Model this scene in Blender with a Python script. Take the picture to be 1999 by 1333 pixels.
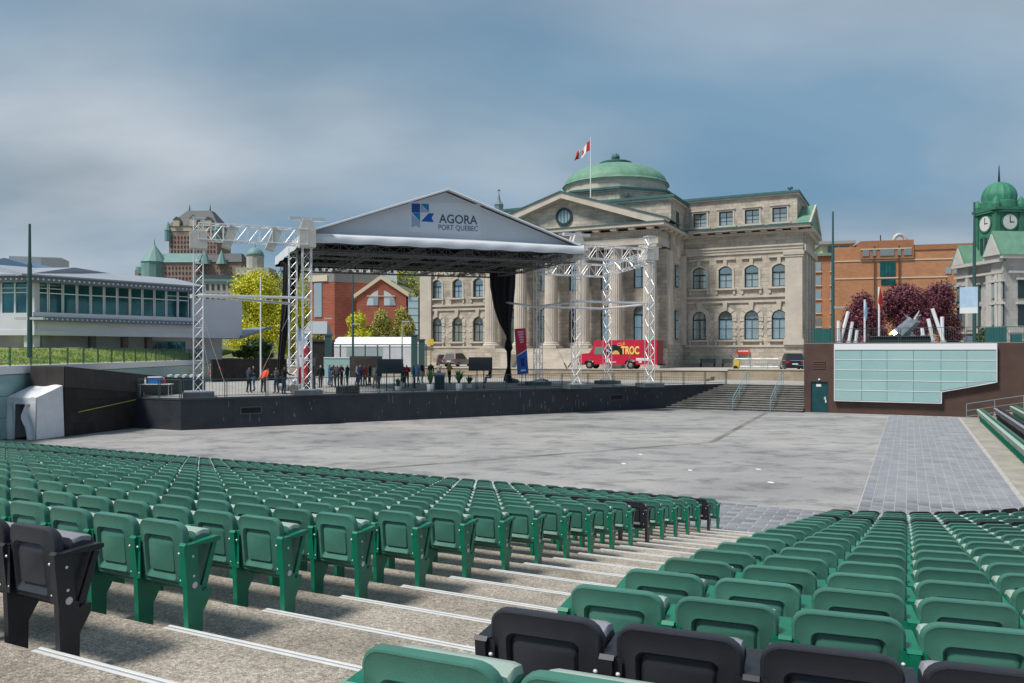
import bpy, bmesh, math, random
import numpy as np
from mathutils import Vector, Matrix
random.seed(7); np.random.seed(7)
for o in list(bpy.data.objects): bpy.data.objects.remove(o)
SC = bpy.context.scene
COL = SC.collection
# ---------------------------------------------------------------- camera, sky, sun, exposure
EYE = 4.4            # metres above the arena floor
FPX = 1555.0         # focal length in photo pixels (28 mm lens)
HOR = 688.0          # photo row of the horizon
cd = bpy.data.cameras.new('camera'); CAM = bpy.data.objects.new('camera', cd); COL.objects.link(CAM)
cd.sensor_width = 36.0; cd.lens = 36.0 * FPX / 1999.0
cd.shift_y = (HOR - 666.5) / 1999.0
cd.clip_start = 0.05; cd.clip_end = 6000
CAM.location = (0, 0, EYE); CAM.rotation_euler = (math.radians(90), 0, 0)
SC.camera = CAM
SUN_DIR = Vector((-0.70, -0.46, 0.0)).normalized()      # towards the sun, in plan
SUN_EL = math.radians(56)
sunv = Vector((SUN_DIR.x * math.cos(SUN_EL), SUN_DIR.y * math.cos(SUN_EL), math.sin(SUN_EL)))
sl = bpy.data.lights.new('sun', 'SUN'); sl.energy = 2.75; sl.angle = math.radians(12); sl.color = (1.0, 0.95, 0.87)
so = bpy.data.objects.new('sun', sl); COL.objects.link(so); so.location = (-30, -20, 60)
so.rotation_euler = sunv.to_track_quat('Z', 'Y').to_euler()
W = bpy.data.worlds.new('World'); SC.world = W; W.use_nodes = True
nt = W.node_tree; nt.nodes.clear()
def N(nt, t, **kw):
    n = nt.nodes.new(t)
    for k, v in kw.items():
        if k.startswith('i_'): n.inputs[k[2:].replace('_', ' ')].default_value = v
        else: setattr(n, k, v)
    return n
out = N(nt, 'ShaderNodeOutputWorld'); bg = N(nt, 'ShaderNodeBackground')
sky = N(nt, 'ShaderNodeTexSky', sky_type='NISHITA', sun_disc=False)
sky.sun_elevation = SUN_EL; sky.sun_rotation = math.atan2(sunv.x, sunv.y); sky.air_density = 1.3; sky.dust_density = 0.6; sky.ozone_density = 2.0
tc = N(nt, 'ShaderNodeTexCoord'); sep = N(nt, 'ShaderNodeSeparateXYZ')
nt.links.new(tc.outputs['Generated'], sep.inputs[0])
ad = N(nt, 'ShaderNodeMath', operation='ADD'); ad.inputs[1].default_value = 0.35
mx = N(nt, 'ShaderNodeMath', operation='MAXIMUM'); mx.inputs[1].default_value = 0.03
nt.links.new(sep.outputs[2], mx.inputs[0]); nt.links.new(mx.outputs[0], ad.inputs[0])
dx = N(nt, 'ShaderNodeMath', operation='DIVIDE'); dy = N(nt, 'ShaderNodeMath', operation='DIVIDE')
nt.links.new(sep.outputs[0], dx.inputs[0]); nt.links.new(ad.outputs[0], dx.inputs[1])
nt.links.new(sep.outputs[1], dy.inputs[0]); nt.links.new(ad.outputs[0], dy.inputs[1])
cmb = N(nt, 'ShaderNodeCombineXYZ'); nt.links.new(dx.outputs[0], cmb.inputs[0]); nt.links.new(dy.outputs[0], cmb.inputs[1])
n1 = N(nt, 'ShaderNodeTexNoise'); n1.inputs['Scale'].default_value = 0.75; n1.inputs['Detail'].default_value = 5; n1.inputs['Roughness'].default_value = 0.42; n1.inputs['Distortion'].default_value = 0.35
mp = N(nt, 'ShaderNodeMapping'); mp.inputs['Location'].default_value = (8.2, -2.4, 0.0); mp.inputs['Scale'].default_value = (1.0, 1.6, 1.0)
nt.links.new(cmb.outputs[0], mp.inputs[0]); nt.links.new(mp.outputs[0], n1.inputs['Vector'])
cr = N(nt, 'ShaderNodeValToRGB'); cr.color_ramp.elements[0].position = 0.38; cr.color_ramp.elements[1].position = 0.66
cr.color_ramp.elements[0].color = (0.18, 0.18, 0.18, 1); cr.color_ramp.elements[1].color = (0.90, 0.90, 0.90, 1)
nt.links.new(n1.outputs['Fac'], cr.inputs[0])
cz = N(nt, 'ShaderNodeCombineXYZ'); zc = N(nt, 'ShaderNodeMath', operation='MAXIMUM'); zc.inputs[1].default_value = 0.33
nt.links.new(sep.outputs[0], cz.inputs[0]); nt.links.new(sep.outputs[1], cz.inputs[1]); nt.links.new(sep.outputs[2], zc.inputs[0]); nt.links.new(zc.outputs[0], cz.inputs[2]); nt.links.new(cz.outputs[0], sky.inputs[0])
n2 = N(nt, 'ShaderNodeTexNoise'); n2.inputs['Scale'].default_value = 1.5; n2.inputs['Detail'].default_value = 5; n2.inputs['Roughness'].default_value = 0.45
nt.links.new(mp.outputs[0], n2.inputs['Vector'])
cc = N(nt, 'ShaderNodeValToRGB'); cc.color_ramp.elements[0].position = 0.35; cc.color_ramp.elements[1].position = 0.66
cc.color_ramp.elements[0].color = (2.3, 2.8, 3.25, 1); cc.color_ramp.elements[1].color = (4.5, 4.9, 5.3, 1)
nt.links.new(n2.outputs['Fac'], cc.inputs[0])
mixs = N(nt, 'ShaderNodeMix', data_type='RGBA')
nt.links.new(cr.outputs[0], mixs.inputs['Factor']); tint = N(nt, 'ShaderNodeMix', data_type='RGBA', blend_type='MULTIPLY'); tint.inputs['Factor'].default_value = 1.0; tint.inputs['B'].default_value = (0.60, 0.80, 0.80, 1); nt.links.new(sky.outputs[0], tint.inputs['A']); nt.links.new(tint.outputs['Result'], mixs.inputs['A']); nt.links.new(cc.outputs[0], mixs.inputs['B'])
nt.links.new(mixs.outputs['Result'], bg.inputs[0]); bg.inputs[1].default_value = 0.084
nt.links.new(bg.outputs[0], out.inputs[0])
vs = SC.view_settings; vs.view_transform = 'Standard'; vs.look = 'None'; vs.gamma = 1.0; vs.exposure = 0.6; vs.use_curve_mapping = False
# ---------------------------------------------------------------- frames
TH = math.radians(26.5); CT, ST = math.cos(TH), math.sin(TH)
def WF(r, f): return (r * CT + f * ST, -r * ST + f * CT)          # row frame (r along the rows, f towards the stage) -> world
def RF(x, y): return (x * CT - y * ST, x * ST + y * CT)
def P(px, py, Z): return Vector(((px - 999.5) / FPX * Z, Z, EYE - (py - HOR) / FPX * Z))
def G(px, py, z=0.0):                                             # pixel -> point on the level z
    Z = FPX * (EYE - z) / (py - HOR); return P(px, py, Z)
def rz(px, py, f):                                                # pixel -> (r, z) on the vertical plane f = const
    u = (px - 999.5) / FPX; Z = f / (CT + ST * u); return RF(u * Z, Z)[0], EYE - (py - HOR) / FPX * Z
# ---------------------------------------------------------------- materials
MATS = {}
def mat(name, col, rough=0.7, var=0.0, scale=4.0, bump=0.0, metal=0.0, col2=None, spec=0.4, rnd=0.0, bscale=None, detail=5, coat=0.0):
    if name in MATS: return MATS[name]
    m = bpy.data.materials.new(name); m.use_nodes = True; t = m.node_tree; b = t.nodes['Principled BSDF']
    b.inputs['Roughness'].default_value = rough; b.inputs['Metallic'].default_value = metal
    b.inputs['Specular IOR Level'].default_value = spec
    if coat: b.inputs['Coat Weight'].default_value = coat; b.inputs['Coat Roughness'].default_value = 0.08
    c = tuple(col) + (1,)
    if var or col2 or rnd or bump:
        co = N(t, 'ShaderNodeTexCoord'); src = co.outputs['Object']
        ns = N(t, 'ShaderNodeTexNoise'); ns.inputs['Scale'].default_value = scale; ns.inputs['Detail'].default_value = detail; ns.inputs['Roughness'].default_value = 0.62
        t.links.new(src, ns.inputs['Vector'])
        r = N(t, 'ShaderNodeValToRGB')
        c2 = col2 if col2 else tuple(x * (1 - var) for x in col)
        c1 = col if col2 else tuple(min(1, x * (1 + var)) for x in col)
        r.color_ramp.elements[0].position = 0.3; r.color_ramp.elements[1].position = 0.7
        r.color_ramp.elements[0].color = tuple(c2) + (1,); r.color_ramp.elements[1].color = tuple(c1) + (1,)
        t.links.new(ns.outputs['Fac'], r.inputs[0]); last = r.outputs[0]
        if rnd:
            oi = N(t, 'ShaderNodeObjectInfo'); hs = N(t, 'ShaderNodeHueSaturation')
            ma = N(t, 'ShaderNodeMapRange'); ma.inputs['To Min'].default_value = 1 - rnd; ma.inputs['To Max'].default_value = 1 + rnd
            t.links.new(oi.outputs['Random'], ma.inputs['Value']); t.links.new(ma.outputs[0], hs.inputs['Value'])
            t.links.new(last, hs.inputs['Color']); last = hs.outputs[0]
        t.links.new(last, b.inputs['Base Color'])
        if bump:
            bn = N(t, 'ShaderNodeTexNoise'); bn.inputs['Scale'].default_value = bscale or scale * 6; bn.inputs['Detail'].default_value = 4
            t.links.new(src, bn.inputs['Vector'])
            bp = N(t, 'ShaderNodeBump'); bp.inputs['Strength'].default_value = bump; bp.inputs['Distance'].default_value = 0.02
            t.links.new(bn.outputs['Fac'], bp.inputs['Height']); t.links.new(bp.outputs[0], b.inputs['Normal'])
    else: b.inputs['Base Color'].default_value = c
    MATS[name] = m; return m
def brickmat(name, c1, c2, mortar, w, h, ms=0.012, rough=0.85, bump=0.5, stain=0.35, mode='xz', off=0.5):
    """coursed masonry: block joints, block-to-block tone and large weather stains (object coordinates, both wall directions)"""
    m = bpy.data.materials.new(name); m.use_nodes = True; t = m.node_tree; b = t.nodes['Principled BSDF']
    b.inputs['Roughness'].default_value = rough; b.inputs['Specular IOR Level'].default_value = 0.25
    co = N(t, 'ShaderNodeTexCoord'); s = N(t, 'ShaderNodeSeparateXYZ'); t.links.new(co.outputs['Object'], s.inputs[0])
    cm = N(t, 'ShaderNodeCombineXYZ')
    if mode == 'xz':
        a = N(t, 'ShaderNodeMath', operation='ADD'); t.links.new(s.outputs[0], a.inputs[0]); t.links.new(s.outputs[1], a.inputs[1])
        t.links.new(a.outputs[0], cm.inputs[0]); t.links.new(s.outputs[2], cm.inputs[1])
    else:
        t.links.new(s.outputs[0], cm.inputs[0]); t.links.new(s.outputs[1], cm.inputs[1])
    br = N(t, 'ShaderNodeTexBrick'); br.offset = off
    br.inputs['Color1'].default_value = tuple(c1) + (1,); br.inputs['Color2'].default_value = tuple(c2) + (1,); br.inputs['Mortar'].default_value = tuple(mortar) + (1,)
    br.inputs['Scale'].default_value = 1.0; br.inputs['Brick Width'].default_value = w; br.inputs['Row Height'].default_value = h; br.inputs['Mortar Size'].default_value = ms; br.inputs['Mortar Smooth'].default_value = 0.4
    t.links.new(cm.outputs[0], br.inputs['Vector'])
    ns = N(t, 'ShaderNodeTexNoise'); ns.inputs['Scale'].default_value = 0.45; ns.inputs['Detail'].default_value = 8; ns.inputs['Roughness'].default_value = 0.68
    t.links.new(co.outputs['Object'], ns.inputs['Vector'])
    rr = N(t, 'ShaderNodeMapRange'); rr.inputs['From Min'].default_value = 0.3; rr.inputs['From Max'].default_value = 0.7; rr.inputs['To Min'].default_value = 1 - stain; rr.inputs['To Max'].default_value = 1 + stain * 0.45
    t.links.new(ns.outputs['Fac'], rr.inputs['Value'])
    hs = N(t, 'ShaderNodeHueSaturation'); t.links.new(br.outputs['Color'], hs.inputs['Color']); t.links.new(rr.outputs[0], hs.inputs['Value'])
    t.links.new(hs.outputs[0], b.inputs['Base Color'])
    bp = N(t, 'ShaderNodeBump'); bp.inputs['Strength'].default_value = bump; bp.inputs['Distance'].default_value = 0.03; bp.invert = True
    t.links.new(br.outputs['Fac'], bp.inputs['Height']); t.links.new(bp.outputs[0], b.inputs['Normal'])
    MATS[name] = m; return m
def glassmat(name, col, rough=0.04, spec=0.8):
    m = mat(name, col, rough=rough, spec=spec); return m
# ---------------------------------------------------------------- mesh builder
class MB:
    def __init__(s): s.v = []; s.f = []; s.m = []
    def add(s, vs, fs, mi=0):
        b = len(s.v); s.v += [tuple(v) for v in vs]; s.f += [tuple(b + i for i in f) for f in fs]; s.m += [mi] * len(fs); return s
    def box(s, x0, x1, y0, y1, z0, z1, mi=0):
        return s.add([(x0,y0,z0),(x1,y0,z0),(x1,y1,z0),(x0,y1,z0),(x0,y0,z1),(x1,y0,z1),(x1,y1,z1),(x0,y1,z1)],
                     [(3,2,1,0),(4,5,6,7),(0,1,5,4),(1,2,6,5),(2,3,7,6),(3,0,4,7)], mi)
    def obox(s, M, sx, sy, sz, mi=0):
        vs = [M @ Vector((a*sx/2, b*sy/2, c*sz/2)) for c in (-1,1) for a,b in ((-1,-1),(1,-1),(1,1),(-1,1))]
        return s.add(vs, [(3,2,1,0),(4,5,6,7),(0,1,5,4),(1,2,6,5),(2,3,7,6),(3,0,4,7)], mi)
    def prism(s, pts, a0, a1, axis='z', mi=0):
        n = len(pts)
        def mk(p, a):
            return (p[0], p[1], a) if axis == 'z' else ((p[0], a, p[1]) if axis == 'y' else (a, p[0], p[1]))
        vs = [mk(p, a0) for p in pts] + [mk(p, a1) for p in pts]
        fs = [tuple(range(n))[::-1], tuple(range(n, 2*n))] + [(i, (i+1) % n, n + (i+1) % n, n + i) for i in range(n)]
        return s.add(vs, fs, mi)
    def tube(s, p0, p1, r, n=6, r2=None, mi=0):
        p0, p1 = Vector(p0), Vector(p1); d = p1 - p0
        if d.length < 1e-6: return s
        q = d.to_track_quat('Z', 'Y'); r2 = r if r2 is None else r2
        vs = [p0 + q @ Vector((r*math.cos(2*math.pi*i/n), r*math.sin(2*math.pi*i/n), 0)) for i in range(n)] + \
             [p1 + q @ Vector((r2*math.cos(2*math.pi*i/n), r2*math.sin(2*math.pi*i/n), 0)) for i in range(n)]
        fs = [tuple(range(n))[::-1], tuple(range(n, 2*n))] + [(i, (i+1) % n, n + (i+1) % n, n + i) for i in range(n)]
        return s.add(vs, fs, mi)
    def lathe(s, prof, n=16, c=(0,0,0), mi=0, a0=0.0, rf=None):
        vs = []
        for j, (r, z) in enumerate(prof):
            for i in range(n):
                a = a0 + 2*math.pi*i/n; q = r * (rf(i, j) if rf else 1)
                vs.append((c[0] + q*math.cos(a), c[1] + q*math.sin(a), c[2] + z))
        fs = []
        for j in range(len(prof) - 1):
            for i in range(n):
                fs.append((j*n+i, j*n+(i+1) % n, (j+1)*n+(i+1) % n, (j+1)*n+i))
        fs.append(tuple(range(n))[::-1]); fs.append(tuple((len(prof)-1)*n + i for i in range(n)))
        return s.add(vs, fs, mi)
    def ball(s, c, r, n=8, mi=0, sz=1.0):
        k = max(4, n//2); pr = [(max(1e-3, r*math.sin(math.pi*j/k)), -r*sz*math.cos(math.pi*j/k)) for j in range(k+1)]
        return s.lathe(pr, n, c, mi)
    def grid(s, fn, nu, nv, mi=0):
        vs = [fn(i/nu, j/nv) for j in range(nv+1) for i in range(nu+1)]
        fs = [(j*(nu+1)+i, j*(nu+1)+i+1, (j+1)*(nu+1)+i+1, (j+1)*(nu+1)+i) for j in range(nv) for i in range(nu)]
        return s.add(vs, fs, mi)
    def mesh(s, name, mats, smooth=False, recalc=True):
        me = bpy.data.meshes.new(name); me.from_pydata(s.v, [], s.f)
        for m in (mats if isinstance(mats, (list, tuple)) else [mats]): me.materials.append(m)
        me.polygons.foreach_set('material_index', s.m)
        if recalc:
            bm = bmesh.new(); bm.from_mesh(me); bmesh.ops.recalc_face_normals(bm, faces=bm.faces); bm.to_mesh(me); bm.free()
        if smooth:
            me.polygons.foreach_set('use_smooth', [True]*len(me.polygons))
            if smooth != True: me.set_sharp_from_angle(angle=math.radians(smooth))
        me.update(); return me
    def build(s, name, mats, parent=None, smooth=False, recalc=True):
        return ob(name, s.mesh(name, mats, smooth, recalc), parent)
def ob(name, me, parent=None, loc=None, rot=None):
    o = bpy.data.objects.new(name, me); COL.objects.link(o)
    if parent: o.parent = parent
    if loc is not None: o.location = loc
    if rot is not None: o.rotation_euler = rot
    return o
def tag(o, label=None, cat=None, group=None, kind=None):
    if label: o['label'] = label
    if cat: o['category'] = cat
    if group: o['group'] = group
    if kind: o['kind'] = kind
    return o
def thing(name, label, cat, loc=(0,0,0), rz_=0.0, group=None):
    o = bpy.data.objects.new(name, None); COL.objects.link(o); o.empty_display_size = 0.2
    o.location = loc; o.rotation_euler = (0, 0, rz_); return tag(o, label, cat, group)
def copy_tree(o, parent=None):
    c = o.copy(); COL.objects.link(c); c.parent = parent
    for ch in o.children: copy_tree(ch, c)
    return c
def text_mesh(name, s, size, m, bold=0.0, sx=1.0, depth=0.01):
    cu = bpy.data.curves.new(name, 'FONT'); cu.body = s; cu.size = size; cu.offset = bold; cu.extrude = depth; cu.resolution_u = 4
    o = bpy.data.objects.new(name, cu); COL.objects.link(o)
    dg = bpy.context.evaluated_depsgraph_get(); me = bpy.data.meshes.new_from_object(o.evaluated_get(dg))
    bpy.data.objects.remove(o); bpy.data.curves.remove(cu); me.materials.clear(); me.materials.append(m)
    xs = [v.co.x for v in me.vertices]
    w = (max(xs) - min(xs)) * sx; x0 = min(xs)
    for v in me.vertices: v.co.x = (v.co.x - x0) * sx
    return me, w
# ---------------------------------------------------------------- shared materials
def aggregate(name):
    m = bpy.data.materials.new(name); m.use_nodes = True; t = m.node_tree; b = t.nodes['Principled BSDF']; b.inputs['Roughness'].default_value = 0.92; b.inputs['Specular IOR Level'].default_value = 0.2
    co = N(t, 'ShaderNodeTexCoord')
    def nz(sc, det, ro):
        n = N(t, 'ShaderNodeTexNoise'); n.inputs['Scale'].default_value = sc; n.inputs['Detail'].default_value = det; n.inputs['Roughness'].default_value = ro; t.links.new(co.outputs['Object'], n.inputs['Vector']); return n
    def rp(n, stops):
        r = N(t, 'ShaderNodeValToRGB'); e = r.color_ramp.elements
        while len(e) < len(stops): e.new(.5)
        for i, (p, c) in enumerate(stops): e[i].position = p; e[i].color = c + (1,)
        t.links.new(n.outputs[0], r.inputs[0]); return r
    a = rp(nz(0.8, 9, .68), [(.30, (.20,.182,.160)), (.5, (.345,.318,.282)), (.72, (.49,.46,.42))])
    v = N(t, 'ShaderNodeTexVoronoi'); v.inputs['Scale'].default_value = 95; t.links.new(co.outputs['Object'], v.inputs['Vector'])
    vb = N(t, 'ShaderNodeSeparateColor'); t.links.new(v.outputs['Color'], vb.inputs[0])
    r2 = N(t, 'ShaderNodeValToRGB'); e = r2.color_ramp.elements; e[0].color = (.45,.44,.43,1); e[1].color = (1.55,1.5,1.45,1); t.links.new(vb.outputs[0], r2.inputs[0])
    n3 = rp(nz(26, 4, .7), [(.33, (.62,.61,.6)), (.66, (1.3,1.28,1.25))])
    x = N(t, 'ShaderNodeMix', data_type='RGBA', blend_type='MULTIPLY'); x.inputs['Factor'].default_value = .75; t.links.new(a.outputs[0], x.inputs['A']); t.links.new(r2.outputs[0], x.inputs['B'])
    y = N(t, 'ShaderNodeMix', data_type='RGBA', blend_type='MULTIPLY'); y.inputs['Factor'].default_value = .8; t.links.new(x.outputs['Result'], y.inputs['A']); t.links.new(n3.outputs[0], y.inputs['B'])
    t.links.new(y.outputs['Result'], b.inputs['Base Color'])
    bp = N(t, 'ShaderNodeBump'); bp.inputs['Strength'].default_value = .6; bp.inputs['Distance'].default_value = .008; t.links.new(v.outputs['Distance'], bp.inputs['Height']); t.links.new(bp.outputs[0], b.inputs['Normal'])
    MATS[name] = m; return m
M_CONC = aggregate('exposed aggregate concrete')
M_RISER = mat('riser concrete', (0.30,0.27,0.23), 0.9, var=0.3, scale=2, bump=0.4)
M_NOSE = mat('aluminium nosing', (0.72,0.72,0.71), 0.5, var=0.08, scale=8, metal=0.2)
M_NOSE2 = mat('nosing grip', (0.30,0.31,0.32), 0.8)
M_GREEN = mat('green seat plastic', (0.052,0.170,0.128), 0.30, var=0.18, scale=3, bump=0.12, bscale=260, rnd=0.16, spec=0.45)
M_GMET = mat('green painted iron', (0.0,0.155,0.088), 0.38, var=0.12, scale=9, spec=0.5, rnd=0.08)
M_BLACK = mat('black seat plastic', (0.022,0.024,0.032), 0.42, var=0.2, scale=3, bump=0.12, bscale=260, rnd=0.15, spec=0.45)
M_BMET = mat('black painted iron', (0.016,0.018,0.024), 0.4, var=0.2, scale=9)
M_SEATTOP = mat('faded sunlit green seat pan', (0.36,0.46,0.40), 0.5, var=0.12, scale=5, rnd=0.12)  # both seat tops: sun bleaching plus sunlit whiteness put into the colour
M_SEATTOPB = mat('faded sunlit black seat pan', (0.26,0.26,0.29), 0.5, var=0.12, scale=5, rnd=0.12)
M_BOLT = mat('zinc bolt', (0.75,0.75,0.76), 0.35, metal=0.3)
M_DISC = mat('pale number disc', (0.62,0.58,0.60), 0.6)
M_STEEL = mat('galvanised steel', (0.62,0.63,0.64), 0.42, metal=0.55, var=0.08, scale=3)
M_ALU = mat('bright aluminium truss', (0.78,0.79,0.80), 0.38, metal=0.45, var=0.06, scale=3)
M_DGREEN = mat('dark green railing paint', (0.035,0.085,0.085), 0.5)
M_RAILBLUE = mat('blue grey rail', (0.18,0.33,0.38), 0.45)
M_GLASS = mat('window glass', (0.40,0.47,0.47), 0.04, spec=1.0, metal=0.55)
M_GLASST = mat('teal office glass', (0.03,0.20,0.21), 0.05, scale=.5, col2=(0.015,0.06,0.075), spec=1.0, metal=0.35)
M_DARKFR = mat('dark green window frame', (0.02,0.04,0.045), 0.5)
M_WHITE = mat('white paint', (0.74,0.75,0.77), 0.6, var=0.06, scale=1.5)
M_DARK = mat('dark interior', (0.015,0.016,0.018), 0.9)
# ---------------------------------------------------------------- ground
def sheet(name, pts, z, m, kind='structure'):
    mb = MB(); n = len(pts); mb.add([(p[0], p[1], z) for p in pts], [tuple(range(n))]); o = mb.build(name, m)
    if o.data.polygons[0].normal.z < 0: o.data.flip_normals()
    return tag(o, kind=kind)
sheet('ground', [(-3000,-600),(3000,-600),(3000,3000),(-3000,3000)], -0.30, mat('far ground', (0.16,0.16,0.15), 0.95, var=0.3, scale=0.05))
# arena floor: stained, patched concrete
m = bpy.data.materials.new('arena concrete'); m.use_nodes = True; t = m.node_tree; b = t.nodes['Principled BSDF']; b.inputs['Roughness'].default_value = 0.85
b.inputs['Specular IOR Level'].default_value = 0.25
co = N(t, 'ShaderNodeTexCoord')
def noise(t, sc, det=6, rough=0.6, dist=0.0, vec=None, stretch=None):
    n = N(t, 'ShaderNodeTexNoise'); n.inputs['Scale'].default_value = sc; n.inputs['Detail'].default_value = det; n.inputs['Roughness'].default_value = rough; n.inputs['Distortion'].default_value = dist
    src = vec if vec is not None else co.outputs['Object']
    if stretch:
        mpn = N(t, 'ShaderNodeMapping'); mpn.inputs['Scale'].default_value = stretch; mpn.inputs['Rotation'].default_value = (0,0,0.5); t.links.new(src, mpn.inputs[0]); src = mpn.outputs[0]
    t.links.new(src, n.inputs['Vector']); return n
def ramp(t, src, stops):
    r = N(t, 'ShaderNodeValToRGB'); e = r.color_ramp.elements
    while len(e) < len(stops): e.new(0.5)
    for i, (p, c) in enumerate(stops): e[i].position = p; e[i].color = tuple(c) + (1,) if len(c) == 3 else c
    t.links.new(src, r.inputs[0]); return r
def mixc(t, fac, a, bb, mode='MIX', f=None):
    x = N(t, 'ShaderNodeMix', data_type='RGBA', blend_type=mode)
    if fac is not None: t.links.new(fac, x.inputs['Factor'])
    else: x.inputs['Factor'].default_value = f
    for s, v in (('A', a), ('B', bb)):
        if isinstance(v, tuple): x.inputs[s].default_value = v + (1,)
        else: t.links.new(v, x.inputs[s])
    return x.outputs['Result']
na = noise(t, 0.09, 8, 0.62, 0.6, stretch=(1,1.8,1)); nb = noise(t, 0.55, 10, 0.7, 0.3, stretch=(0.9,1.3,1)); nc = noise(t, 9, 6, 0.7)
ca = ramp(t, na.outputs['Fac'], [(0.3, (0.225,0.228,0.236)), (0.55, (0.345,0.342,0.345)), (0.72, (0.44,0.425,0.41))])
cb = ramp(t, nb.outputs['Fac'], [(0.36, (0.55,0.55,0.565)), (0.5, (1,1,1)), (0.72, (1.12,1.1,1.07))])
cM = mixc(t, None, ca.outputs[0], cb.outputs[0], 'MULTIPLY', 0.9)
cc_ = ramp(t, nc.outputs['Fac'], [(0.3, (0.85,0.85,0.85)), (0.7, (1.08,1.08,1.08))])
cM = mixc(t, None, cM, cc_.outputs[0], 'MULTIPLY', 0.8)
ne = noise(t, 0.21, 7, 0.6, 1.2); ce = ramp(t, ne.outputs['Fac'], [(0.485, (0,0,0)), (0.50, (0.55,0.55,0.55)), (0.515, (0,0,0))])
cM = mixc(t, None, cM, (1.0,0.985,0.965), 'MULTIPLY', 1.0)
t.links.new(cM, b.inputs['Base Color'])
bp = N(t, 'ShaderNodeBump'); bp.inputs['Strength'].default_value = 0.25; bp.inputs['Distance'].default_value = 0.02
t.links.new(nc.outputs['Fac'], bp.inputs['Height']); t.links.new(bp.outputs[0], b.inputs['Normal'])
M_ARENA = m
sheet('arena_floor', [WF(-75,-30), WF(60,-30), WF(60,75), WF(-75,75)], 0.0, M_ARENA)
# ---------------------------------------------------------------- seating terrace
PITCH, RISE, TREAD = 0.51, 0.1373, 0.908
RC, FC, RHO18 = -2.9, 26.4, 7.05
def rho(k): return RHO18 + (18 - k) * TREAD
def fk(k): return 3.04 + TREAD * k
def Tz(k): return RISE * (18 - k)                 # level of the tread on which row k stands
def curve(k, off=0.0, rmin=-62, fend=64):          # plan curve of the step edge behind row k: straight, quarter turn, straight
    R_ = rho(k) - off; pts = [(rmin, FC - R_)]
    for i in range(1, 40): pts.append((rmin + (RC - rmin) * i / 40, FC - R_))
    for i in range(0, 25):
        a = math.radians(90 * i / 24); pts.append((RC + R_ * math.sin(a), FC - R_ * math.cos(a)))
    pts.append((RC + R_, fend)); return pts
ter = tag(MB().box(-0.1,0.1,-0.1,0.1,-0.28,-0.2).build('seating_terrace', M_CONC), kind='structure')
for k in range(-6, 18):
    A, B = curve(k), curve(k + 1)
    if k == -6: A = [(p[0], p[1] - 8) if i < 41 else (p[0] + 8, p[1] - 8) for i, p in enumerate(A)]
    mb = MB(); n = len(A); z = Tz(k)
    vs = [WF(*p) + (z,) for p in A] + [WF(*p) + (z,) for p in B] + [WF(*p) + (z - RISE - 0.02,) for p in B]
    fs = [(i, i+1, n+i+1, n+i) for i in range(n-1)]; fr = [(n+i, n+i+1, 2*n+i+1, 2*n+i) for i in range(n-1)]
    mb.add(vs, fs, 0); b0 = len(mb.v) - 3*n
    mb.f += [tuple(b0 + q for q in f) for f in fr]; mb.m += [1]*len(fr)
    st = mb.build('step', [M_CONC, M_RISER], ter, recalc=False)
    for pl in st.data.polygons[:1]:
        if pl.normal.z < 0: st.data.flip_normals()
RL0, RL18 = -4.46, -4.14
def rend(k): return RL0 + (RL18 - RL0) * k / 18.0 - 0.085 * max(0.0, 1 - k / 4.0)
RR = -1.66
for k in range(-2, 19):      # aluminium nosing strips across the aisle (edge of the tread above row k)
    z = Tz(k - 1); f0 = fk(k)
    r0, r1 = rend(k) - 0.16, (RR - 0.05 if k < 19 else 0)
    mb = MB()
    def bar(fa, fb, za, zb, mi):
        p = [WF(r0, fa), WF(r1, fa), WF(r1, fb), WF(r0, fb)]
        mb.add([q + (za,) for q in p] + [q + (zb,) for q in p], [(3,2,1,0),(4,5,6,7),(0,1,5,4),(1,2,6,5),(2,3,7,6),(3,0,4,7)], mi)
    bar(f0 - 0.060, f0 + 0.006, z + 0.002, z + 0.006, 0); bar(f0 - 0.034, f0 - 0.022, z + 0.006, z + 0.0085, 1); bar(f0 - 0.012, f0 + 0.006, z - 0.03, z + 0.009, 0)
    mb.build('nosing_strip', [M_NOSE, M_NOSE2], ter)
# ---------------------------------------------------------------- tip-up chairs
def round_rect(w, z0, z1, r, n=5, rb=0.03):
    pts = []
    for cx, cz, a0, rr in ((w/2 - rb, z0 + rb, -90, rb), (w/2 - r, z1 - r, 0, r), (-w/2 + r, z1 - r, 90, r), (-w/2 + rb, z0 + rb, 180, rb)):
        for i in range(n + 1):
            a = math.radians(a0 + 90 * i / n); pts.append((cx + rr * math.cos(a), cz + rr * math.sin(a)))
    return pts
Z0B, Z1B = 0.415, 0.875
def yb(z): return -0.02 - 0.20 * (z - Z0B) * 0.45 - 0.0      # back leans slightly
def loft(mb, loops, mi=0, cap0=True, cap1=True):
    n = len(loops[0]); b0 = len(mb.v)
    for l in loops: mb.v += [tuple(p) for p in l]
    for j in range(len(loops) - 1):
        for i in range(n): mb.f.append((b0 + j*n + i, b0 + j*n + (i+1) % n, b0 + (j+1)*n + (i+1) % n, b0 + (j+1)*n + i)); mb.m.append(mi)
    if cap0: mb.f.append(tuple(b0 + i for i in range(n))[::-1]); mb.m.append(mi)
    if cap1: mb.f.append(tuple(b0 + (len(loops)-1)*n + i for i in range(n))); mb.m.append(mi)
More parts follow.
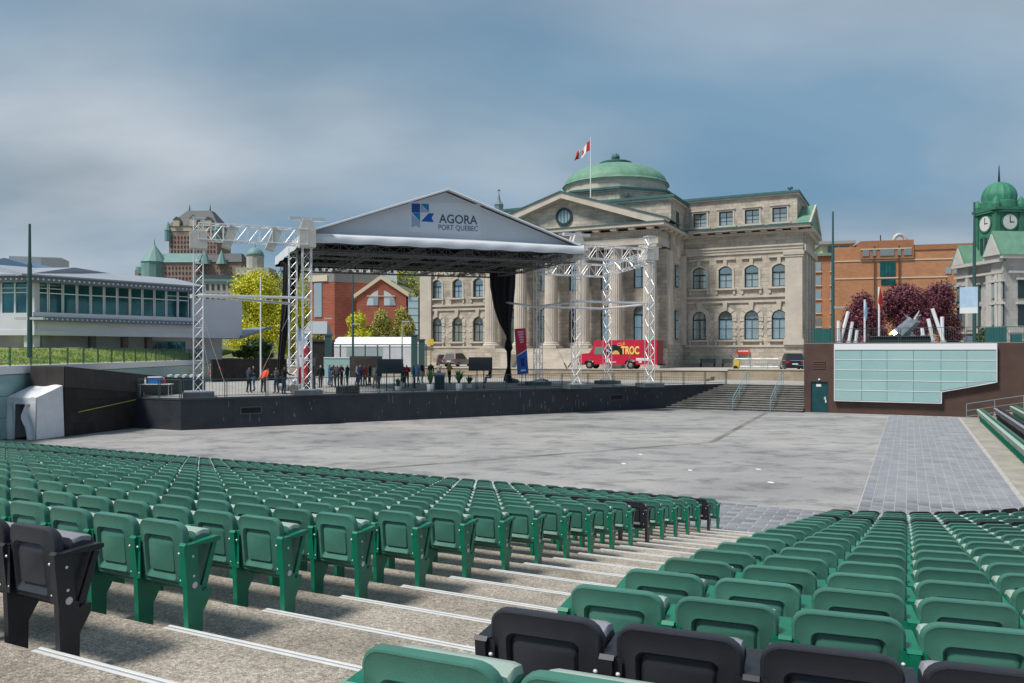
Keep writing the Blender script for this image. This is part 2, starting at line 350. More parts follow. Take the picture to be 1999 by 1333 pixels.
def back_mesh(m):
    mb = MB(); w = 0.455; outer = round_rect(w, Z0B, Z1B, 0.085)
    def L(pts, dy, bow=0.0): return [(x, yb(z) + dy + bow * (x*x) / 0.05, z) for x, z in pts]
    def sh(d): return round_rect(w - 2*d, Z0B + d, Z1B - d, max(0.02, 0.085 - d), rb=max(0.01, 0.03 - d))
    def rr(w_, z0, z1, r): return round_rect(w_, z0, z1, r, rb=0.024)
    inn, inn2, pe = rr(0.300, Z0B + 0.045, Z1B - 0.100, 0.036), rr(0.272, Z0B + 0.092, Z1B - 0.116, 0.032), rr(0.246, Z0B + 0.102, Z1B - 0.152, 0.028)
    # front skin edge, rolled rim, flat frame, groove with a wide ledge below, raised centre panel
    loops = [L(sh(0.012), 0.036, 0.03), L(outer, 0.022, 0.03), L(outer, -0.012, 0.03), L(sh(0.004), -0.021, 0.03), L(sh(0.012), -0.024, 0.03), L(sh(0.022), -0.020, 0.03), L(inn, -0.020), L(inn2, 0.010), L(pe, -0.007)]
    loft(mb, loops); return mb.mesh('backrest', m, smooth=38)
def seat_mesh(m, mt):
    # folded seat pan: side profile (y, z), swept across the width with rounded ends
    prof = [(0.03,0.395),(0.06,0.366),(0.11,0.375),(0.155,0.43),(0.195,0.58),(0.228,0.71),(0.228,0.755),(0.205,0.785),(0.14,0.800),(0.07,0.790),(0.05,0.72),(0.036,0.55)]
    mb = MB(); cy, cz = 0.11, 0.57; loops = []
    for x, s in ((-0.215,0.86),(-0.205,0.97),(-0.18,1),(0.18,1),(0.205,0.97),(0.215,0.86)):
        loops.append([(x, cy + (y-cy)*s, cz + (z-cz)*s) for y, z in prof])
    loft(mb, loops); me = mb.mesh('seat', [m, mt], smooth=50)
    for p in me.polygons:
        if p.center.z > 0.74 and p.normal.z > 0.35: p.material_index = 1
    return me
def standard_mesh(m, thick=0.044):
    mb = MB(); h = thick/2
    def pr(pts, a=-h, b=h): mb.prism(pts, a, b, 'x')
    pr([(-0.045,0.0),(0.075,0.0),(0.078,0.22),(-0.050,0.22)])                          # leg
    pr([(-0.050,0.2201),(0.078,0.2201),(0.152,0.335),(0.152,0.375),(0.072,0.380),(0.066,0.42),(-0.058,0.42)])   # bracket with stop
    pr([(-0.058,0.4201),(0.052,0.4201),(0.026,0.715),(-0.086,0.725)])                     # post
    pr([(0.068,0.3801),(0.118,0.3801),(0.215,0.690),(0.180,0.700)], -h*0.5, h*0.5)        # front strut
    mb.box(-h*1.25, h*1.25, -0.055, 0.060, -0.002, 0.012)                                # foot plate
    mb.box(-h*1.25, h*1.25, 0.085, 0.150, 0.3752, 0.388)
    return mb.mesh('standard', m)
def arm_mesh(m, thick=0.056):
    mb = MB(); h = thick/2
    mb.prism([(-0.088,0.7252),(-0.070,0.742),(-0.055,0.728),(0.20,0.742),(0.235,0.735),(0.235,0.712),(0.19,0.7002),(0.02,0.7155)], -h, h, 'x')
    return mb.mesh('armrest', m)
def flange_mesh(m):
    mb = MB()
    for sx in (-1,): mb.box(sx*0.2275 - 0.026, sx*0.2275 + 0.026, yb(0.52) - 0.031, yb(0.52) - 0.0262, 0.435, 0.725)
    return mb.mesh('mounting_plate', m)
def bolts_mesh():
    mb = MB()
    for sx in (-1, 1):
        for z in (0.475, 0.665):
            q = [(0.0095,0),(0.0085,0.004),(0.005,0.0075),(0.001,0.0088)]
            b0 = len(mb.v); mb.lathe(q, 8)
            for i in range(b0, len(mb.v)):
                x, y, zz = mb.v[i]; mb.v[i] = (sx*0.213 + x, yb(z) - 0.029 - zz, z + y)
    return mb.mesh('bolts', M_BOLT, smooth=True)
def endtrim_mesh(side):
    mb = MB(); h = 0.0225
    for y, z, r, mi in ((-0.008,0.64,0.010,0),(0.0,0.50,0.010,0),(0.008,0.435,0.024,1)):
        b0 = len(mb.v); mb.lathe([(r,0),(r*0.9,0.003),(r*0.4,0.006 if mi == 0 else 0.0034),(0.001,0.007 if mi == 0 else 0.0036)], 12, mi=mi)
        for i in range(b0, len(mb.v)):
            a, b_, c_ = mb.v[i]; mb.v[i] = (side*(h + c_), y + a, z + b_)
    return mb.mesh('end_disc', [M_BOLT, M_DISC], smooth=True)
CH = {}
for c, mp_, mm, mt in (('green', M_GREEN, M_GMET, M_SEATTOP), ('black', M_BLACK, M_BMET, M_SEATTOPB)):
    CH[c] = dict(back=back_mesh(mp_), seat=seat_mesh(mp_, mt), std=standard_mesh(mm), arm=arm_mesh(mm), fl=flange_mesh(mm))
BOLTS = bolts_mesh(); TRIM = {1: endtrim_mesh(1), -1: endtrim_mesh(-1)}
def chair(x, y, z, ang, c, label, group, left=True, right=False, disc=0, scl=(1, 1, 1)):
    t = thing('stadium_chair', label, 'chair', (x, y, z), ang, group); d = CH[c]; t.scale = scl
    b = ob('backrest', d['back'], t); ob('mounting_plate', d['fl'], b); ob('mounting_plate', d['fl'], b, loc=(0.455,0,0)); tag(ob('bolts', BOLTS, b), kind='stuff')
    ob('seat', d['seat'], t)
    for on, sx in ((left, -1), (right, 1)):
        if on:
            s = ob('standard', d['std'], t, loc=(sx*PITCH/2, 0, 0)); ob('armrest', d['arm'], s)
            if disc == sx: ob('end_disc', TRIM[sx], s)
    return t
slots = []      # (distance, x, y, z, ang, colour, kind, end, left, right)
def vis(x, y, z, m=60):
    if y < 0.8: return False
    px = 999.5 + FPX * x / y; py = HOR + FPX * (EYE - z - 0.6) / y
    return -m - 400/y < px < 1999 + m + 400/y and py < 1333 + 500/y
LEFTB, RIGHTB = {0, 12, 17}, {0, 14, 18}
for k in range(0, 19):
    for i in range(0, 90):
        r = rend(k) - PITCH * (i + 0.5); f = fk(k) + 0.055
        x, y = WF(r, f)
        if not vis(x, y, Tz(k)): continue
        slots.append((math.hypot(x, y), x, y, Tz(k), -TH, 'black' if k in LEFTB else 'green', 'straight', i == 0, True, i == 0, k, i))
for k in range(-1, 19):
    R_ = rho(k) - 0.055; a0 = math.asin((RR - RC) / R_); arc = R_ * math.radians(90)
    WP = 0.56; s = R_ * a0 + WP/2; i = 0
    while True:
        if s < arc: a = s / R_; r, f, an = RC + R_ * math.sin(a), FC - R_ * math.cos(a), -TH + a
        else: r, f, an = RC + R_, FC + (s - arc), -TH + math.pi/2
        if f > 59: break
        x, y = WF(r, f); gap = (27.6 < f < 31.0)
        if vis(x, y, Tz(k)) and not gap and not (k < 14 and s > arc):
            col = 'black' if ((k in RIGHTB and s < arc) or (k == 17 and s >= arc)) else 'green'
            slots.append((math.hypot(x, y), x, y, Tz(k), an, col, 'curved' if s < arc else 'side', i == 0, True, False, k, i))
        s += WP; i += 1
slots.sort(key=lambda q: q[0] * (0.5 if q[7] else 1.0))
for q in slots[:300]:
    d, x, y, z, an, c, kind, end, lf, rt, k, num = q
    an += random.uniform(-0.012, 0.012)
    od = lambda n: '%d%s' % (n, 'th' if 10 < n % 100 < 14 else {1: 'st', 2: 'nd', 3: 'rd'}.get(n % 10, 'th'))
    blk = {'straight': 'straight', 'curved': 'curved', 'side': 'side'}[kind]
    pos_ = 'at the aisle' if num == 0 else od(num + 1) + ' from the aisle'
    row = 'topmost %s row' % blk if k == 0 else ('curved row behind the black seats' if k == -1 else '%s %s row below the topmost black one' % (od(k), blk))
    lab = '%s tip-up seat %s, %s' % (c, pos_, row)
    chair(x, y, z, an, c, lab, 'folding seats in the stands', lf, rt, 1 if rt else 0, (1, 1, 1) if kind == 'straight' else (1.1, 1, 0.95))      # the curved block has wider, lower seats
# the farther seats, joined: same shapes with fewer faces
def far_mesh():
    mb = MB(); w = 0.225
    o1 = round_rect(0.455, Z0B, Z1B, 0.08, n=2)
    loft(mb, [[(x, yb(z) + 0.02, z) for x, z in o1], [(x, yb(z) - 0.024, z) for x, z in o1]], 0)
    pr = [(0.03,0.385),(0.11,0.385),(0.185,0.58),(0.225,0.755),(0.14,0.80),(0.05,0.78)]
    loft(mb, [[(x, y, z) for y, z in pr] for x in (-0.21, 0.21)], 1)
    mb.prism([(-0.045,0),(0.075,0),(0.078,0.22),(0.152,0.34),(0.072,0.38),(0.03,0.72),(-0.086,0.725),(-0.058,0.4)], -PITCH/2 - 0.022, -PITCH/2 + 0.022, 'x', 2)
    mb.prism([(0.068,0.38),(0.118,0.38),(0.215,0.69),(0.18,0.70)], -PITCH/2 - 0.011, -PITCH/2 + 0.011, 'x', 2)
    mb.box(-PITCH/2 - 0.028, -PITCH/2 + 0.028, -0.085, 0.235, 0.705, 0.735, 2)
    return mb
fm = far_mesh(); me0 = fm.mesh('t', [M_GREEN]*3)      # recalculated winding
V0 = np.array([v.co[:] for v in me0.vertices]); F0 = [tuple(p.vertices) for p in me0.polygons]; I0 = [p.material_index for p in me0.polygons]
bpy.data.meshes.remove(me0)
big = MB()
for q in slots[300:]:
    d, x, y, z, an, c, kind, end, lf, rt, k, num = q
    an += random.uniform(-0.015, 0.015); ca, sa = math.cos(an), math.sin(an)
    sx_, sz_ = (1, 1) if kind == 'straight' else (1.1, 0.95)
    T = np.column_stack([V0[:,0]*sx_*ca - V0[:,1]*sa + x, V0[:,0]*sx_*sa + V0[:,1]*ca + y, V0[:,2]*sz_ + z])
    b0 = len(big.v)
    big.v += [tuple(p) for p in T]; o_ = 3 if c == 'black' else 0
    big.f += [tuple(b0 + i for i in f) for f in F0]; big.m += [i + o_ for i in I0]
fo = big.build('distant_stadium_chairs', [M_GREEN, M_SEATTOP, M_GMET, M_BLACK, M_SEATTOPB, M_BMET], recalc=False)
tag(fo, 'mass of distant green and black tip-up seats filling the lower rows', 'chairs', kind='stuff')
print('chairs', len(slots))
# ---------------------------------------------------------------- arena paving, drain, debris
M_PAVER = mat('blue grey paver', (0.165,0.175,0.197), 0.8, scale=1.2, col2=(0.265,0.272,0.29), rnd=0.20, bump=0.3)
M_JOINT = mat('sandy paver joint', (0.42,0.40,0.375), 0.95, var=0.2, scale=3)
pav = sheet('paved_band', [WF(-11.0,19.7), WF(-1.3,19.7), WF(3.1,24.5), WF(3.1,62.2), WF(-1.3,62.2), WF(-1.3,23.7), WF(-11.0,23.7)], 0.004, M_JOINT)
PV = MB().box(-0.142,0.142,-0.286,0.286,0,0.012).mesh('paver', M_PAVER)
spots = []
for j in range(0, 66):
    for i in range(0, 15):
        r = -1.13 + 0.302*i; f = 23.9 + 0.604*j + (0.302 if i % 2 else 0)
        if r < 3.0 and f < 61.9 and f > 21.0 + max(0, (r + 1.3) * 1.05): spots.append((r, f, 0.0))
for j in range(0, 13):
    for i in range(0, 40):
        r = -10.8 + 0.604*i + (0.302 if j % 2 else 0); f = 19.86 + 0.302*j
        if r < 3.0 and f < 23.6 and f > 19.8 + max(0, (r + 1.3) * 1.05): spots.append((r, f, math.pi/2))
spots = [(math.hypot(*WF(r, f)), r, f, a) for r, f, a in spots if -0.1 < WF(r, f)[0] / WF(r, f)[1] < 0.66]; spots.sort()
for d, r, f, a in spots[:300]:
    o = ob('paver', PV, pav, loc=WF(r, f) + (random.uniform(-0.005, -0.001),), rot=(0, 0, -TH + a))
mb = MB()
for d, r, f, a in spots[300:]:
    x, y = WF(r, f); M = Matrix.Translation((x, y, 0.004 + random.uniform(-0.002, 0.002))) @ Matrix.Rotation(-TH + a, 4, 'Z'); mb.obox(M, 0.284, 0.572, 0.012)
tag(mb.build('distant_pavers', M_PAVER, pav), kind='stuff')
kerb = sheet('seating_kerb', [WF(3.12,24.0), WF(4.05,25.5), WF(4.05,60.5), WF(3.12,62.2)], 0.006, mat('kerb concrete', (0.40,0.37,0.32), 0.9, scale=0.9, col2=(0.25,0.235,0.21), bump=0.4))
dr = thing('drain_channel', 'dark iron drain channel bending across the pale arena floor', 'drain')
pts = [G(600, 925), G(1390, 863), G(1502, 802)]
for a, b in zip(pts, pts[1:]):
    d = (b - a).normalized(); nn = Vector((-d.y, d.x, 0)) * 0.16
    mb = MB(); mb.add([a - nn + Vector((0,0,0.004)), b - nn + Vector((0,0,0.004)), b + nn + Vector((0,0,0.004)), a + nn + Vector((0,0,0.004))], [(0,1,2,3)])
    mb.build('channel_grate', mat('iron grate', (0.085,0.085,0.085), 0.8, scale=0.4, col2=(0.30,0.29,0.27)), dr)
for i, (px, py) in enumerate([(1347,918),(1480,916),(1505,942),(1218,905),(1250,887)]):
    p = G(px, py); mb = MB(); pl = [(p.x + random.uniform(.06,.15)*math.cos(a), p.y + random.uniform(.1,.25)*math.sin(a)) for a in [q*1.05 for q in range(6)]]
    mb.prism(pl, 0.003, 0.010); tag(mb.build('paper_scrap', M_WHITE), 'flat white scrap of paper lying on the arena floor', 'litter', 'scraps on the arena floor')
# ---------------------------------------------------------------- levels behind the arena
PZ, SZ = 1.8, 2.65
S_L, S_C, S_R = Vector((-22.1,46.5)), Vector((-18.7,45.0)), Vector((11.9,62.8))
sdir = (S_R - S_C).normalized(); S_ANG = math.atan2(sdir.y, sdir.x)
srf = RF(*S_R)
FTOP = 67.4
rtop = srf[0] + 0.55/0.835 * (FTOP - srf[1]); S_T = Vector(WF(rtop, FTOP))
M_PLAZA = mat('plaza concrete', (0.40,0.385,0.36), 0.9, scale=0.5, col2=(0.29,0.285,0.28), bump=0.2, bscale=20)
BX0 = -6.96
sheet('plaza', [tuple(S_L), tuple(S_C), tuple(S_T), WF(BX0, FTOP), WF(BX0, 62.6), WF(40, 62.6), WF(40, 79), WF(-95, 79), (-60, 46.5)], PZ, M_PLAZA)
sheet('street', [WF(-110,77.6), WF(60,77.6), WF(160,260), WF(-210,260)], SZ, mat('pale street paving', (0.44,0.41,0.37), 0.9, scale=0.3, col2=(0.35,0.335,0.31)))
# stage front wall
M_SBLK = mat('black stage panel', (0.020,0.025,0.034), 0.55, scale=1.2, col2=(0.036,0.041,0.050), bump=0.1)
M_SMARK = mat('scuff marks', (0.30,0.33,0.36), 0.8)
L_ST = (S_T - S_C).length
sw = thing('stage_wall', 'long black stage front wall with scuffed face and square vents', 'wall', (S_C.x, S_C.y, 0), S_ANG)
npan = 15
for i in range(npan):
    x0 = L_ST * i / npan; x1 = L_ST * (i+1) / npan
    MB().box(x0 + 0.004, x1 - 0.004, -0.02, 0.28, -0.02, PZ - 0.09).build('wall_panel', M_SBLK, sw)
MB().box(0, L_ST, -0.045, 0.3, PZ - 0.0895, PZ + 0.012).build('deck_edge', mat('deck edge', (0.05,0.055,0.062), 0.6), sw)
le = S_C - S_L; ll = le.length; la = math.atan2(le.y, le.x)
sw2 = thing('stage_return_wall', 'short black return wall at the corner of the stage beside dark ramp', 'wall', (S_L.x, S_L.y, 0), la)
MB().box(0, ll, 0, 0.25, -0.02, PZ - 0.0895).build('wall_panel', M_SBLK, sw2); MB().box(0, ll, -0.03, 0.25, PZ - 0.089, PZ + 0.011).build('deck_edge', MATS['deck edge'], sw2)
def on_stage(px):            # distance along the stage front of the pixel column
    u = (px - 999.5)/FPX; a = (u*S_C.y - S_C.x) / (sdir.x - u*sdir.y); return a
for px in (490, 1203):
    xm = on_stage(px); mb = MB(); w, z0, z1 = 0.62, 0.78, 1.22
    for q in ((xm-w, xm+w, z0, z0+.06), (xm-w, xm+w, z1-.06, z1), (xm-w, xm-w+.06, z0+.06, z1-.06), (xm+w-.06, xm+w, z0+.06, z1-.06)): mb.box(q[0], q[1], -0.06, -0.021, q[2], q[3])
    v = mb.build('vent', mat('vent frame', (0.07,0.078,0.086), 0.6), sw); MB().box(xm-w+.06, xm+w-.06, -0.03, -0.0205, z0+.06, z1-.06).build('vent_mesh', M_DARK, v)
mb = MB()
for i in range(70):
    xm = random.uniform(0.5, L_ST - 4); z0 = random.uniform(0.1, 1.4); h = random.uniform(0.03, 0.30) if random.random() < .8 else .5
    mb.box(xm, xm + random.uniform(0.008, 0.03), -0.0235, -0.0205, z0, min(1.68, z0 + h))
tag(mb.build('scuffs', M_SMARK, sw), kind='stuff')
# stage deck overlay (slightly darker rubber mats near the middle)
sheet('stage_deck', [tuple(S_C + sdir*12 + Vector((-sdir.y, sdir.x))*0.32), tuple(S_C + sdir*30 + Vector((-sdir.y, sdir.x))*0.32), tuple(S_C + sdir*30 + Vector((-sdir.y, sdir.x))*13), tuple(S_C + sdir*12 + Vector((-sdir.y, sdir.x))*13)], PZ + 0.004, mat('grey stage deck', (0.17,0.175,0.18), 0.85, scale=0.6, col2=(0.24,0.24,0.24)))
# stairs
stt = thing('stone_stairs', 'wide grey concrete stairs rising from the arena to the plaza', 'stairs')
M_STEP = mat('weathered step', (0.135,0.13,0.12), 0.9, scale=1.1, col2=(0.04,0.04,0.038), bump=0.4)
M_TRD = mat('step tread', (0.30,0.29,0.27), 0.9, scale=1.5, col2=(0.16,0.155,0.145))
for k in range(12):
    f0 = 61.7 + 0.47*k; f1 = FTOP + 0.3; z0 = 0.15*k; z1 = 0.15*(k+1) - (0.002 if k == 11 else 0)
    rl = srf[0] + 0.55/0.835*(f0 - srf[1]) + 0.05
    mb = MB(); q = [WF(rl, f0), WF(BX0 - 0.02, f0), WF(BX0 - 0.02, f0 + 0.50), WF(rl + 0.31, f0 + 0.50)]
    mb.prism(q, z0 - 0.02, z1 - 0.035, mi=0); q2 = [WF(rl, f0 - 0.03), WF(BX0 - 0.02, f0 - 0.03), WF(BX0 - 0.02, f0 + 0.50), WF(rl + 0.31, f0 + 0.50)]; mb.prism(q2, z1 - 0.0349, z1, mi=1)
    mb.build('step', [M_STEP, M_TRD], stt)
for px in (1432, 1505):
    r0 = rz(px, 800, 61.9)[0]
    h = thing('stair_handrail', 'blue grey tubular handrail running down the concrete stairs', 'handrail', group='handrails on the stairs')
    mb = MB()
    def wp(r, f, z): return WF(r, f) + (z,)
    a, b, c = wp(r0, 61.6, 0.95), wp(r0, 67.2, 2.75), wp(r0, 68.4, 2.75)
    mb.tube(a, b, 0.03, 6); mb.tube(b, c, 0.03, 6); mb.tube(wp(r0,61.6,0.55), wp(r0,67.2,2.35), 0.018, 5)
    mb.build('rail', M_RAILBLUE, h)
    for f, zb, zt in ((61.6, 0, 0.95), (64.4, 0.9, 1.85), (67.2, 1.8, 2.75), (68.4, 1.8, 2.75)):
        MB().tube(wp(r0, f, zb), wp(r0, f, zt), 0.026, 6).build('post', M_RAILBLUE, h)
# low beige wall carrying the street edge
M_BEIGE = mat('beige concrete wall', (0.42,0.35,0.26), 0.9, scale=0.8, col2=(0.27,0.22,0.165), bump=0.2)
lw = thing('retaining_wall', 'low beige concrete retaining wall along the street edge above the stairs', 'wall')
for r0, r1, zt in ((-95,-26,SZ - 0.01), (-25.99,-15.5,SZ - 0.01), (-15.49,-6.98,SZ + 0.12)):
    mb = MB(); mb.prism([WF(r0,77.2), WF(r1,77.2), WF(r1,77.75), WF(r0,77.75)], PZ - 0.05, zt); mb.build('wall_section', M_BEIGE, lw)
    mb = MB(); mb.prism([WF(r0,77.12), WF(r1,77.12), WF(r1,77.8), WF(r0,77.8)], zt + 0.001, zt + 0.09); mb.build('coping', mat('coping', (0.48,0.44,0.37), 0.9, var=0.15, scale=1), lw)
for i, f in enumerate((72.6, 74.4)):
    mb = MB(); mb.prism([WF(-60,f), WF(-16.5,f), WF(-16.5,f+1.7), WF(-60,f+1.7)], PZ - 0.02, PZ + 0.17*(i+1)); tag(mb.build('broad_step', M_BEIGE), kind='structure')
# ---------------------------------------------------------------- corten and glass pavilion (right)
M_CORT = mat('weathered brown steel', (0.060,0.036,0.030), 0.75, scale=0.8, col2=(0.10,0.055,0.042), bump=0.1, bscale=30)
M_CORT2 = mat('dark brown steel', (0.035,0.030,0.032), 0.7, scale=0.8, col2=(0.06,0.045,0.042))
M_FROST = mat('frosted teal glass', (0.27,0.44,0.44), 0.22, scale=0.35, col2=(0.33,0.49,0.48), spec=0.5, rnd=.05)
M_BAND = mat('white metal band', (0.74,0.74,0.76), 0.5)
FB = 62.4
gp = thing('glass_pavilion', 'brown steel pavilion with large frosted teal glass screen and green door', 'pavilion', WF(0, FB) + (0,), -TH)
ztop = rz(1600, 671, FB)[1]
rD0, rD1 = rz(1582, 800, FB)[0], rz(1617, 800, FB)[0]; zD = rz(1600, 744, FB)[1]
rG0, rG1, rG2 = rz(1629, 700, FB - .3)[0], rz(1837, 700, FB - .3)[0], rz(1945, 700, FB - .3)[0]
rE = 26.0
mb = MB(); mb.box(BX0, rD0, 0, 0.3, -0.02, ztop); mb.box(rD0, rD1, 0, 0.3, zD, ztop); mb.box(rD1, rG2 + 1.9, 0, 0.3, -0.02, ztop); mb.box(BX0, BX0 + 0.3, 0.3, 14, -0.02, ztop)
mb.build('wall', M_CORT, gp); MB().box(rG2 + 1.902, rE, 0.05, 0.3, -0.02, ztop).build('side_wall', M_CORT2, gp)
MB().box(BX0 + 0.01, rE, 0.02, 16, ztop + 0.001, ztop + 0.06).build('terrace_slab', mat('terrace slab', (0.2,0.19,0.18), 0.9), gp)
d = MB().box(rD0 + 0.05, rD1 - 0.05, 0.08, 0.14, 0.01, zD - 0.05).build('door', mat('dark teal door', (0.008,0.060,0.070), 0.4, var=0.15, scale=2), gp)
MB().box(rD1 - 0.30, rD1 - 0.16, 0.02, 0.079, 0.95, 1.15).build('handle', M_STEEL, d); MB().box(rD1 - 0.22, rD1 - 0.14, 0.03, 0.079, 0.72, 0.95).build('lock_plate', M_WHITE, d)
xm = (rD0 + rD1)/2; MB().box(xm - 0.22, xm + 0.12, 0.06, 0.079, zD - 0.40, zD - 0.22).build('door_sign', M_WHITE, d)
mb = MB(); mb.box(rD0, rD0 + 0.049, -0.02, 0.16, 0, zD); mb.box(rD1 - 0.049, rD1, -0.02, 0.16, 0, zD); mb.box(rD0 + .049, rD1 - .049, -0.02, 0.16, zD - 0.049, zD); mb.build('door_frame', M_CORT2, gp)
for i in range(4):
    z = rz(1596, 705 + 4.4*i, FB)[1]; MB().box(xm - 0.42, xm + 0.42, -0.05, -0.001, z - 0.05, z + 0.03).build('louvre', mat('louvre', (0.12,0.075,0.055), 0.6), gp)
MB().ball((xm, -0.08, zD + 0.12), 0.08, 8).build('door_lamp', M_WHITE, gp)
pxs = [1629.6, 1682, 1731.6, 1783, 1837, 1887.6, 1945]; pys = [683, 702.5, 722.5, 742.5, 762.5, 783]
rs = [rz(x, 700, FB - .3)[0] for x in pxs]; zs = [rz(1700, y, FB - .3)[1] for y in pys]
zl0, zl1 = rz(1837, 764, FB - .3)[1], rz(1945, 745, FB - .3)[1]
zt = rz(1700, 671, FB - .3)[1]
MB().box(rs[0], rs[6], -0.34, -0.002, zs[0] + 0.01, zt).build('top_band', M_BAND, gp)
for i in range(6):
    for j in range(5):
        x0, x1, z1, z0 = rs[i] + 0.012, rs[i+1] - 0.012, zs[j] - 0.025, zs[j+1] + 0.025
        if i < 4: mb = MB().box(x0, x1, -0.30, -0.26, z0, z1)
        else:
            ln = lambda x: zl0 + (zl1 - zl0) * (x - rs[4]) / (rs[6] - rs[4]) + 0.04
            if ln(x0) > z1 - 0.05 and ln(x1) > z1 - 0.05: continue
            a0, a1 = max(z0, ln(x0)), max(z0, ln(x1))
            poly = [(x0, a0), (x1, min(a1, z1 - 0.005)), (x1, z1), (x0, z1)]
            if a0 >= z1 - 0.01: continue
            mb = MB().prism(poly, -0.30, -0.26, 'y')
        mb.build('glass_panel', M_FROST, gp)
for j in range(1, 5): MB().box(rs[0], rs[6] if j < 4 else rs[4], -0.325, -0.301, zs[j] - 0.022, zs[j] + 0.022).build('glazing_bar', M_BAND, gp)
M_TEALB = mat('teal backing', (0.20,0.36,0.36), 0.6)
mb = MB(); mb.box(rs[0], rs[4], -0.25, -0.003, zs[5], zs[0]); mb.prism([(rs[4], zl0), (rs[6], zl1), (rs[6], zs[0]), (rs[4], zs[0])], -0.25, -0.003, 'y'); mb.build('screen_box', M_TEALB, gp)
mb = MB(); mb.box(rs[0] - .04, rs[4] + .04, -0.32, -0.004, zs[5] - 0.05, zs[5] - 0.001); mb.box(rs[4] + .001, rs[4] + 0.05, -0.32, -0.004, zs[5], zl0); mb.box(rs[6] + .001, rs[6] + .05, -0.33, -0.004, zl1 - 0.03, zt)
mb.prism([(rs[4] + .05, zl0 - 0.05), (rs[6] + .05, zl1 - 0.05), (rs[6] + .05, zl1), (rs[4] + .05, zl0)], -0.32, -0.004, 'y'); mb.box(rs[0] - .05, rs[0] - .001, -0.33, -0.004, zs[5], zt); mb.build('edge_trim', M_BAND, gp)
def rail(name, label, cat, p0, p1, h, n, bars, m, pair=True, r=0.022, mid=()):
    """railing from p0 to p1: n bays, posts singly or in pairs, thin bars in each bay"""
    p0, p1 = Vector(p0), Vector(p1); d = p1 - p0; up = Vector((0,0,1))
    t = thing(name, label, cat, tuple(p0)); 
    for i in range(n + 1):
        q = d * (i/n)
        for s in ((-0.06, 0.06) if pair else (0,)):
            qq = q + d.normalized()*s; MB().tube(qq, qq + up*h, r, 5).build('post', m, t)
    for i in range(n):
        a, b = d*(i/n), d*((i+1)/n); mb = MB()
        mb.tube(a + up*h, b + up*h, r*0.8, 5); mb.tube(a + up*0.12, b + up*0.12, r*0.7, 5)
        for z in mid: mb.tube(a + up*z, b + up*z, r*0.6, 5)
        mb.build('rail', m, t); mb = MB()
        for j in range(1, bars):
            q = a + (b - a)*(j/bars); mb.tube(q + up*0.12, q + up*h, 0.008, 4)
        if bars > 1: tag(mb.build('bars', m, t), kind='stuff')
    return t
zT = ztop + 0.06
rail('terrace_railing', 'dark green bar railing along the top of the brown pavilion', 'railing', WF(BX0 + 0.2, FB + 0.5) + (zT,), WF(rE, FB + 0.5) + (zT,), 1.05, 16, 14, M_DGREEN)
rail('seat_block_railing', 'blue grey sloping handrail above the side seats by the pavilion', 'railing', WF(3.4, 60.6) + (0.05,), WF(13, 60.6) + (1.95,), 0.95, 6, 1, M_RAILBLUE, pair=False, mid=(0.5,))
# stage railing
nv = Vector((-sdir.y, sdir.x))
pa = S_C + sdir*0.1 + nv*0.12; pb = S_C + sdir*(L_ST - 0.1) + nv*0.12
rail('stage_railing', 'dark green bar railing along the front edge of the stage', 'railing', (pa.x, pa.y, PZ), (pb.x, pb.y, PZ), 1.05, 18, 13, M_DGREEN, r=0.026)
pa = S_L + Vector((0.3, 0.0)); pb = S_C + Vector((-0.1, 0.15))
rail('corner_railing', 'short dark green railing at the stage corner beside the ramp wall', 'railing', (pa.x, pa.y, PZ), (pb.x, pb.y, PZ), 1.05, 2, 13, M_DGREEN, r=0.026)
# ---------------------------------------------------------------- ramp wall, tent, left glass wall
M_TILE = brickmat('dark brown tile', (0.030,0.025,0.024), (0.045,0.038,0.036), (0.018,0.016,0.016), 0.6, 0.62, 0.012, rough=0.6, bump=0.25, stain=0.3, off=0.5)
M_TILE2 = mat('brown tile cap', (0.05,0.042,0.040), 0.6, var=0.2, scale=2)
a_, b_, d_ = Vector((-25.3,41.9)), Vector((-23.35,41.6)), Vector((-20.9,50.6))
rw = thing('ramp_wall', 'dark brown tiled ramp wall sloping down towards the stage', 'wall')
e_ = Vector((-27.0, 52.0)); hA, hD = 3.68, 2.75
def wedge(zsub, m, name, off=0.0, z0=-0.02):
    mb = MB(); c = [a_, b_, d_, e_]; cen = sum(c, Vector((0,0)))/4
    c = [p + (p - cen).normalized()*off for p in c]; h = [hA - zsub, hA - zsub, hD - zsub, hD - zsub]
    mb.add([(p.x, p.y, z0) for p in c] + [(p.x, p.y, q) for p, q in zip(c, h)], [(3,2,1,0),(4,5,6,7),(0,1,5,4),(1,2,6,5),(2,3,7,6),(3,0,4,7)]); return mb.build(name, m, rw)
wedge(0.0, M_TILE, 'wall_body')
for (p, q, off) in ((a_, b_, 0.04), (b_, d_, 0.04)):
    dd = (q - p); nn = Vector((dd.y, -dd.x)).normalized()*off; mb = MB(); n = max(2, int(dd.length/1.0))
    for i in range(n):
        s, e = p + dd*(i/n) + nn*0.2, p + dd*((i+1)/n) - dd.normalized()*0.012 + nn*0.2
        hh = lambda v: (hA if q is b_ else hA + (hD - hA)*((v - b_).length/(d_ - b_).length)) + 0.002
        m_ = MB(); m_.add([(s.x,s.y,hh(s)-1.08),(e.x,e.y,hh(e)-1.08),(e.x+nn.x,e.y+nn.y,hh(e)-1.08),(s.x+nn.x,s.y+nn.y,hh(s)-1.08),(s.x,s.y,hh(s)),(e.x,e.y,hh(e)),(e.x+nn.x,e.y+nn.y,hh(e)),(s.x+nn.x,s.y+nn.y,hh(s))],
            [(3,2,1,0),(4,5,6,7),(0,1,5,4),(1,2,6,5),(2,3,7,6),(3,0,4,7)]); m_.build('parapet_tile', M_TILE2, rw)
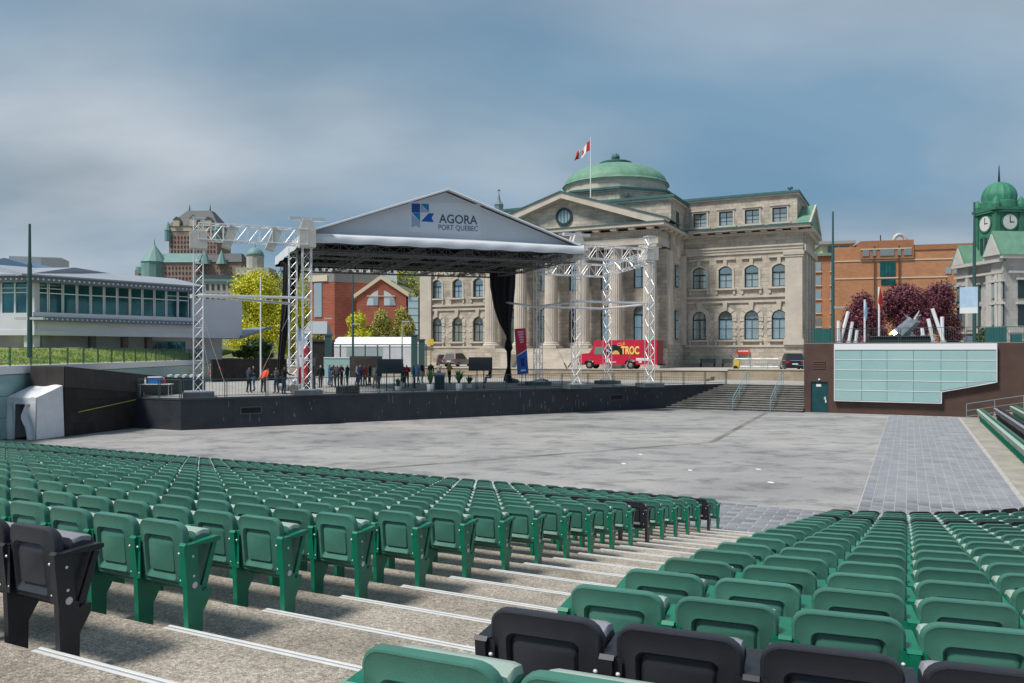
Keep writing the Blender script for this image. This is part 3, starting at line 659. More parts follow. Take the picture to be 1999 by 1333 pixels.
M_TENT = mat('white tent fabric', (0.74,0.74,0.76), 0.75, var=0.06, scale=2, bump=0.35, bscale=3)
tn = thing('white_tent', 'small white canvas tent with open flap against the dark ramp wall', 'tent', (-24.55, 40.95, 0), math.radians(-13))
w, dp, h0, h1 = 0.92, 0.85, 2.12, 2.68         # lean-to roof: low at the front, high at the wall
def cloth(p, q, r_, s, nu=10, nv=10, amp=0.03, seed=0):
    p, q, r_, s = map(Vector, (p, q, r_, s)); nrm = (q - p).cross(s - p).normalized(); rg = random.Random(seed); ph = [rg.uniform(0, 6) for _ in range(4)]
    def f(u, v):
        b = (p*(1-u) + q*u)*(1-v) + (s*(1-u) + r_*u)*v
        return b + nrm*amp*(math.sin(u*9 + ph[0] + v*2)*0.6 + math.sin(v*7 + ph[1] + u*3)*0.5) * min(1, 6*u*(1-u) + 0.15)
    return f
MB().grid(cloth((-w,-dp,h0),(w,-dp,h0),(w,dp,h1),(-w,dp,h1), amp=0.05), 10, 10).build('roof', M_TENT, tn, smooth=True)
MB().add([(w,-dp,0.02),(w,dp,0.02),(w,dp,h1),(w,-dp,h0)], [(0,1,2,3)]).build('side_wall', M_TENT, tn)
MB().grid(cloth((w+.01,-dp,0.03),(w+.12,dp,0.03),(w+.02,dp,h1),(w+.02,-dp,h0), amp=0.05, seed=3), 10, 10).build('side_sheet', M_TENT, tn, smooth=True)
MB().add([(-w,-dp,0.02),(-w,dp,0.02),(-w,dp,h1),(-w,-dp,h0)], [(0,1,2,3)]).build('side_wall', M_TENT, tn)
MB().grid(cloth((-w-.18,-dp-.05,0.02),(-0.38,-dp,0.02),(-0.32,-dp,h0-.25),(-w,-dp,h0), amp=0.06, seed=5), 12, 10).build('front_flap', M_TENT, tn, smooth=True)
def flap(u, v):
    edge = 0.62 + 0.42*abs(v - 0.55)*-1.0; x0 = 0.30 - (0.24*max(0, 1 - abs(v-0.62)/0.30)) + 0.10*(1 - v)
    return Vector((x0 + (w - x0)*u, -dp - 0.03 - 0.10*math.sin(u*7 + v*3)*(1-u), 0.02 + (h0 - 0.27)*v))
MB().grid(flap, 12, 12).build('front_flap', M_TENT, tn, smooth=True)
MB().grid(cloth((-w,-dp-.02,h0-.32),(w,-dp-.02,h0-.32),(w,-dp-.02,h0),(-w,-dp-.02,h0), amp=0.02, seed=8), 12, 3).build('valance', M_TENT, tn, smooth=True)
MB().box(-w+.05, w-.05, dp-.1, dp-.02, 0.02, h1-.1).build('inner_back', M_DARK, tn); MB().box(-w+.06, w-.06, -dp+.1, dp-.1, 0.004, 0.012).build('groundsheet', M_DARK, tn)
mb = MB(); p0, p1 = Vector((-22.98, 42.2, 1.24)), Vector((-21.86, 46.3, 1.66)); mb.tube(p0, p1, 0.02, 5)
tag(mb.build('yellow_strap', mat('yellow webbing', (0.50,0.52,0.10), 0.7)), 'yellow strap stretched along the dark ramp wall to the stage corner', 'strap')
# glass wall of the left side with planted bank above
gA, gB = Vector((-24.6,30.0)), Vector((-29.2,77.0))
gd = gB - gA; gl = gd.length; ga = math.atan2(gd.y, gd.x); GH = 3.72
gw = thing('glass_wall', 'long frosted teal glass wall with white top band below the grass bank', 'wall', (gA.x, gA.y, 0), ga)
MB().box(0, gl, 0.05, 0.5, -0.02, GH - 0.02).build('wall_core', M_TEALB, gw); MB().box(0, gl, -0.12, 0.5, GH - 0.42, GH).build('top_band', M_BAND, gw)
nP = 20
for i in range(nP):
    for j in range(3):
        x0, x1 = gl*i/nP + 0.015, gl*(i+1)/nP - 0.015; z0, z1 = 0.05 + 1.08*j, 0.05 + 1.08*(j+1) - 0.03
        if i > 4 and j < 2 and i < 14: continue
        MB().box(x0, x1, -0.05, 0.0, z0, z1).build('glass_panel', M_FROST, gw)
rail('bank_railing', 'dark green bar railing running in front of the grass bank', 'railing', (gA.x, gA.y, GH), (gB.x, gB.y, GH), 0.95, 22, 16, M_DGREEN)
rail('left_barrier', 'low dark railing on the arena floor by the white tent', 'railing', (-28.5, 38.2, 0), (-23.6, 36.6, 0), 0.9, 2, 1, M_DGREEN, r=0.03)
# dark brown walls closing the back of the stage on the left
bw = thing('stage_back_wall', 'dark brown tiled wall behind the left of the stage', 'wall')
p0, p1 = P(415, 760, 70), P(560, 760, 76)
def vwall(parent, name, A, B, z0, z1, th, m):
    A, B = Vector((A[0], A[1])), Vector((B[0], B[1])); d = (B - A).normalized(); n = Vector((-d.y, d.x))*th
    mb = MB(); mb.prism([tuple(A), tuple(B), tuple(B + n), tuple(A + n)], z0, z1); return mb.build(name, m, parent)
vwall(bw, 'wall_section', p0, p1, PZ, 3.80, 0.3, M_TILE)
# ---------------------------------------------------------------- the stone customs building
M_STONE = brickmat('grey ashlar', (0.58,0.505,0.415), (0.43,0.38,0.32), (0.33,0.30,0.26), 1.05, 0.44, 0.014, rough=0.9, bump=0.7, stain=0.42)
M_TRIM = mat('dressed limestone', (0.58,0.52,0.44), 0.85, scale=0.7, col2=(0.43,0.385,0.33), bump=0.15)
M_COL = mat('column limestone', (0.62,0.545,0.46), 0.85, scale=0.8, col2=(0.47,0.415,0.355))
M_COPPER = mat('verdigris copper', (0.17,0.32,0.21), 0.6, scale=0.8, col2=(0.10,0.23,0.18), bump=0.1)
M_COPD = mat('dark copper edge', (0.045,0.13,0.13), 0.6, var=0.2, scale=1)
FW = 97.4; RB = -36.0; ZB = 2.62
cu = thing('customs_building', 'grey stone neoclassical building with column portico and green copper dome', 'building', WF(RB, FW) + (0,), -TH)
def lx(px, f=FW): return rz(px, 600, f)[0] - RB
WXR = [lx(x) for x in (1365, 1416, 1467, 1521)]; WXL = [lx(x) for x in (853, 893, 933.5)]; WXL.append(WXL[-1] + (WXL[-1] - WXL[-2]))
XL, XR, XC = lx(822), lx(1568), 11.2
ZCOR = 19.25
def arch(x0, x1, zs, rise, n=8):
    """points of an arch from (x0,zs) up and over to (x1,zs)"""
    w = (x1 - x0)/2; cx = (x0 + x1)/2
    if rise >= w - 1e-6: return [(cx - w*math.cos(math.pi*i/n), zs + rise*math.sin(math.pi*i/n)) for i in range(n+1)]
    R_ = (w*w + rise*rise)/(2*rise); a = math.asin(w/R_)
    return [(cx + R_*math.sin(-a + 2*a*i/n), zs + rise - R_ + R_*math.cos(-a + 2*a*i/n)) for i in range(n+1)]
def facade(parent, name, x0, x1, z0, z1, cols, wins, m, y0=0.0, th=0.6, M=None):
    """wall pierced by real openings; cols = window centres, wins = (half width, sill, spring, rise)"""
    mb = MB(); xs = sorted(cols); hw = max(w[0] for w in wins); prev = x0
    for c in xs:
        mb.box(prev, c - hw, y0, y0 + th, z0, z1); prev = c + hw; z = z0
        for (w, sill, spr, rise) in sorted(wins, key=lambda q: q[1]):
            mb.box(c - hw, c + hw, y0, y0 + th, z, sill)
            if w < hw - 1e-4:
                mb.box(c - hw, c - w, y0, y0 + th, sill, spr + rise + .3); mb.box(c + w, c + hw, y0, y0 + th, sill, spr + rise + .3)
            top = spr + rise + 0.3
            pts = (arch(c - w, c + w, spr, rise) if rise > 0 else [(c - w, spr), (c + w, spr)]) + [(c + w, top), (c - w, top)]
            mb.prism(pts, y0, y0 + th, 'y'); z = top
        mb.box(c - hw, c + hw, y0, y0 + th, z, z1)
    mb.box(prev, x1, y0, y0 + th, z0, z1)
    o = mb.build(name, m, parent)
    if M is not None: o.matrix_local = M
    return o
WM = {}
def window(parent, c, w, sill, spr, rise, y=0.32, style=1, key=None, M=None):
    """dark frame with glazing bars (part), glass pane and stone surround (sub-parts); meshes are shared"""
    k = (round(w,2), round(spr - sill,2), round(rise,2), style, key)
    if k not in WM:
        h = spr - sill; mb = MB(); fw = 0.10
        mb.box(-w, -w + fw, 0, .12, 0, h); mb.box(w - fw, w, 0, .12, 0, h); mb.box(-w + fw, w - fw, 0, .12, 0, fw)
        ar = arch(-w, w, h, rise) if rise > 0 else [(-w, h), (w, h)]
        if rise > 0:
            inn = arch(-w + fw, w - fw, h, rise - fw*0.8)
            for i in range(len(ar) - 1): mb.prism([ar[i], ar[i+1], inn[i+1], inn[i]], 0, .12, 'y')
        else: mb.box(-w + fw, w - fw, 0, .12, h - fw, h)
        tb = h*0.80 if rise < w*0.7 and rise > 0 else (h - 0.10 if rise > 0 else h*0.62)
        mb.box(-w + fw, w - fw, -0.02, .10, tb - (.16 if rise > 0 else .04), tb)
        mb.box(-0.04, 0.04, 0.01, .10, fw, tb - .16 if rise > 0 else h - fw); mb.box(-w + fw, w - fw, 0.015, .095, tb*0.52, tb*0.52 + .05)
        gl = MB(); gp_ = [(-w + .03, 0.03), (w - .03, 0.03)] + [(p[0]*0.97, p[1] - .02) for p in reversed(ar)]; gl.prism(gp_, 0.06, 0.09, 'y')
        sur = MB()
        if style == 1:      # moulded architrave with keystone and label
            t_ = .26; o2 = arch(-w - t_, w + t_, h, rise + t_)
            for i in range(len(ar) - 1): sur.prism([ar[i], ar[i+1], o2[i+1], o2[i]], -.44, -.3, 'y')
            sur.box(-w - t_, -w, -.42, -.3, 0, h); sur.box(w, w + t_, -.42, -.3, 0, h)
            sur.box(-.2, .2, -.58, -.3, h + rise + .02, h + rise + .75); sur.box(-w - .35, w + .35, -.55, -.3, h + rise + .78, h + rise + .98)
        elif style == 2:    # rusticated arch: alternating blocks
            n = 9; o2 = arch(-w - .55, w + .55, h, rise + .55, n); i2 = arch(-w, w, h, rise, n)
            for i in range(n):
                dd = 0.13 if i % 2 == 0 else 0.05
                sur.prism([i2[i], i2[i+1], o2[i+1], o2[i]], -.32 - dd, -.3, 'y')
            nb = 6
            for i in range(nb):
                z0_, z1_ = h*i/nb + .02, h*(i+1)/nb - .02; e = .52 if i % 2 else .34
                sur.box(-w - e, -w, -.42 if i % 2 else -.36, -.3, z0_, z1_); sur.box(w, w + e, -.42 if i % 2 else -.36, -.3, z0_, z1_)
            sur.prism([(-.17, h + rise + .05), (.17, h + rise + .05), (.30, h + rise + 1.1), (-.30, h + rise + 1.1)], -.62, -.3, 'y')
        elif style == 3:
            t_ = .20
            sur.box(-w - t_, -w, -.40, -.3, -.05, h + t_); sur.box(w, w + t_, -.40, -.3, -.05, h + t_); sur.box(-w, w, -.40, -.3, h, h + t_); sur.box(-w - t_ - .1, w + t_ + .1, -.5, -.3, h + t_ + .001, h + t_ + .16)
        sl_ = MB().box(-w - .45, w + .45, -.62, 0.1, -.24, -.02)
        for s in (-1, 1): sl_.box(s*(w + .25) - .12, s*(w + .25) + .12, -.52, -.3, -.75, -.241)
        WM[k] = (mb.mesh('window', M_DARKFR), gl.mesh('pane', M_GLASS), sur.mesh('surround', M_TRIM) if sur.v else None, sl_.mesh('sill', M_TRIM))
    a, g, s, sil = WM[k]; loc = (c, y, sill)
    o = ob('window', a, parent, loc=loc)
    if M is not None: o.matrix_local = M @ Matrix.Translation(loc)
    ob('pane', g, o)
    if s: ob('surround', s, o)
    if style: ob('sill', sil, o)
    return o
LW, UW, TW = (0.84, 5.95, 8.55, 0.84), (0.80, 12.15, 14.35, 0.42), (0.82, 19.75, 21.45, 0.0)
def wing(cols, x0, x1, sgn):
    facade(cu, 'wall', x0, x1, ZB, ZCOR - 0.9, cols, [LW, UW], M_STONE)
    facade(cu, 'attic_wall', x0 + (0.9 if sgn < 0 else 0), x1 - (.7 if sgn > 0 else 0), ZCOR + .02, 22.8, cols, [TW], M_STONE, y0=0.35)
    for c in cols:
        window(cu, c, *LW, style=2); window(cu, c, *UW, style=1); window(cu, c, *TW, y=0.67, style=3)
    MB().box(x0, x1, 0.62, 13.0, ZB, ZCOR - 0.9).build('body', M_STONE, cu); MB().box(x0 + .4, x1 - (.7 if sgn > 0 else .4), 0.97, 12.4, ZCOR + .02, 22.8).build('attic_body', M_STONE, cu)
    MB().box(x0, x1, -.22, -.001, ZB, 5.05).build('plinth', M_STONE, cu); MB().box(x0, x1, -.32, -.001, 5.051, 5.30).build('plinth_moulding', M_TRIM, cu)
    for z0, z1, pj in ((10.35,10.62,.16), (10.93,11.18,.24)): MB().box(x0, x1, -pj, -.001, z0, z1).build('string_course', M_TRIM, cu)
    for z0, z1, pj in ((16.15,16.5,.14), (16.5005,16.85,.22), (16.851,17.02,.34)): MB().box(x0, x1, -pj, -.001, z0, z1).build('architrave', M_TRIM, cu)
    MB().box(x0, x1 + (1.1 if sgn > 0 else 0), -.35, .6, ZCOR - .899, ZCOR - .62).build('bed_moulding', M_TRIM, cu)
    MB().box(x0 - (1.1 if sgn < 0 else 0), x1 + (.85 if sgn > 0 else 0), -1.15, .6, ZCOR - .42, ZCOR - .12).build('cornice', M_TRIM, cu)
    MB().box(x0 - (1.25 if sgn < 0 else 0), x1 + (.95 if sgn > 0 else 0), -1.3, .6, ZCOR - .119, ZCOR).build('gutter', M_COPD, cu)
    n = 8; md = MB().box(-.36, .36, -1.0, -.02, ZCOR - .62, ZCOR - .42).mesh('modillion', M_TRIM)
    for i in range(n): ob('modillion', md, cu, loc=(x0 + (x1 - x0)*(i + .5)/n, 0, 0))
    # roof edge
    MB().box(x0 - .1, x1 - (.5 if sgn > 0 else -.1), .1, 12.6, 22.801, 23.0).build('attic_cornice', M_TRIM, cu); MB().box(x0 - .2, x1 - (.4 if sgn > 0 else -.2), -.05, 12.8, 23.001, 23.28).build('roof_edge', M_COPD, cu)
wing(WXR, XC + .02, XR, 1); wing(WXL, XL, -XC - .02, -1)
pil = MB().box(-.95, .95, -.42, -.002, 5.9, 15.5).mesh('pilaster', M_TRIM)
pb_ = MB().box(-1.12, 1.12, -.6, -.002, 5.301, 5.9).box(-1.05, 1.05, -.52, -.002, 5.901, 6.1).mesh('pilaster_base', M_TRIM); pc_ = MB().box(-1.05, 1.05, -.5, -.002, 15.501, 15.75).box(-1.15, 1.15, -.58, -.002, 15.751, 16.14).mesh('pilaster_capital', M_TRIM)
for x in (XR - 1.0, XL + 1.0):
    p = ob('pilaster', pil, cu, loc=(x, 0, 0)); ob('pilaster_base', pb_, p); ob('pilaster_capital', pc_, p)
# right end: gabled pavilion with copper slopes
g0 = XR - .65; mid = 5.2
MB().prism([(-1.2, ZCOR + .01), (mid, 22.2), (11.6, ZCOR + .01)], g0, XR + .75, 'x').build('gable_roof', M_COPPER, cu)
mb = MB(); th = .28
for ya, za, yb_, zb_ in ((-1.3, ZCOR, mid, 22.3), (11.7, ZCOR, mid, 22.3)): mb.prism([(ya, za), (yb_, zb_), (yb_, zb_ - .55), (ya + (.9 if ya < 0 else -.9), za)], XR + .751, XR + .95, 'x')
mb.build('raking_cornice', M_TRIM, cu)
for f_ in (2.2, 5.0, 7.8, 10.6): MB().box(XR + .001, XR + .25, f_ - .5, f_ + .5, 5.4, 15.9).build('pilaster', M_TRIM, cu)
for z0, z1, pj in ((16.2,17.0,.3), (ZCOR - .9, ZCOR - .43, .5), (ZCOR - .42, ZCOR - .01, .85)): MB().box(XR + .002, XR + pj, .001, 13, z0, z1).build('side_cornice', M_TRIM, cu)
MB().lathe([(.28,0),(.28,.1),(.08,.12),(.08,.7),(.35,.75),(.3,.95)], 10, (lx(1536), 3, 23.28)).build('roof_vent', M_COPD, cu)
# central block behind the portico
YB = -7.9
gx = [-8.1, -4.04, 0, 4.04, 8.1]
PWL, PWU = (0.95, 5.6, 9.0, .95), (0.9, 11.9, 15.1, .5)
facade(cu, 'wall', -XC, XC, ZB, 16.3, gx, [PWL, PWU], M_STONE, y0=YB)
for c in gx:
    if abs(c) > .1: window(cu, c, *PWL, y=YB + .32, style=0)
    window(cu, c, *PWU, y=YB + .32, style=0)
dm = MB().box(-.95, .95, 0, .15, 0, 3.4).prism(arch(-.95, .95, 3.4, .95), 0, .15, 'y')
dd = dm.build('door', mat('dark wooden door', (0.05,0.03,0.02), 0.6), cu); dd.location = (0, YB + .3, 5.6)
MB().box(-XC, XC, YB + .62, 13, ZB, 16.3).build('body', M_STONE, cu)
for s in (1, -1):      # side walls of the block
    M = Matrix.Translation((s*(XC + .001), 0, 0)) @ Matrix.Rotation(s*math.pi/2, 4, 'Z')
    for (w, a, b_, c_) in (LW, UW):
        mb = MB().box(s*XC + (0.002 if s > 0 else -.12), s*XC + (.12 if s > 0 else -.002), -4.6, -3.2, a, b_ + c_)
        wd = mb.build('window', M_DARKFR, cu); MB().box(s*XC + (.1201 if s > 0 else -.14), s*XC + (.14 if s > 0 else -.1201), -4.48, -3.32, a + .1, b_ + c_ - .1).build('pane', M_GLASS, wd)
    for y in (-7.2, -1.0): MB().box(min(s*XC, s*(XC + .35)) + .0015*s, max(s*XC, s*(XC + .35)) + .0015*s, y - .7, y + .7, 5.3, 16.1).build('pilaster', M_TRIM, cu)
# portico
CX = [lx(x, FW - 9.8) for x in (959, 1016, 1075, 1138, 1202, 1269)]
CX = [CX[0] + (CX[5] - CX[0])*i/5 for i in range(6)]
def flute(i, j): return 1.0 if i % 3 else 0.915
cm_ = MB(); ncol = 60
cm_.lathe([(.80,0),(.80,3.2),(.78,5.5),(.74,8.0),(.69,10.2)], ncol, rf=flute); CM = cm_.mesh('column', M_COL)
CB = MB().box(-1.1,1.1,-1.1,1.1,-.75,-.45).lathe([(1.05,-.449),(1.08,-.36),(1.0,-.25),(.92,-.2),(.95,-.12),(.86,-.001)], 24).mesh('column_base', M_TRIM, smooth=40)
CC = MB().lathe([(.70,10.201),(.80,10.3),(.80,10.4),(.95,10.6)], 24).box(-1.05,1.05,-1.05,1.05,10.601,10.9).mesh('column_capital', M_TRIM, smooth=40)
for x in CX:
    c = ob('column', CM, cu, loc=(x, -9.8, 5.65)); ob('column_base', CB, c); ob('column_capital', CC, c)
PX0, PX1 = CX[0] - 1.5, CX[5] + 1.5
MB().box(PX0, PX1, -11.2, -7.91, ZB, 4.899).build('podium', M_STONE, cu)
for i in range(6): MB().box(-5.5, 5.5, -11.2 - .42*(6 - i), -11.201, ZB - .02, ZB + .36*(i + 1)).build('step', M_TRIM, cu)
for s in (-1, 1): MB().box(s*6.2 - .7, s*6.2 + .7, -14.4, -11.201, ZB, 4.2).build('stair_cheek', M_TRIM, cu)
MB().box(PX0 + .25, PX1 - .25, -10.9, 0.0, 16.551, 17.3).build('portico_architrave', M_TRIM, cu); MB().box(PX0 + .35, PX1 - .35, -10.75, 0, 17.301, 18.2).build('portico_frieze', M_STONE, cu)
MB().box(PX0 - .6, PX1 + .6, -11.7, 0, 18.501, 18.85).build('portico_cornice', M_TRIM, cu); MB().box(PX0 - .7, PX1 + .7, -11.8, 0, 18.851, 18.95).build('portico_gutter', M_COPD, cu)
md = MB().box(-.36,.36,-.8,0,18.201,18.5).mesh('modillion', M_TRIM)
for i in range(11): ob('modillion', md, cu, loc=(PX0 + (PX1 - PX0)*(i + .5)/11, -10.751, 0))
for i in range(5):
    o = ob('modillion', md, cu, loc=(PX1 - .35, -9.8 + 2.1*i, 0), rot=(0, 0, math.pi/2))
pm = (PX0 + PX1)/2; hw_ = PX1 - pm + .6; ZA = 23.15; ZP = 18.951
ocx, ocz, ocr = pm, ZP + 1.45, .78
mb = MB().prism([(pm - hw_ + 1.2, ZP), (pm + hw_ - 1.2, ZP), (pm, ZA - .75)], -10.6, -9.9, 'y'); mb.build('tympanum', M_STONE, cu)
mb = MB()
for s in (-1, 1): mb.prism([(pm + s*hw_, ZP), (pm + s*(hw_ + .25), ZP + .25), (pm, ZA), (pm, ZA - .72), (pm + s*(hw_ - 1.9), ZP)], -11.7, -9.8, 'y')
mb.build('raking_cornice', M_TRIM, cu)
MB().prism([(pm - hw_ - .3, ZP + .251), (pm, ZA + .001), (pm + hw_ + .3, ZP + .251), (pm + hw_ + .3, ZP + .36), (pm, ZA + .13), (pm - hw_ - .3, ZP + .36)], -11.85, -5.0, 'y').build('pediment_roof', M_COPD, cu)
ro = MB()
for i in range(24):
    a0, a1 = 2*math.pi*i/24, 2*math.pi*(i+1)/24
    ro.prism([(ocx + r_*math.cos(a), ocz + r_*math.sin(a)) for r_, a in ((ocr, a0), (ocr + .28, a0), (ocr + .28, a1), (ocr, a1))], -10.78, -10.601, 'y')
rnd_ = ro.build('round_window', M_DARKFR, cu)
MB().prism([(ocx + ocr*math.cos(2*math.pi*i/24), ocz + ocr*math.sin(2*math.pi*i/24)) for i in range(24)], -10.65, -10.602, 'y').build('pane', mat('pale round glass', (0.25,0.36,0.40), 0.1, spec=.8), rnd_)
MB().box(ocx - .03, ocx + .03, -10.70, -10.651, ocz - ocr, ocz + ocr).box(ocx - ocr*.55, ocx - ocr*.5, -10.70, -10.651, ocz - .7, ocz + .7).box(ocx + ocr*.5, ocx + ocr*.55, -10.70, -10.651, ocz - .7, ocz + .7).build('glazing_bars', M_DARKFR, rnd_)
# attic block, octagon, drum, dome
MB().box(-11.2, 11.2, -6.2, 13, 16.301, 22.2).build('attic_block', M_STONE, cu); MB().box(-11.5, 11.5, -6.5, 13.3, 22.201, 22.45).build('attic_cornice', M_TRIM, cu); MB().box(-11.7, 11.7, -6.7, 13.5, 22.451, 22.75).build('roof_edge', M_COPD, cu)
for s in (-1, 1): MB().box(s*11.2 - .05, s*11.2 + .05, -3.9, -2.7, 19.4, 21.2).build('window', M_DARKFR, cu)
DY = 6.6
a8 = math.pi/8
MB().lathe([(8.3,22.751),(8.3,24.9),(8.55,24.95),(8.55,25.15)], 8, (0, DY, 0), a0=a8).build('octagon_base', M_STONE, cu); MB().lathe([(8.8,25.151),(8.8,25.4),(7.2,25.75)], 8, (0, DY, 0), a0=a8).build('octagon_roof', M_COPD, cu)
MB().lathe([(6.85,25.6),(6.85,26.75),(7.05,26.8),(7.05,26.95)], 48, (0, DY, 0)).build('drum', M_TRIM, cu, smooth=40)
dp_ = [(7.25,26.951),(7.2,27.08)] + [(7.0*math.cos(math.radians(a)), 27.0 + 3.1*math.sin(math.radians(a))) for a in range(4, 74, 5)]
def ribs(i, j): return 1.012 if i % 6 == 0 else 1.0
MB().lathe(dp_, 96, (0, DY, 0), rf=ribs).build('dome', M_COPPER, cu, smooth=30)
MB().lathe([(1.9,29.85),(2.2,29.95),(2.25,30.3),(2.0,30.42),(.5,30.5)], 32, (0, DY, 0)).build('dome_cap', M_COPD, cu, smooth=30)
cr_ = MB().lathe([(.32,30.5),(.25,30.7),(.55,30.85),(.6,31.15),(.45,31.4)], 12, (0, DY, 0))
for i in range(6):
    a = i*math.pi/3; cr_.prism([(-.12,31.25),(.12,31.25),(0,31.7)], -.04, .04, 'y')
    for j in range(len(cr_.v) - 6, len(cr_.v)):
        x, y, z = cr_.v[j]; cr_.v[j] = (.45*math.cos(a) + x*math.sin(a), DY + .45*math.sin(a) - x*math.cos(a), z)
cr_.build('crown_finial', M_COPD, cu)
for x in (-4.6, -2.2, 4.4):
    MB().prism([(x - 1.0, 23.2), (x, 24.4), (x + 1.0, 23.2), (x + .75, 23.2), (x, 24.05), (x - .75, 23.2)], DY - 7.95, DY - 7.68, 'y').build('dormer_trim', M_DARKFR, cu)
MB().tube((lx(1187, FW + 1) , 1.2, 22.75), (lx(1187, FW + 1), .2, 26.6), .05, 5).build('roof_ladder', M_STEEL, cu)
fp = thing('dome_flagpole', 'white flagpole flying a red and white maple leaf flag before the dome', 'flagpole', WF(RB, FW + 0) + (0,), -TH)
fx = lx(1153, FW - 3); MB().tube((fx, -3, 22.75), (fx, -3, rz(1153, 268, FW - 3)[1]), .09, 8, r2=.05).build('pole', M_WHITE, fp)
M_RED = mat('flag red', (0.45,0.015,0.03), 0.8); M_FW = mat('flag white', (0.75,0.73,0.74), 0.8)
zf = rz(1153, 282, FW - 3)[1]
def leaf_red(u, v):
    if u < .25 or u > .75: return True
    x, y = (u - .5)/.25*2, (v - .5)*2; a = math.atan2(y, x); r = math.hypot(x, y)
    return r < .55 + .22*math.cos(5*a + math.pi/2)
fl = MB(); nu, nv_ = 48, 28
def flg(u, v): return Vector((fx - .1 - 2.1*u + .2*u*math.sin(v*2), -3 - .25*math.sin(u*8 + v*2)*u, zf - 1.25*u - .75 + 1.25*v*(1 - .2*u) + .10*math.sin(u*9)))
fl.grid(flg, nu, nv_)
for i in range(len(fl.m)):
    u, v = (i % nu + .5)/nu, (i // nu + .5)/nv_; fl.m[i] = 0 if leaf_red(u, v) else 1
fl.build('flag', [M_RED, M_FW], fp, smooth=True)
# ---------------------------------------------------------------- street things: step van, cars, benches
M_VAN = mat('red van paint', (0.52,0.012,0.045), 0.32, coat=0.4, var=0.04, scale=1); M_VAND = mat('shaded van red', (0.20,0.008,0.022), 0.4)  # second red: rear-face shade put into the colour, also used for trim
M_TYRE = mat('tyre rubber', (0.012,0.012,0.013), 0.85); M_RIM = mat('wheel rim', (0.25,0.22,0.20), 0.5, metal=.4)
r0v, r1v = rz(1130, 722, 79.6)[0], rz(1283, 722, 79.6)[0]; LV = r1v - r0v; HV = 3.05
van = thing('delivery_van', 'red step van with yellow lettering and a record design on its side', 'van', WF(r0v, 79.6) + (SZ,), -TH)
body = [(0.0,.62),(0.05,1.35),(.35,1.62),(1.15,1.68),(1.65,2.35),(1.65,HV-.12),(1.8,HV),(LV,HV),(LV,.5),(6.35,.5),(6.28,.85),(5.95,1.1),(5.55,1.1),(5.2,.85),(5.12,.5),(1.75,.5),(1.66,.82),(1.35,1.02),(1.0,1.02),(.7,.82),(.6,.52)]
MB().prism(body, 0.0, 2.2, 'y').build('body', M_VAN, van)
MB().box(LV + .002, LV + .03, .05, 2.15, .55, HV - .05).build('rear_door', M_VAND, van); MB().box(LV + .031, LV + .25, .0, 2.2, .42, .56).build('rear_bumper', M_DARK, van)
MB().box(-.18, .02, .1, 2.1, .42, .62).build('front_bumper', M_DARK, van); MB().box(-.03, -.001, .35, 1.85, .8, 1.3).build('grille', M_STEEL, van)
for y in (.12, 1.88): MB().box(-.04, .03, y, y + .25, .95, 1.2).build('headlight', M_WHITE, van)
MB().prism([(1.18,1.70),(1.64,2.33),(1.64,2.36),(1.15,1.72)], .1, 2.1, 'y').build('windscreen', M_GLASS, van)
sw_ = MB().prism([(1.75,1.55),(2.75,1.55),(2.75,2.35),(1.85,2.35)], -.012, -.001, 'y').build('side_window', mat('van glass', (0.14,0.22,0.18), 0.1, spec=.8), van)
MB().box(2.86, 2.89, -.008, -.001, .55, HV - .15).build('door_seam', M_VAND, van); MB().box(.4, LV, -.006, -.001, 1.50, 1.525).build('side_moulding', M_VAND, van)
def wheel(par, x, y, z, r, w=.24, sy=-1):
    t_ = MB(); pts = [(r*.62,0),(r*.9,0),(r,.05),(r,w-.05),(r*.9,w),(r*.62,w)]; t_.lathe(pts, 20)
    for i in range(len(t_.v)): a, b_, c_ = t_.v[i]; t_.v[i] = (x + a, y + c_, z + b_)
    wl = t_.build('wheel', M_TYRE, par, smooth=40); rm = MB().lathe([(r*.6,0),(r*.5,.03),(r*.2,.05),(.01,.04)], 16)
    for i in range(len(rm.v)): a, b_, c_ = rm.v[i]; rm.v[i] = (x + a, y - .02 + (.04 - c_), z + b_)
    rm.build('rim', M_RIM, wl, smooth=40)
for x in (1.18, 5.75):
    wheel(van, x, .03, .42, .42); wheel(van, x, 1.9, .42, .42)
# record design and lettering on the flat side
def disc(par, name, cx, cz, r, y, m, n=28, a0=0, a1=360):
    pts = [(cx + r*math.cos(math.radians(a0 + (a1 - a0)*i/n)), cz + r*math.sin(math.radians(a0 + (a1 - a0)*i/n))) for i in range(n + (0 if a1 - a0 >= 360 else 1))]
    return MB().prism(pts, y, y + .004, 'y').build(name, m, par)
disc(van, 'record_print', 3.95, 1.54, 1.02, -.010, mat('print black', (0.012,0.014,0.02), .4), a0=0, a1=180)
mb = MB().prism([(3.95 + .95*math.cos(a), 1.545 + .95*math.sin(a)) for a in (2.45, 2.6, 2.78)] + [(3.75, 1.7)], -.0145, -.0105, 'y'); mb.build('record_sheen', mat('print grey', (0.35,0.45,0.52), .4), van)
disc(van, 'record_label', 4.15, 1.545, .42, -.019, mat('print orange', (0.75,0.38,0.10), .5), a0=0, a1=180); disc(van, 'record_centre', 4.15, 1.55, .16, -.024, mat('print pink', (0.75,0.25,0.2), .5), a0=0, a1=180)
def put_text(par, s, x, z, size, m, y, width=None, bold=0.0, name='lettering', rot=0.0):
    me, w_ = text_mesh(name, s, size, m, bold); o = ob(name, me, par, loc=(x, y, z), rot=(math.pi/2, -rot, 0))
    if width: o.scale = (width/w_, 1, 1)
    return o
put_text(van, 'TROC', 4.75, 1.60, 1.12, mat('print yellow', (0.80,0.66,0.14), .5), -.022, width=1.95, bold=.035)
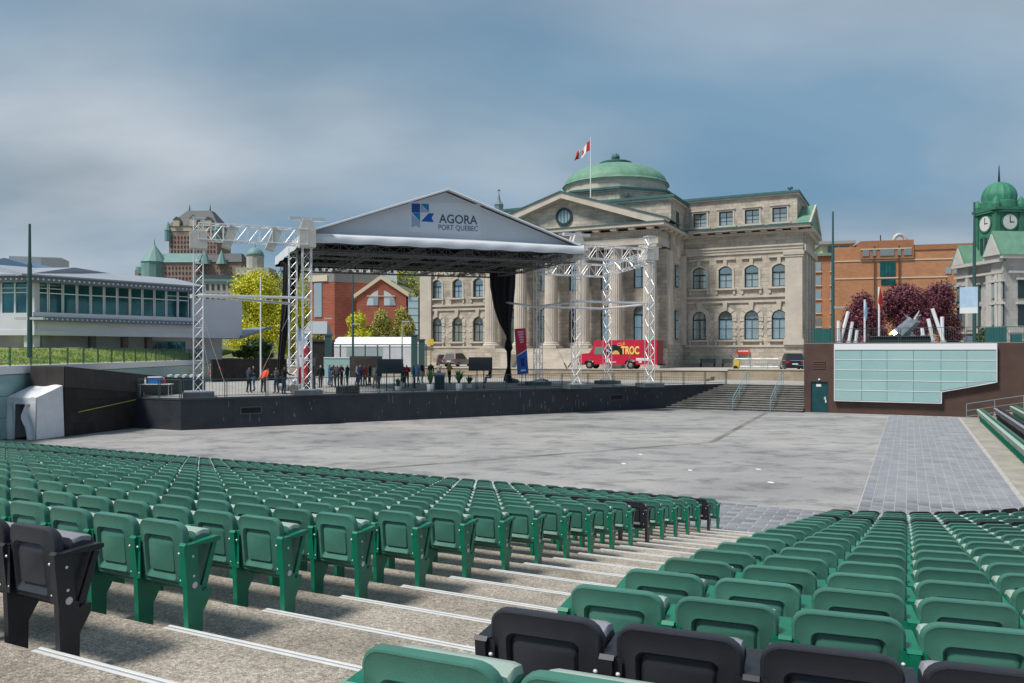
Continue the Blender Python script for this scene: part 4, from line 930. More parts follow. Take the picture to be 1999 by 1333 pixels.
put_text(van, 'CLE', 4.35, 2.42, .42, MATS['print orange'], -.022, width=.85, bold=.012, rot=math.radians(8))
put_text(van, 'la', 3.0, .82, .75, M_WHITE, -.012, width=.42, bold=.03); MB().box(3.15, 4.2, -.012, -.006, .72, .78).build('printed_line', M_WHITE, van)
for z, x0, x1 in ((1.12, 6.35, 7.7), (.98, 6.35, 7.9)): MB().box(x0, x1, -.012, -.006, z - .06, z + .05).build('printed_line', M_WHITE, van)
MB().box(6.65, 6.95, -.013, -.006, .70, .86).build('printed_line', M_WHITE, van)
def car(label, r, f, ang, col, L_=4.6, H_=1.68, W_=1.85, loc=None):
    m_ = mat('car paint ' + label[:12], col, .3, coat=.5, var=.03, scale=1)
    x, y = WF(r, f) if loc is None else loc
    t = thing('parked_car', label, 'car', (x, y, SZ), ang)
    low = [(-W_/2,.28),(-W_/2 - .02,.6),(-W_/2,.92),(W_/2,.92),(W_/2 + .02,.6),(W_/2,.28)]
    loops = [[(px_*s, yy, zz + dz) for px_, zz in low] for yy, s, dz in ((-L_/2, .86, .04), (-L_/2 + .15, .97, .0), (0, 1, 0), (L_/2 - .5, .98, -.02), (L_/2, .84, -.06))]
    mb = MB(); loft(mb, loops); mb.build('body', m_, t, smooth=35)
    cab = lambda w_, z0: [(-w_/2, z0), (w_/2, z0)]
    mb = MB(); b0 = [(-W_*.47, -L_/2 + .1, .921), (W_*.47, -L_/2 + .1, .921), (W_*.47, L_*.22, .921), (-W_*.47, L_*.22, .921)]; t0 = [(-W_*.38, -L_/2 + .45, H_), (W_*.38, -L_/2 + .45, H_), (W_*.38, L_*.02, H_), (-W_*.38, L_*.02, H_)]
    mb.add(b0 + t0, [(3,2,1,0),(4,5,6,7),(0,1,5,4),(1,2,6,5),(2,3,7,6),(3,0,4,7)]); mb.build('cabin', m_, t)
    def pane(i, j, nm, k=.12, off=.012):
        q = [Vector(b0[i]), Vector(b0[j]), Vector(t0[j]), Vector(t0[i])]; c = sum(q, Vector())/4; n_ = (q[1] - q[0]).cross(q[3] - q[0]).normalized()
        if n_.dot(c - Vector((0, 0, 1.2))) < 0: n_ = -n_
        qq = [c + (p - c)*(1 - k*1.6) + n_*off for p in q]; MB().add(qq + [p - n_*.008 for p in qq], [(0,1,2,3),(7,6,5,4),(0,4,5,1),(1,5,6,2),(2,6,7,3),(3,7,4,0)]).build(nm, mat('tinted car glass', (0.02,0.025,0.03), .3, spec=.4), t)
    pane(0, 1, 'rear_window'); pane(1, 2, 'side_window', .08); pane(3, 0, 'side_window', .08); pane(2, 3, 'windscreen')
    for s in (-1, 1):
        MB().box(s*W_*.36 - .16, s*W_*.36 + .16, -L_/2 - .03, -L_/2 + .2, .72, .95).build('tail_light', mat('tail light red', (0.45,0.02,0.03), .3), t)
        for yy in (-L_*.30, L_*.32):
            wl = MB(); wl.lathe([(.2,0),(.31,0),(.34,.04),(.34,.18),(.31,.22),(.2,.22)], 18)
            for i in range(len(wl.v)): a, b_, c_ = wl.v[i]; wl.v[i] = (s*(W_/2 - .02) - s*(.2 - c_), yy + a, .34 + b_)
            w_ = wl.build('wheel', M_TYRE, t); rm = MB().lathe([(.2,0),(.12,.02),(.02,.02)], 12)
            for i in range(len(rm.v)): a, b_, c_ = rm.v[i]; rm.v[i] = (s*(W_/2 - .01 + c_), yy + a, .34 + b_)
            rm.build('rim', M_RIM, w_)
    MB().box(-.26, .26, -L_/2 - .02, -L_/2 + .03, .62, .74).build('number_plate', M_WHITE, t); MB().box(-W_*.4, W_*.4, -L_/2 - .05, -L_/2 + .15, .32, .45).build('bumper', M_DARK, t)
    return t
car('dark blue grey sport utility car parked beside the brown pavilion', rz(1546, 700, 80.6)[0], 80.6, -TH + .25, (0.022,0.028,0.036))
q = P(893, 715, 100); car('silver grey sport utility car parked before the stone building', 0, 0, -.42, (0.16,0.15,0.16), loc=(q.x, q.y))
q = P(866, 715, 103); car('dark grey car parked next to the silver sport utility car', 0, 0, .10, (0.10,0.10,0.11), L_=4.3, H_=1.5, loc=(q.x, q.y))
for px in (1381, 1424):
    x, y = WF(rz(px, 705, 95.8)[0], 95.8); t = thing('park_bench', 'dark slatted bench standing against the stone building', 'bench', (x, y, SZ), -TH, 'benches by the stone wall')
    for i in range(3): MB().box(-.95, .95, -.25 + .17*i, -.12 + .17*i, .43, .47).build('seat_slat', M_DGREEN, t)
    for i in range(3): MB().box(-.95, .95, .28, .32, .55 + .15*i, .66 + .15*i).build('back_slat', M_DGREEN, t)
    for s in (-1, 1): MB().box(s*.8 - .04, s*.8 + .04, -.25, .28, 0, .428).box(s*.8 - .04, s*.8 + .04, .321, .36, 0, 1.0).build('leg', M_DARK, t)
x, y = WF(rz(1437, 715, 82)[0], 82); t = thing('yellow_cart', 'small yellow hand cart with black wheels on the pale street', 'cart', (x, y, SZ), -TH)
MB().prism([(-.3,.25),(.3,.25),(.38,.95),(-.2,1.1)], -.25, .25, 'y').build('tank', mat('yellow plastic', (0.62,0.42,0.03), .5), t); MB().tube((-.2,0,1.0), (-.55,0,1.45), .03).build('handle', M_DARK, t)
for s in (-1, 1):
    wl = MB().lathe([(.1,0),(.22,0),(.22,.1),(.1,.1)], 12)
    for i in range(len(wl.v)): a, b_, c_ = wl.v[i]; wl.v[i] = (a, s*.3 + c_ - .05, .22 + b_)
    wl.build('wheel', M_TYRE, t)
rail('street_railing', 'pale blue tubular railing on the street edge above the stairs', 'railing', WF(-15.2, 78.4) + (SZ,), WF(-7.2, 78.4) + (SZ,), 1.0, 5, 1, M_RAILBLUE, pair=False, r=.03, mid=(.55,))
for i in range(3):
    r_ = rz(1452 + 25*i, 700, 92)[0]; x, y = WF(r_, 92); t = thing('crowd_barrier', 'light grey steel crowd barrier standing before the stone building', 'barrier', (x, y, SZ), -TH, 'crowd barriers')
    mb = MB(); mb.tube((-.95,0,1.05),(.95,0,1.05),.022); mb.tube((-.95,0,.2),(.95,0,.2),.022); mb.tube((-.95,0,.0),(-.95,0,1.05),.022); mb.tube((.95,0,0),(.95,0,1.05),.022); mb.build('frame', M_STEEL, t)
    for j in range(12): MB().tube((-.8 + .145*j,0,.2),(-.8 + .145*j,0,1.05),.01,4).build('bar', M_STEEL, t)
r_ = rz(1451, 685, FW - .4)[0]; sg = thing('red_notice', 'small red notice board fixed low on the stone building', 'sign', WF(r_, FW - .45) + (SZ,), -TH)
MB().box(-.75, .75, -.03, 0, 1.55, 2.15).build('board', mat('notice red', (0.6,0.05,0.04), .5), sg); MB().box(-.6, .6, -.036, -.031, 1.86, 1.98).build('white_line', M_WHITE, sg)
for s in (-1, 1): MB().tube((s*.6, .03, 0), (s*.6, .03, 1.6), .03).build('post', M_STEEL, sg)
# ---------------------------------------------------------------- foliage helper
def leaf_cloud(name, parent, blobs, n, size, mats, seed=1, squash=1.0):
    """many small leaf faces spread through ellipsoid clumps: uneven outline with gaps"""
    rg = np.random.RandomState(seed); V = []; Fc = []; Mi = []
    wts = np.array([b[3]*b[4]*b[5] for b in blobs])**0.7; wts /= wts.sum()
    idx = rg.choice(len(blobs), n, p=wts)
    for i in idx:
        x, y, z, rx, ry, rz_ = blobs[i]
        d = rg.normal(size=3); d /= np.linalg.norm(d); rr = rg.uniform(0.25, 1.0)**0.5 * (1 + 0.18*rg.normal())
        c = np.array([x + d[0]*rx*rr, y + d[1]*ry*rr, z + d[2]*rz_*rr])
        a = rg.normal(size=3); a /= np.linalg.norm(a); b = np.cross(a, d + 0.3*rg.normal(size=3)); b /= (np.linalg.norm(b) + 1e-6)
        s = size*rg.uniform(0.55, 1.4); k = len(V)
        V += [tuple(c - a*s), tuple(c + b*s*0.55), tuple(c + a*s), tuple(c - b*s*0.55)]; Fc.append((k, k+1, k+2, k+3)); Mi.append(int(rg.randint(len(mats))))
    mb = MB(); mb.v = V; mb.f = Fc; mb.m = Mi
    return mb.build(name, mats, parent, recalc=False)
def limbs(parent, base, h, r, blobs, m, seed=0):
    rg = random.Random(seed); mb = MB(); top = Vector((base[0] + rg.uniform(-.2,.2), base[1], base[2] + h)); mb.tube(base, top, r, 8, r2=r*.6)
    for b in blobs:
        c = Vector(b[:3]); mid = top.lerp(c, .5) + Vector((rg.uniform(-.3,.3), rg.uniform(-.3,.3), .2)); mb.tube(top - Vector((0,0,rg.uniform(0, h*.3))), mid, r*.45, 6, r2=r*.3); mb.tube(mid, c, r*.3, 5, r2=r*.08)
        for _ in range(4):
            e = c + Vector((rg.uniform(-1,1)*b[3], rg.uniform(-1,1)*b[4], rg.uniform(-.3,.9)*b[5])); mb.tube(c.lerp(mid, .3), e, r*.14, 4, r2=r*.03)
    return mb.build('trunk', m, parent)
M_BARK = mat('bark', (0.10,0.075,0.055), 0.95, var=.3, scale=4)
LY = [mat('spring leaf %d' % i, c, 0.6) for i, c in enumerate(((0.60,0.58,0.02), (0.47,0.50,0.02), (0.68,0.62,0.05)))]
LO = [mat('bud leaf %d' % i, c, 0.6) for i, c in enumerate(((0.42,0.40,0.06), (0.32,0.31,0.08), (0.38,0.30,0.10)))]
LP = [mat('purple leaf %d' % i, c, 0.6) for i, c in enumerate(((0.15,0.040,0.062), (0.20,0.060,0.085), (0.085,0.024,0.036)))]
LG = [mat('green leaf %d' % i, c, 0.6) for i, c in enumerate(((0.05,0.10,0.025), (0.035,0.075,0.02), (0.08,0.13,0.03)))]
def tree(name, label, px, py_base, py_top, Z, wpx, leaves, n, size, seed, group=None, zb=None, cat='tree', nb=9, trunk=.35):
    b = P(px, py_base, Z); s = Z/FPX; zt = EYE - (py_top - HOR)*s; w = wpx*s/2; z0 = b.z if zb is None else zb; h = zt - z0
    t = thing(name, label, cat, (b.x, b.y, z0), 0, group); rg = random.Random(seed); bl = []
    for i in range(nb):
        a = 2*math.pi*i/nb + rg.uniform(-.4,.4); hh = rg.uniform(.16, .8); rr = w*(.62 if hh < .62 else .40)*rg.uniform(.7,1.1)
        bl.append((rr*math.cos(a), rr*.8*math.sin(a), h*hh, w*rg.uniform(.32,.46), w*rg.uniform(.3,.42), h*rg.uniform(.13,.20)))
    bl.append((0, 0, h*.80, w*.45, w*.4, h*.18)); bl.append((w*.1, 0, h*.5, w*.5, w*.45, h*.22))
    limbs(t, (0,0,0), h*trunk, max(.12, h*.025), bl, M_BARK, seed); leaf_cloud('crown', t, bl, n, size, leaves, seed); return t
tree('willow_tree', 'tall yellow green willow behind the glazed white building', 503, 700, 522, 112, 128, LY, 42000, .155, 3, zb=2.6, trunk=.2, nb=14)
tree('willow_tree', 'yellow green tree seen through the lattice towers of the stage', 572, 700, 556, 118, 80, LY, 17000, .155, 5, zb=2.6, trunk=.2)
for i, (px, top, w, n) in enumerate(((700, 606, 66, 6500), (745, 602, 62, 6500), (785, 598, 56, 6000), (620, 628, 60, 4500))):
    tree('budding_tree', ['round yellowish budding tree before the red brick tower', 'round budding tree standing between two others before the gabled house', 'brownish budding tree before the gabled brick house', 'small budding tree beside the grey canopy'][i], px, 690, top, 104 + i, w, LO if i else LY, int(n*1.8), .13, 10 + i, group='budding trees before the brick houses', zb=3.4)
for i, (px, top, w, n) in enumerate(((1683, 566, 96, 8000), (1765, 548, 118, 11000), (1838, 546, 100, 9000))):
    tree('purple_tree', ['dark purple leaved tree beside the tall mast before the orange building', 'large purple leaved tree behind the steel sculpture', 'purple leaved tree next to the clock tower building'][i], px, 672, top, 92 + 2*i, w, LP, int(n*1.7), .14, 20 + i, group='purple trees before the orange building', zb=3.2)
tree('green_bush', 'dark green spreading bush at the end of the grass bank', 500, 700, 660, 82, 85, LG, 5000, .16, 31, cat='bush', trunk=.15, zb=3.6)
tree('green_bush', 'low light green bush beside the clock tower building fence', 1918, 668, 640, 84, 30, LG, 1500, .14, 33, cat='bush', trunk=.15, zb=4.6)
# ---------------------------------------------------------------- grass bank
M_GRASS = mat('bank soil grass', (0.27,0.36,0.07), 0.95, scale=.9, col2=(0.24,0.21,0.08), bump=.6, bscale=8)
t0 = Vector((-38.5,58)); t1 = Vector((-27.2,77.5)); gn = Vector((gd.y, -gd.x)).normalized()
bank = MB(); nu, nv = 60, 8
def bk(u, v):
    a = gA.lerp(gB, u) + Vector((-.55, 0)); b = Vector((-52, 34)).lerp(Vector((-27.6, 92)), u); p = a.lerp(b, v)
    return Vector((p.x, p.y, GH - .02 + 1.05*min(1, v*1.6) + .06*math.sin(u*60 + v*9)*(0 < v < 1)))
bank.grid(bk, nu, nv); bo = tag(bank.build('grass_bank', M_GRASS, smooth=True, recalc=False), kind='structure')
rg = np.random.RandomState(4); tf = MB()
for i in range(16000):
    u, v = rg.uniform(0, 1), rg.uniform(0.01, .6)**1.2; p = bk(u, v); h = rg.uniform(.06,.2); a = rg.uniform(0, 6.28); w_ = rg.uniform(.02,.05); k = len(tf.v)
    tf.v += [(p.x - w_*math.cos(a), p.y - w_*math.sin(a), p.z - .02), (p.x + w_*math.cos(a), p.y + w_*math.sin(a), p.z - .02), (p.x + rg.uniform(-.08,.08), p.y + rg.uniform(-.08,.08), p.z + h)]; tf.f.append((k,k+1,k+2)); tf.m.append(int(rg.randint(3)))
tag(tf.build('bank_grass', [mat('grass blade a', (0.22,0.42,0.06), .8), mat('grass blade b', (0.30,0.48,0.08), .8), mat('grass blade c', (0.36,0.34,0.14), .8)], recalc=False), 'tufted green grass on the bank', 'grass', kind='stuff')
# ---------------------------------------------------------------- glazed white terminal building (left)
M_TW = mat('shade-tinted white cladding', (0.60,0.61,0.66), 0.6, var=.05, scale=.6); M_TR = mat('grey metal roof', (0.30,0.33,0.38), 0.5, var=.08, scale=.4); M_FASC = mat('slate fascia', (0.16,0.18,0.24), 0.6)  # lavender of the shaded facade is put into the white cladding colour
T0 = Vector((-37.2, 62.0)); ta = math.atan2(.79, .612); TL = 16.2
tb = thing('terminal_building', 'white building with long band of teal windows and dotted eaves above grass bank', 'building', (T0.x, T0.y, 0), ta)
# local: x along the facade, -y towards the arena
EV = 10.3
MB().box(0, TL + 2.2, 0.02, 16, 5.75, 7.55).build('spandrel', M_TW, tb); MB().box(0, TL + 2.2, -.06, .019, 5.75, 6.15).build('base_band', M_TW, tb)
MB().box(-.2, 13.5, -.45, -.061, 6.85, 7.2).build('lower_fascia', M_FASC, tb); MB().box(-.2, 13.5, -.30, .019, 7.2005, 7.55).build('sill_band', M_TW, tb)
MB().box(0, 13.2, .35, 16, 7.55, 9.85).build('window_band', M_GLASST, tb)
nW = 12
xs_ = [13.0*((i/nW)) for i in range(nW + 1)]
for i in range(nW):
    x0, x1 = xs_[i] + .03, xs_[i+1] - .03; mb = MB(); fw = .06
    mb.box(x0, x0 + fw, .1, .3, 7.551, 9.85); mb.box(x1 - fw, x1, .1, .3, 7.551, 9.85); mb.box(x0 + fw, x1 - fw, .12, .28, 9.05, 9.13)
    if i in (0, 1, 10, 11): mb.box(x0 + fw, x1 - fw, .12, .28, 9.42, 9.48)
    w_ = mb.build('window', M_WHITE, tb); MB().box(x0 + fw, x1 - fw, .18, .2, 7.56, 9.84).build('pane', M_GLASST, w_)
MB().box(13.2, TL + 2.2, 0, 16, 7.551, 9.35).build('blank_wall', M_TW, tb)
MB().box(-.6, 14.0, -.75, .5, 9.851, EV).build('eave_fascia', M_FASC, tb)
dts = MB()
for i in range(38):
    for z in ((EV + 9.85)/2, ): dts.ball((-.4 + 14.2*i/37, -.77, z), .085, 6)
for i in range(36): dts.ball((0 + 13.3*i/35, -.47, 7.02), .07, 6)
tag(dts.build('eave_lights', M_WHITE, tb), kind='stuff')
MB().prism([(-.9, EV + .001), (-.9, EV + .12), (4.5, EV + 1.15), (16, EV + 1.2), (16, EV + .001)], -1.2, 14.1, 'x').build('roof', M_TR, tb)
MB().box(0, TL + 1.0, 1.5, 16, 3.4, 5.75).build('ground_floor_wall', mat('ground floor wall', (0.55,0.54,0.54), .8, var=.15, scale=.5), tb)
for i, x in enumerate((0.1, 4.4, 7.1, 9.2)): MB().box(x, x + .45, .3, .8, 3.4, 5.749).build('pillar', M_TW if i == 0 else mat('brown pillar', (0.13,0.10,0.09), .8), tb)
mb = MB()
for i in range(4): MB().box(9.9 + .9*i, 10.7 + .9*i, 1.42, 1.499, 4.5, 5.4).build('window', M_GLASST, tb)
MB().box(9.75, 13.6, 1.40, 1.419, 4.35, 4.48).build('sill', M_WHITE, tb)
MB().prism([(TL + 1.9, 6.0), (TL + 4.6, 6.9), (TL + 5.4, 6.95), (TL + 5.4, 6.75), (TL + 4.6, 6.65), (TL + 1.9, 5.7)], -.5, 2.5, 'y').build('curved_canopy', mat('canopy grey', (0.20,0.23,0.28), .5), tb)
# second facet, turned towards the arena
t2 = thing('terminal_wing', 'white end wing with two tall teal windows joined to the glazed building', 'building', (T0.x, T0.y, 0), math.radians(-6))
MB().box(-14, -.05, .02, 12, 5.75, 7.5).build('spandrel', M_TW, t2); MB().box(-14, -.05, -.05, .019, 5.75, 6.15).build('base_band', M_TW, t2); MB().box(-14, -.1, .3, 12, 7.501, 9.85).build('window_band', M_GLASST, t2)
for i in range(7):
    x1 = -.55 - 1.15*i; mb = MB().box(x1 - .06, x1, .1, .28, 7.501, 9.85).box(x1 - 1.15, x1 - 1.09, .1, .28, 7.501, 9.85).box(x1 - 1.09, x1 - .06, .12, .26, 9.05, 9.13).box(x1 - 1.09, x1 - .06, .12, .26, 9.42, 9.48)
    w_ = mb.build('window', M_WHITE, t2); MB().box(x1 - 1.09, x1 - .06, .2, .22, 7.51, 9.84).build('pane', M_GLASST, w_)
MB().box(-.54, .1, -.1, .5, 5.75, 9.85).build('corner_post', M_TW, t2); MB().box(-14, .2, -.7, .5, 9.851, EV + .02).build('eave_fascia', M_FASC, t2)
dts = MB()
for i in range(30): dts.ball((-13 + 13*i/29, -.72, (EV + 9.85)/2), .085, 6)
tag(dts.build('eave_lights', M_WHITE, t2), kind='stuff')
MB().prism([(-.9, EV + .021), (-.9, EV + .14), (4.5, EV + 1.2), (12, EV + 1.2), (12, EV + .021)], -14, .2, 'x').build('roof', M_TR, t2)
MB().box(-14, -.3, 1.3, 12, 3.4, 5.749).build('ground_floor_wall', MATS['ground floor wall'], t2)
for x in (-.5, -3.6): MB().box(x - .5, x, .2, .7, 3.4, 5.749).build('pillar', M_TW, t2)
q = P(78, 517, 92); mb = MB(); bx_ = thing('roof_plant_box', 'pale grey plant room standing above the roof of the glazed building', 'building', (q.x, q.y, 0), .3)
MB().box(-2.6, 2.6, -2, 2, 4, P(78, 505, 92).z).build('wall', mat('plant cladding', (0.42,0.43,0.42), .7, var=.1, scale=.5), bx_); MB().box(.6, 2.62, -2.02, -2.001, 10, P(78, 506, 92).z).build('panel', mat('plant panel', (0.30,0.31,0.31), .7), bx_)
q = P(8, 525, 80); MB_ = thing('blue_roof_house', 'blue metal hipped roof rising behind the white end wing', 'building', (q.x, q.y, 0), 0)
MB().prism([(-5, P(0,527,80).z), (0, P(0,503,80).z), (4.2, P(0,527,80).z)], 0, 8, 'y').build('roof', mat('blue roof', (0.09,0.17,0.26), .5), MB_); MB().box(-4.5, 3.8, .3, 7.7, 4, P(0,527,80).z - .01).build('wall', M_TW, MB_)
# ---------------------------------------------------------------- hill, upper town, chateau
M_HILL = mat('hill scrub', (0.16,0.18,0.07), .95, scale=.03, col2=(0.09,0.10,0.05))
hb = MB()
def hl(u, v):
    x = -420 + 520*u; y = 230 + 420*v; s = max(0, 1 - ((x + 60)/140)**2)
    return Vector((x, y, 3 + 108*v*s*(1 + .12*math.sin(u*23) + .1*math.sin(u*51 + v*13))))
hb.grid(hl, 60, 30); tag(hb.build('upper_town_hill', M_HILL, smooth=True, recalc=False), kind='structure')
lv = MB(); rg = np.random.RandomState(9)
hill_leaf = []
for i in range(260):
    u, v = rg.uniform(.50,.80), rg.uniform(.12, .62); p = hl(u, v); r_ = rg.uniform(1.6, 4.0); hill_leaf.append((p.x, p.y, p.z + r_*.6, r_, r_, r_*.8))
o = leaf_cloud('hillside_trees', None, hill_leaf, 26000, .42, LG + LY[:1] + LO[:1], 12); tag(o, 'mixed green wood covering the hillside behind the brick houses', 'trees', kind='stuff')
M_CHB = brickmat('haze-muted chateau brick', (0.30,0.19,0.15), (0.35,0.225,0.18), (0.36,0.28,0.24), 2.4, 1.6, .18, bump=.1, stain=.25); M_CHR = mat('chateau copper', (0.12,0.24,0.24), .6, scale=.08, col2=(0.19,0.31,0.29)); M_CHG = mat('chateau dark slate', (0.085,0.09,0.095), .6, var=.2, scale=.2)  # brick muted so that its colour carries the distance haze
M_CHW = mat('chateau window', (0.05,0.05,0.06), .4); M_CHT = mat('chateau stone', (0.50,0.42,0.33), .8)
ZC = 620; sC = ZC/FPX
co_ = P(999.5, 688, ZC)
chx = lambda px: (px - 345)*sC
chz = lambda py: EYE - (py - HOR)*sC
ch = thing('hilltop_chateau', 'red brick chateau with steep dark tower roof and green copper wings on the hill', 'building', (P(345, 688, ZC).x, ZC, 0), 0)
def chbox(name, x0, x1, y0, y1, d0, d1, m): return MB().box(chx(x0), chx(x1), d0, d1, chz(y1), chz(y0)).build(name, m, ch)
chbox('tower_wall', 330, 424, 451, 545, 0, 30, M_CHB); chbox('tower_stone_top', 329, 425, 440, 451, -.4, 30.4, M_CHT)
def frust(name, x0, x1, xa, xb, yb_, yt, d0, d1, m):
    zb_, zt_ = chz(yb_), chz(yt); i = (d1 - d0)*.38
    MB().add([(chx(x0),d0,zb_),(chx(x1),d0,zb_),(chx(x1),d1,zb_),(chx(x0),d1,zb_),(chx(xa),d0+i,zt_),(chx(xb),d0+i,zt_),(chx(xb),d1-i,zt_),(chx(xa),d1-i,zt_)], [(3,2,1,0),(4,5,6,7),(0,1,5,4),(1,2,6,5),(2,3,7,6),(3,0,4,7)]).build(name, m, ch)
frust('tower_roof', 327, 427, 355, 402, 441, 406, -1, 31, M_CHG)
for px in (355, 396): MB().tube((chx(px), 15, chz(408)), (chx(px), 15, chz(391)), .9, 6, r2=.05).build('roof_finial', M_CHG, ch)
for px, yt in ((328, 432), (424, 433)):
    MB().lathe([(2.6, chz(470)), (2.6, chz(452)), (2.9, chz(450)), (.1, chz(yt))], 8, (chx(px), 0, 0)).build('corner_turret', M_CHR, ch)
for x0, x1, y0, y1, dd in ((372, 385, 427, 442, 0), (340, 352, 430, 442, 0), (402, 414, 430, 442, 0)): MB().box(chx(x0), chx(x1), -2, 6, chz(y1), chz(y0)).build('dormer', M_CHT, ch); MB().prism([(chx(x0 - 1), chz(y0)), (chx(x1 + 1), chz(y0)), (chx((x0 + x1)/2), chz(y0 - 7))], -2.2, 6, 'y').build('dormer_roof', M_CHG, ch)
wd = MB()
for r_ in range(7):
    for c in range(14): wd.box(chx(334 + 6.4*c), chx(336.6 + 6.4*c), -.25, .0, chz(461 + 9*r_ + 5), chz(461 + 9*r_))
tag(wd.build('tower_windows', M_CHW, ch), kind='stuff')
chbox('left_wing_wall', 292, 400, 515, 572, -14, 12, M_CHB); frust('left_wing_roof', 290, 402, 302, 400, 516, 496, -15, 13, M_CHR)
MB().lathe([(9.4, chz(572)), (9.4, chz(516)), (10, chz(515)), (.1, chz(480))], 12, (chx(313), -10, 0)).build('round_tower', M_CHR, ch); MB().tube((chx(313), -10, chz(481)), (chx(313), -10, chz(468)), .5, 5, r2=.05).build('tower_spike', M_CHR, ch)
chbox('far_wing', 268, 294, 528, 572, -4, 10, M_CHB); MB().lathe([(5, chz(535)), (5.2, chz(522)), (.1, chz(510))], 10, (chx(279), 0, 0)).build('small_turret', M_CHR, ch)
chbox('right_wing_wall', 400, 476, 512, 560, -6, 14, M_CHB); frust('right_wing_roof', 398, 478, 405, 470, 513, 494, -7, 15, M_CHG)
for px in (408, 440): MB().lathe([(4.6, chz(518)), (.1, chz(490))], 8, (chx(px), -8, 0)).build('pointed_turret', M_CHR, ch)
wd = MB()
for r_ in range(4):
    for c in range(26): wd.box(chx(298 + 6.6*c), chx(300.4 + 6.6*c), -14.3, -14.0, chz(524 + 10*r_ + 5), chz(524 + 10*r_))
tag(wd.build('wing_windows', M_CHW, ch), kind='stuff')
# domed grey block right of it, and long stone office block below
ZD2 = 480; s2 = ZD2/FPX; q = P(492, 688, ZD2); dmb = thing('domed_office', 'pale stone block with small green dome below the chateau', 'building', (q.x, ZD2, 0), 0)
dz = lambda py: EYE - (py - HOR)*s2
MB().box(-10*1, 10, 0, 16, 10, dz(522)).build('wall', mat('pale office stone', (0.42,0.40,0.36), .8, var=.1, scale=.2), dmb); MB().lathe([(5.2, dz(522)), (5.2, dz(499)), (5.5, dz(498))], 12, (0, 6, 0)).build('drum', MATS['pale office stone'], dmb)
MB().lathe([(5.3*math.cos(math.radians(a)), dz(498) + 5.5*math.sin(math.radians(a))) for a in range(0, 90, 15)], 16, (0, 6, 0)).build('dome', M_CHR, dmb, smooth=True); MB().tube((0,6,dz(483)), (0,6,dz(470)), .4, 5, r2=.05).build('spike', M_CHR, dmb)
ZO = 300; so_ = ZO/FPX; q = P(440, 688, ZO); ofb = thing('long_stone_office', 'long grey stone office with green cornice below the chateau', 'building', (q.x, ZO, 0), .12)
oz = lambda py: EYE - (py - HOR)*so_
MB().box(-12, 11, 0, 14, 3, oz(550)).build('wall', mat('office stone', (0.40,0.38,0.34), .8, var=.1, scale=.2), ofb); MB().box(-12.4, 11.4, -.5, 14, oz(549.9), oz(545)).build('cornice', M_CHR, ofb); MB().box(-11, 10, 1, 13, oz(544.9), oz(536)).build('roof', M_CHG, ofb)
for j in range(3):
    for i in range(11): MB().box(-11 + 2*i, -10.1 + 2*i, -.12, -.001, oz(566 + 18*j), oz(555 + 18*j)).build('window', M_CHW, ofb)
for i, (px, py0, w_, h_) in enumerate(((650, 520, 40, 26), (705, 522, 56, 24), (760, 519, 30, 22), (620, 516, 30, 20))):
    Zh = 330 + 12*i; q = P(px, py0, Zh); sh_ = Zh/FPX; t = thing('hillside_house', ['white hillside house with flat top behind the brick tower', 'wide white hillside house above the brick tower roof', 'small white hillside house among the green trees', 'narrow white hillside house next to the stage tower'][i], 'house', (q.x, Zh, 0), .1*i)
    W_ = w_*sh_; H_ = h_*sh_; z1 = q.z + H_*.2
    MB().box(-W_/2, W_/2, 0, 9, z1 - H_ - 14, z1).build('wall', M_WHITE, t); MB().box(-W_/2 - .4, W_/2 + .4, -.4, 9.4, z1 + .001, z1 + .8).build('roof', mat('house roof %d' % (i % 2), ((0.25,0.28,0.28), (0.14,0.26,0.24))[i % 2], .7), t)
    for k in range(max(2, int(W_/3))): MB().box(-W_/2 + 1 + 3*k, -W_/2 + 2.2 + 3*k, -.1, -.001, z1 - 4, z1 - 2).build('window', M_CHW, t)
# church spire far behind
q = P(974, 688, 260); spz = lambda py: EYE - (py - HOR)*260/FPX
sp = thing('church_spire', 'thin grey church spire with cross rising behind the stone building', 'church', (q.x, 260, 0), 0)
MB().lathe([(1.4, 20), (1.4, spz(402)), (1.6, spz(400)), (.8, spz(394)), (.5, spz(390)), (.12, spz(377))], 8).build('spire', mat('spire lead', (0.14,0.20,0.22), .6), sp); MB().box(-.08,.08,-.08,.08, spz(377.2), spz(368)).box(-.55,.55,-.07,.07, spz(372.6), spz(371.4)).build('cross', M_DARK, sp)
# ---------------------------------------------------------------- red brick houses seen under the stage roof
M_RB = brickmat('red brick', (0.30,0.075,0.045), (0.37,0.10,0.06), (0.30,0.17,0.13), .9, .3, .03, bump=.2, stain=.2); M_RBG = mat('grey parapet', (0.22,0.22,0.21), .8, var=.1, scale=.4); M_CREAM = mat('cream trim', (0.60,0.52,0.38), .7)
ZR = 150; sR = ZR/FPX
def bld(name, label, px, rz_): q = P(px, 688, ZR); return thing(name, label, 'building', (q.x, q.y, 0), rz_)
zR = lambda py, Z=ZR: EYE - (py - HOR)*Z/FPX
rt = bld('brick_tower_block', 'red brick tower block with grey parapet and tall glazed strip', 653, 0)
wx = lambda px: (px - 653)*sR
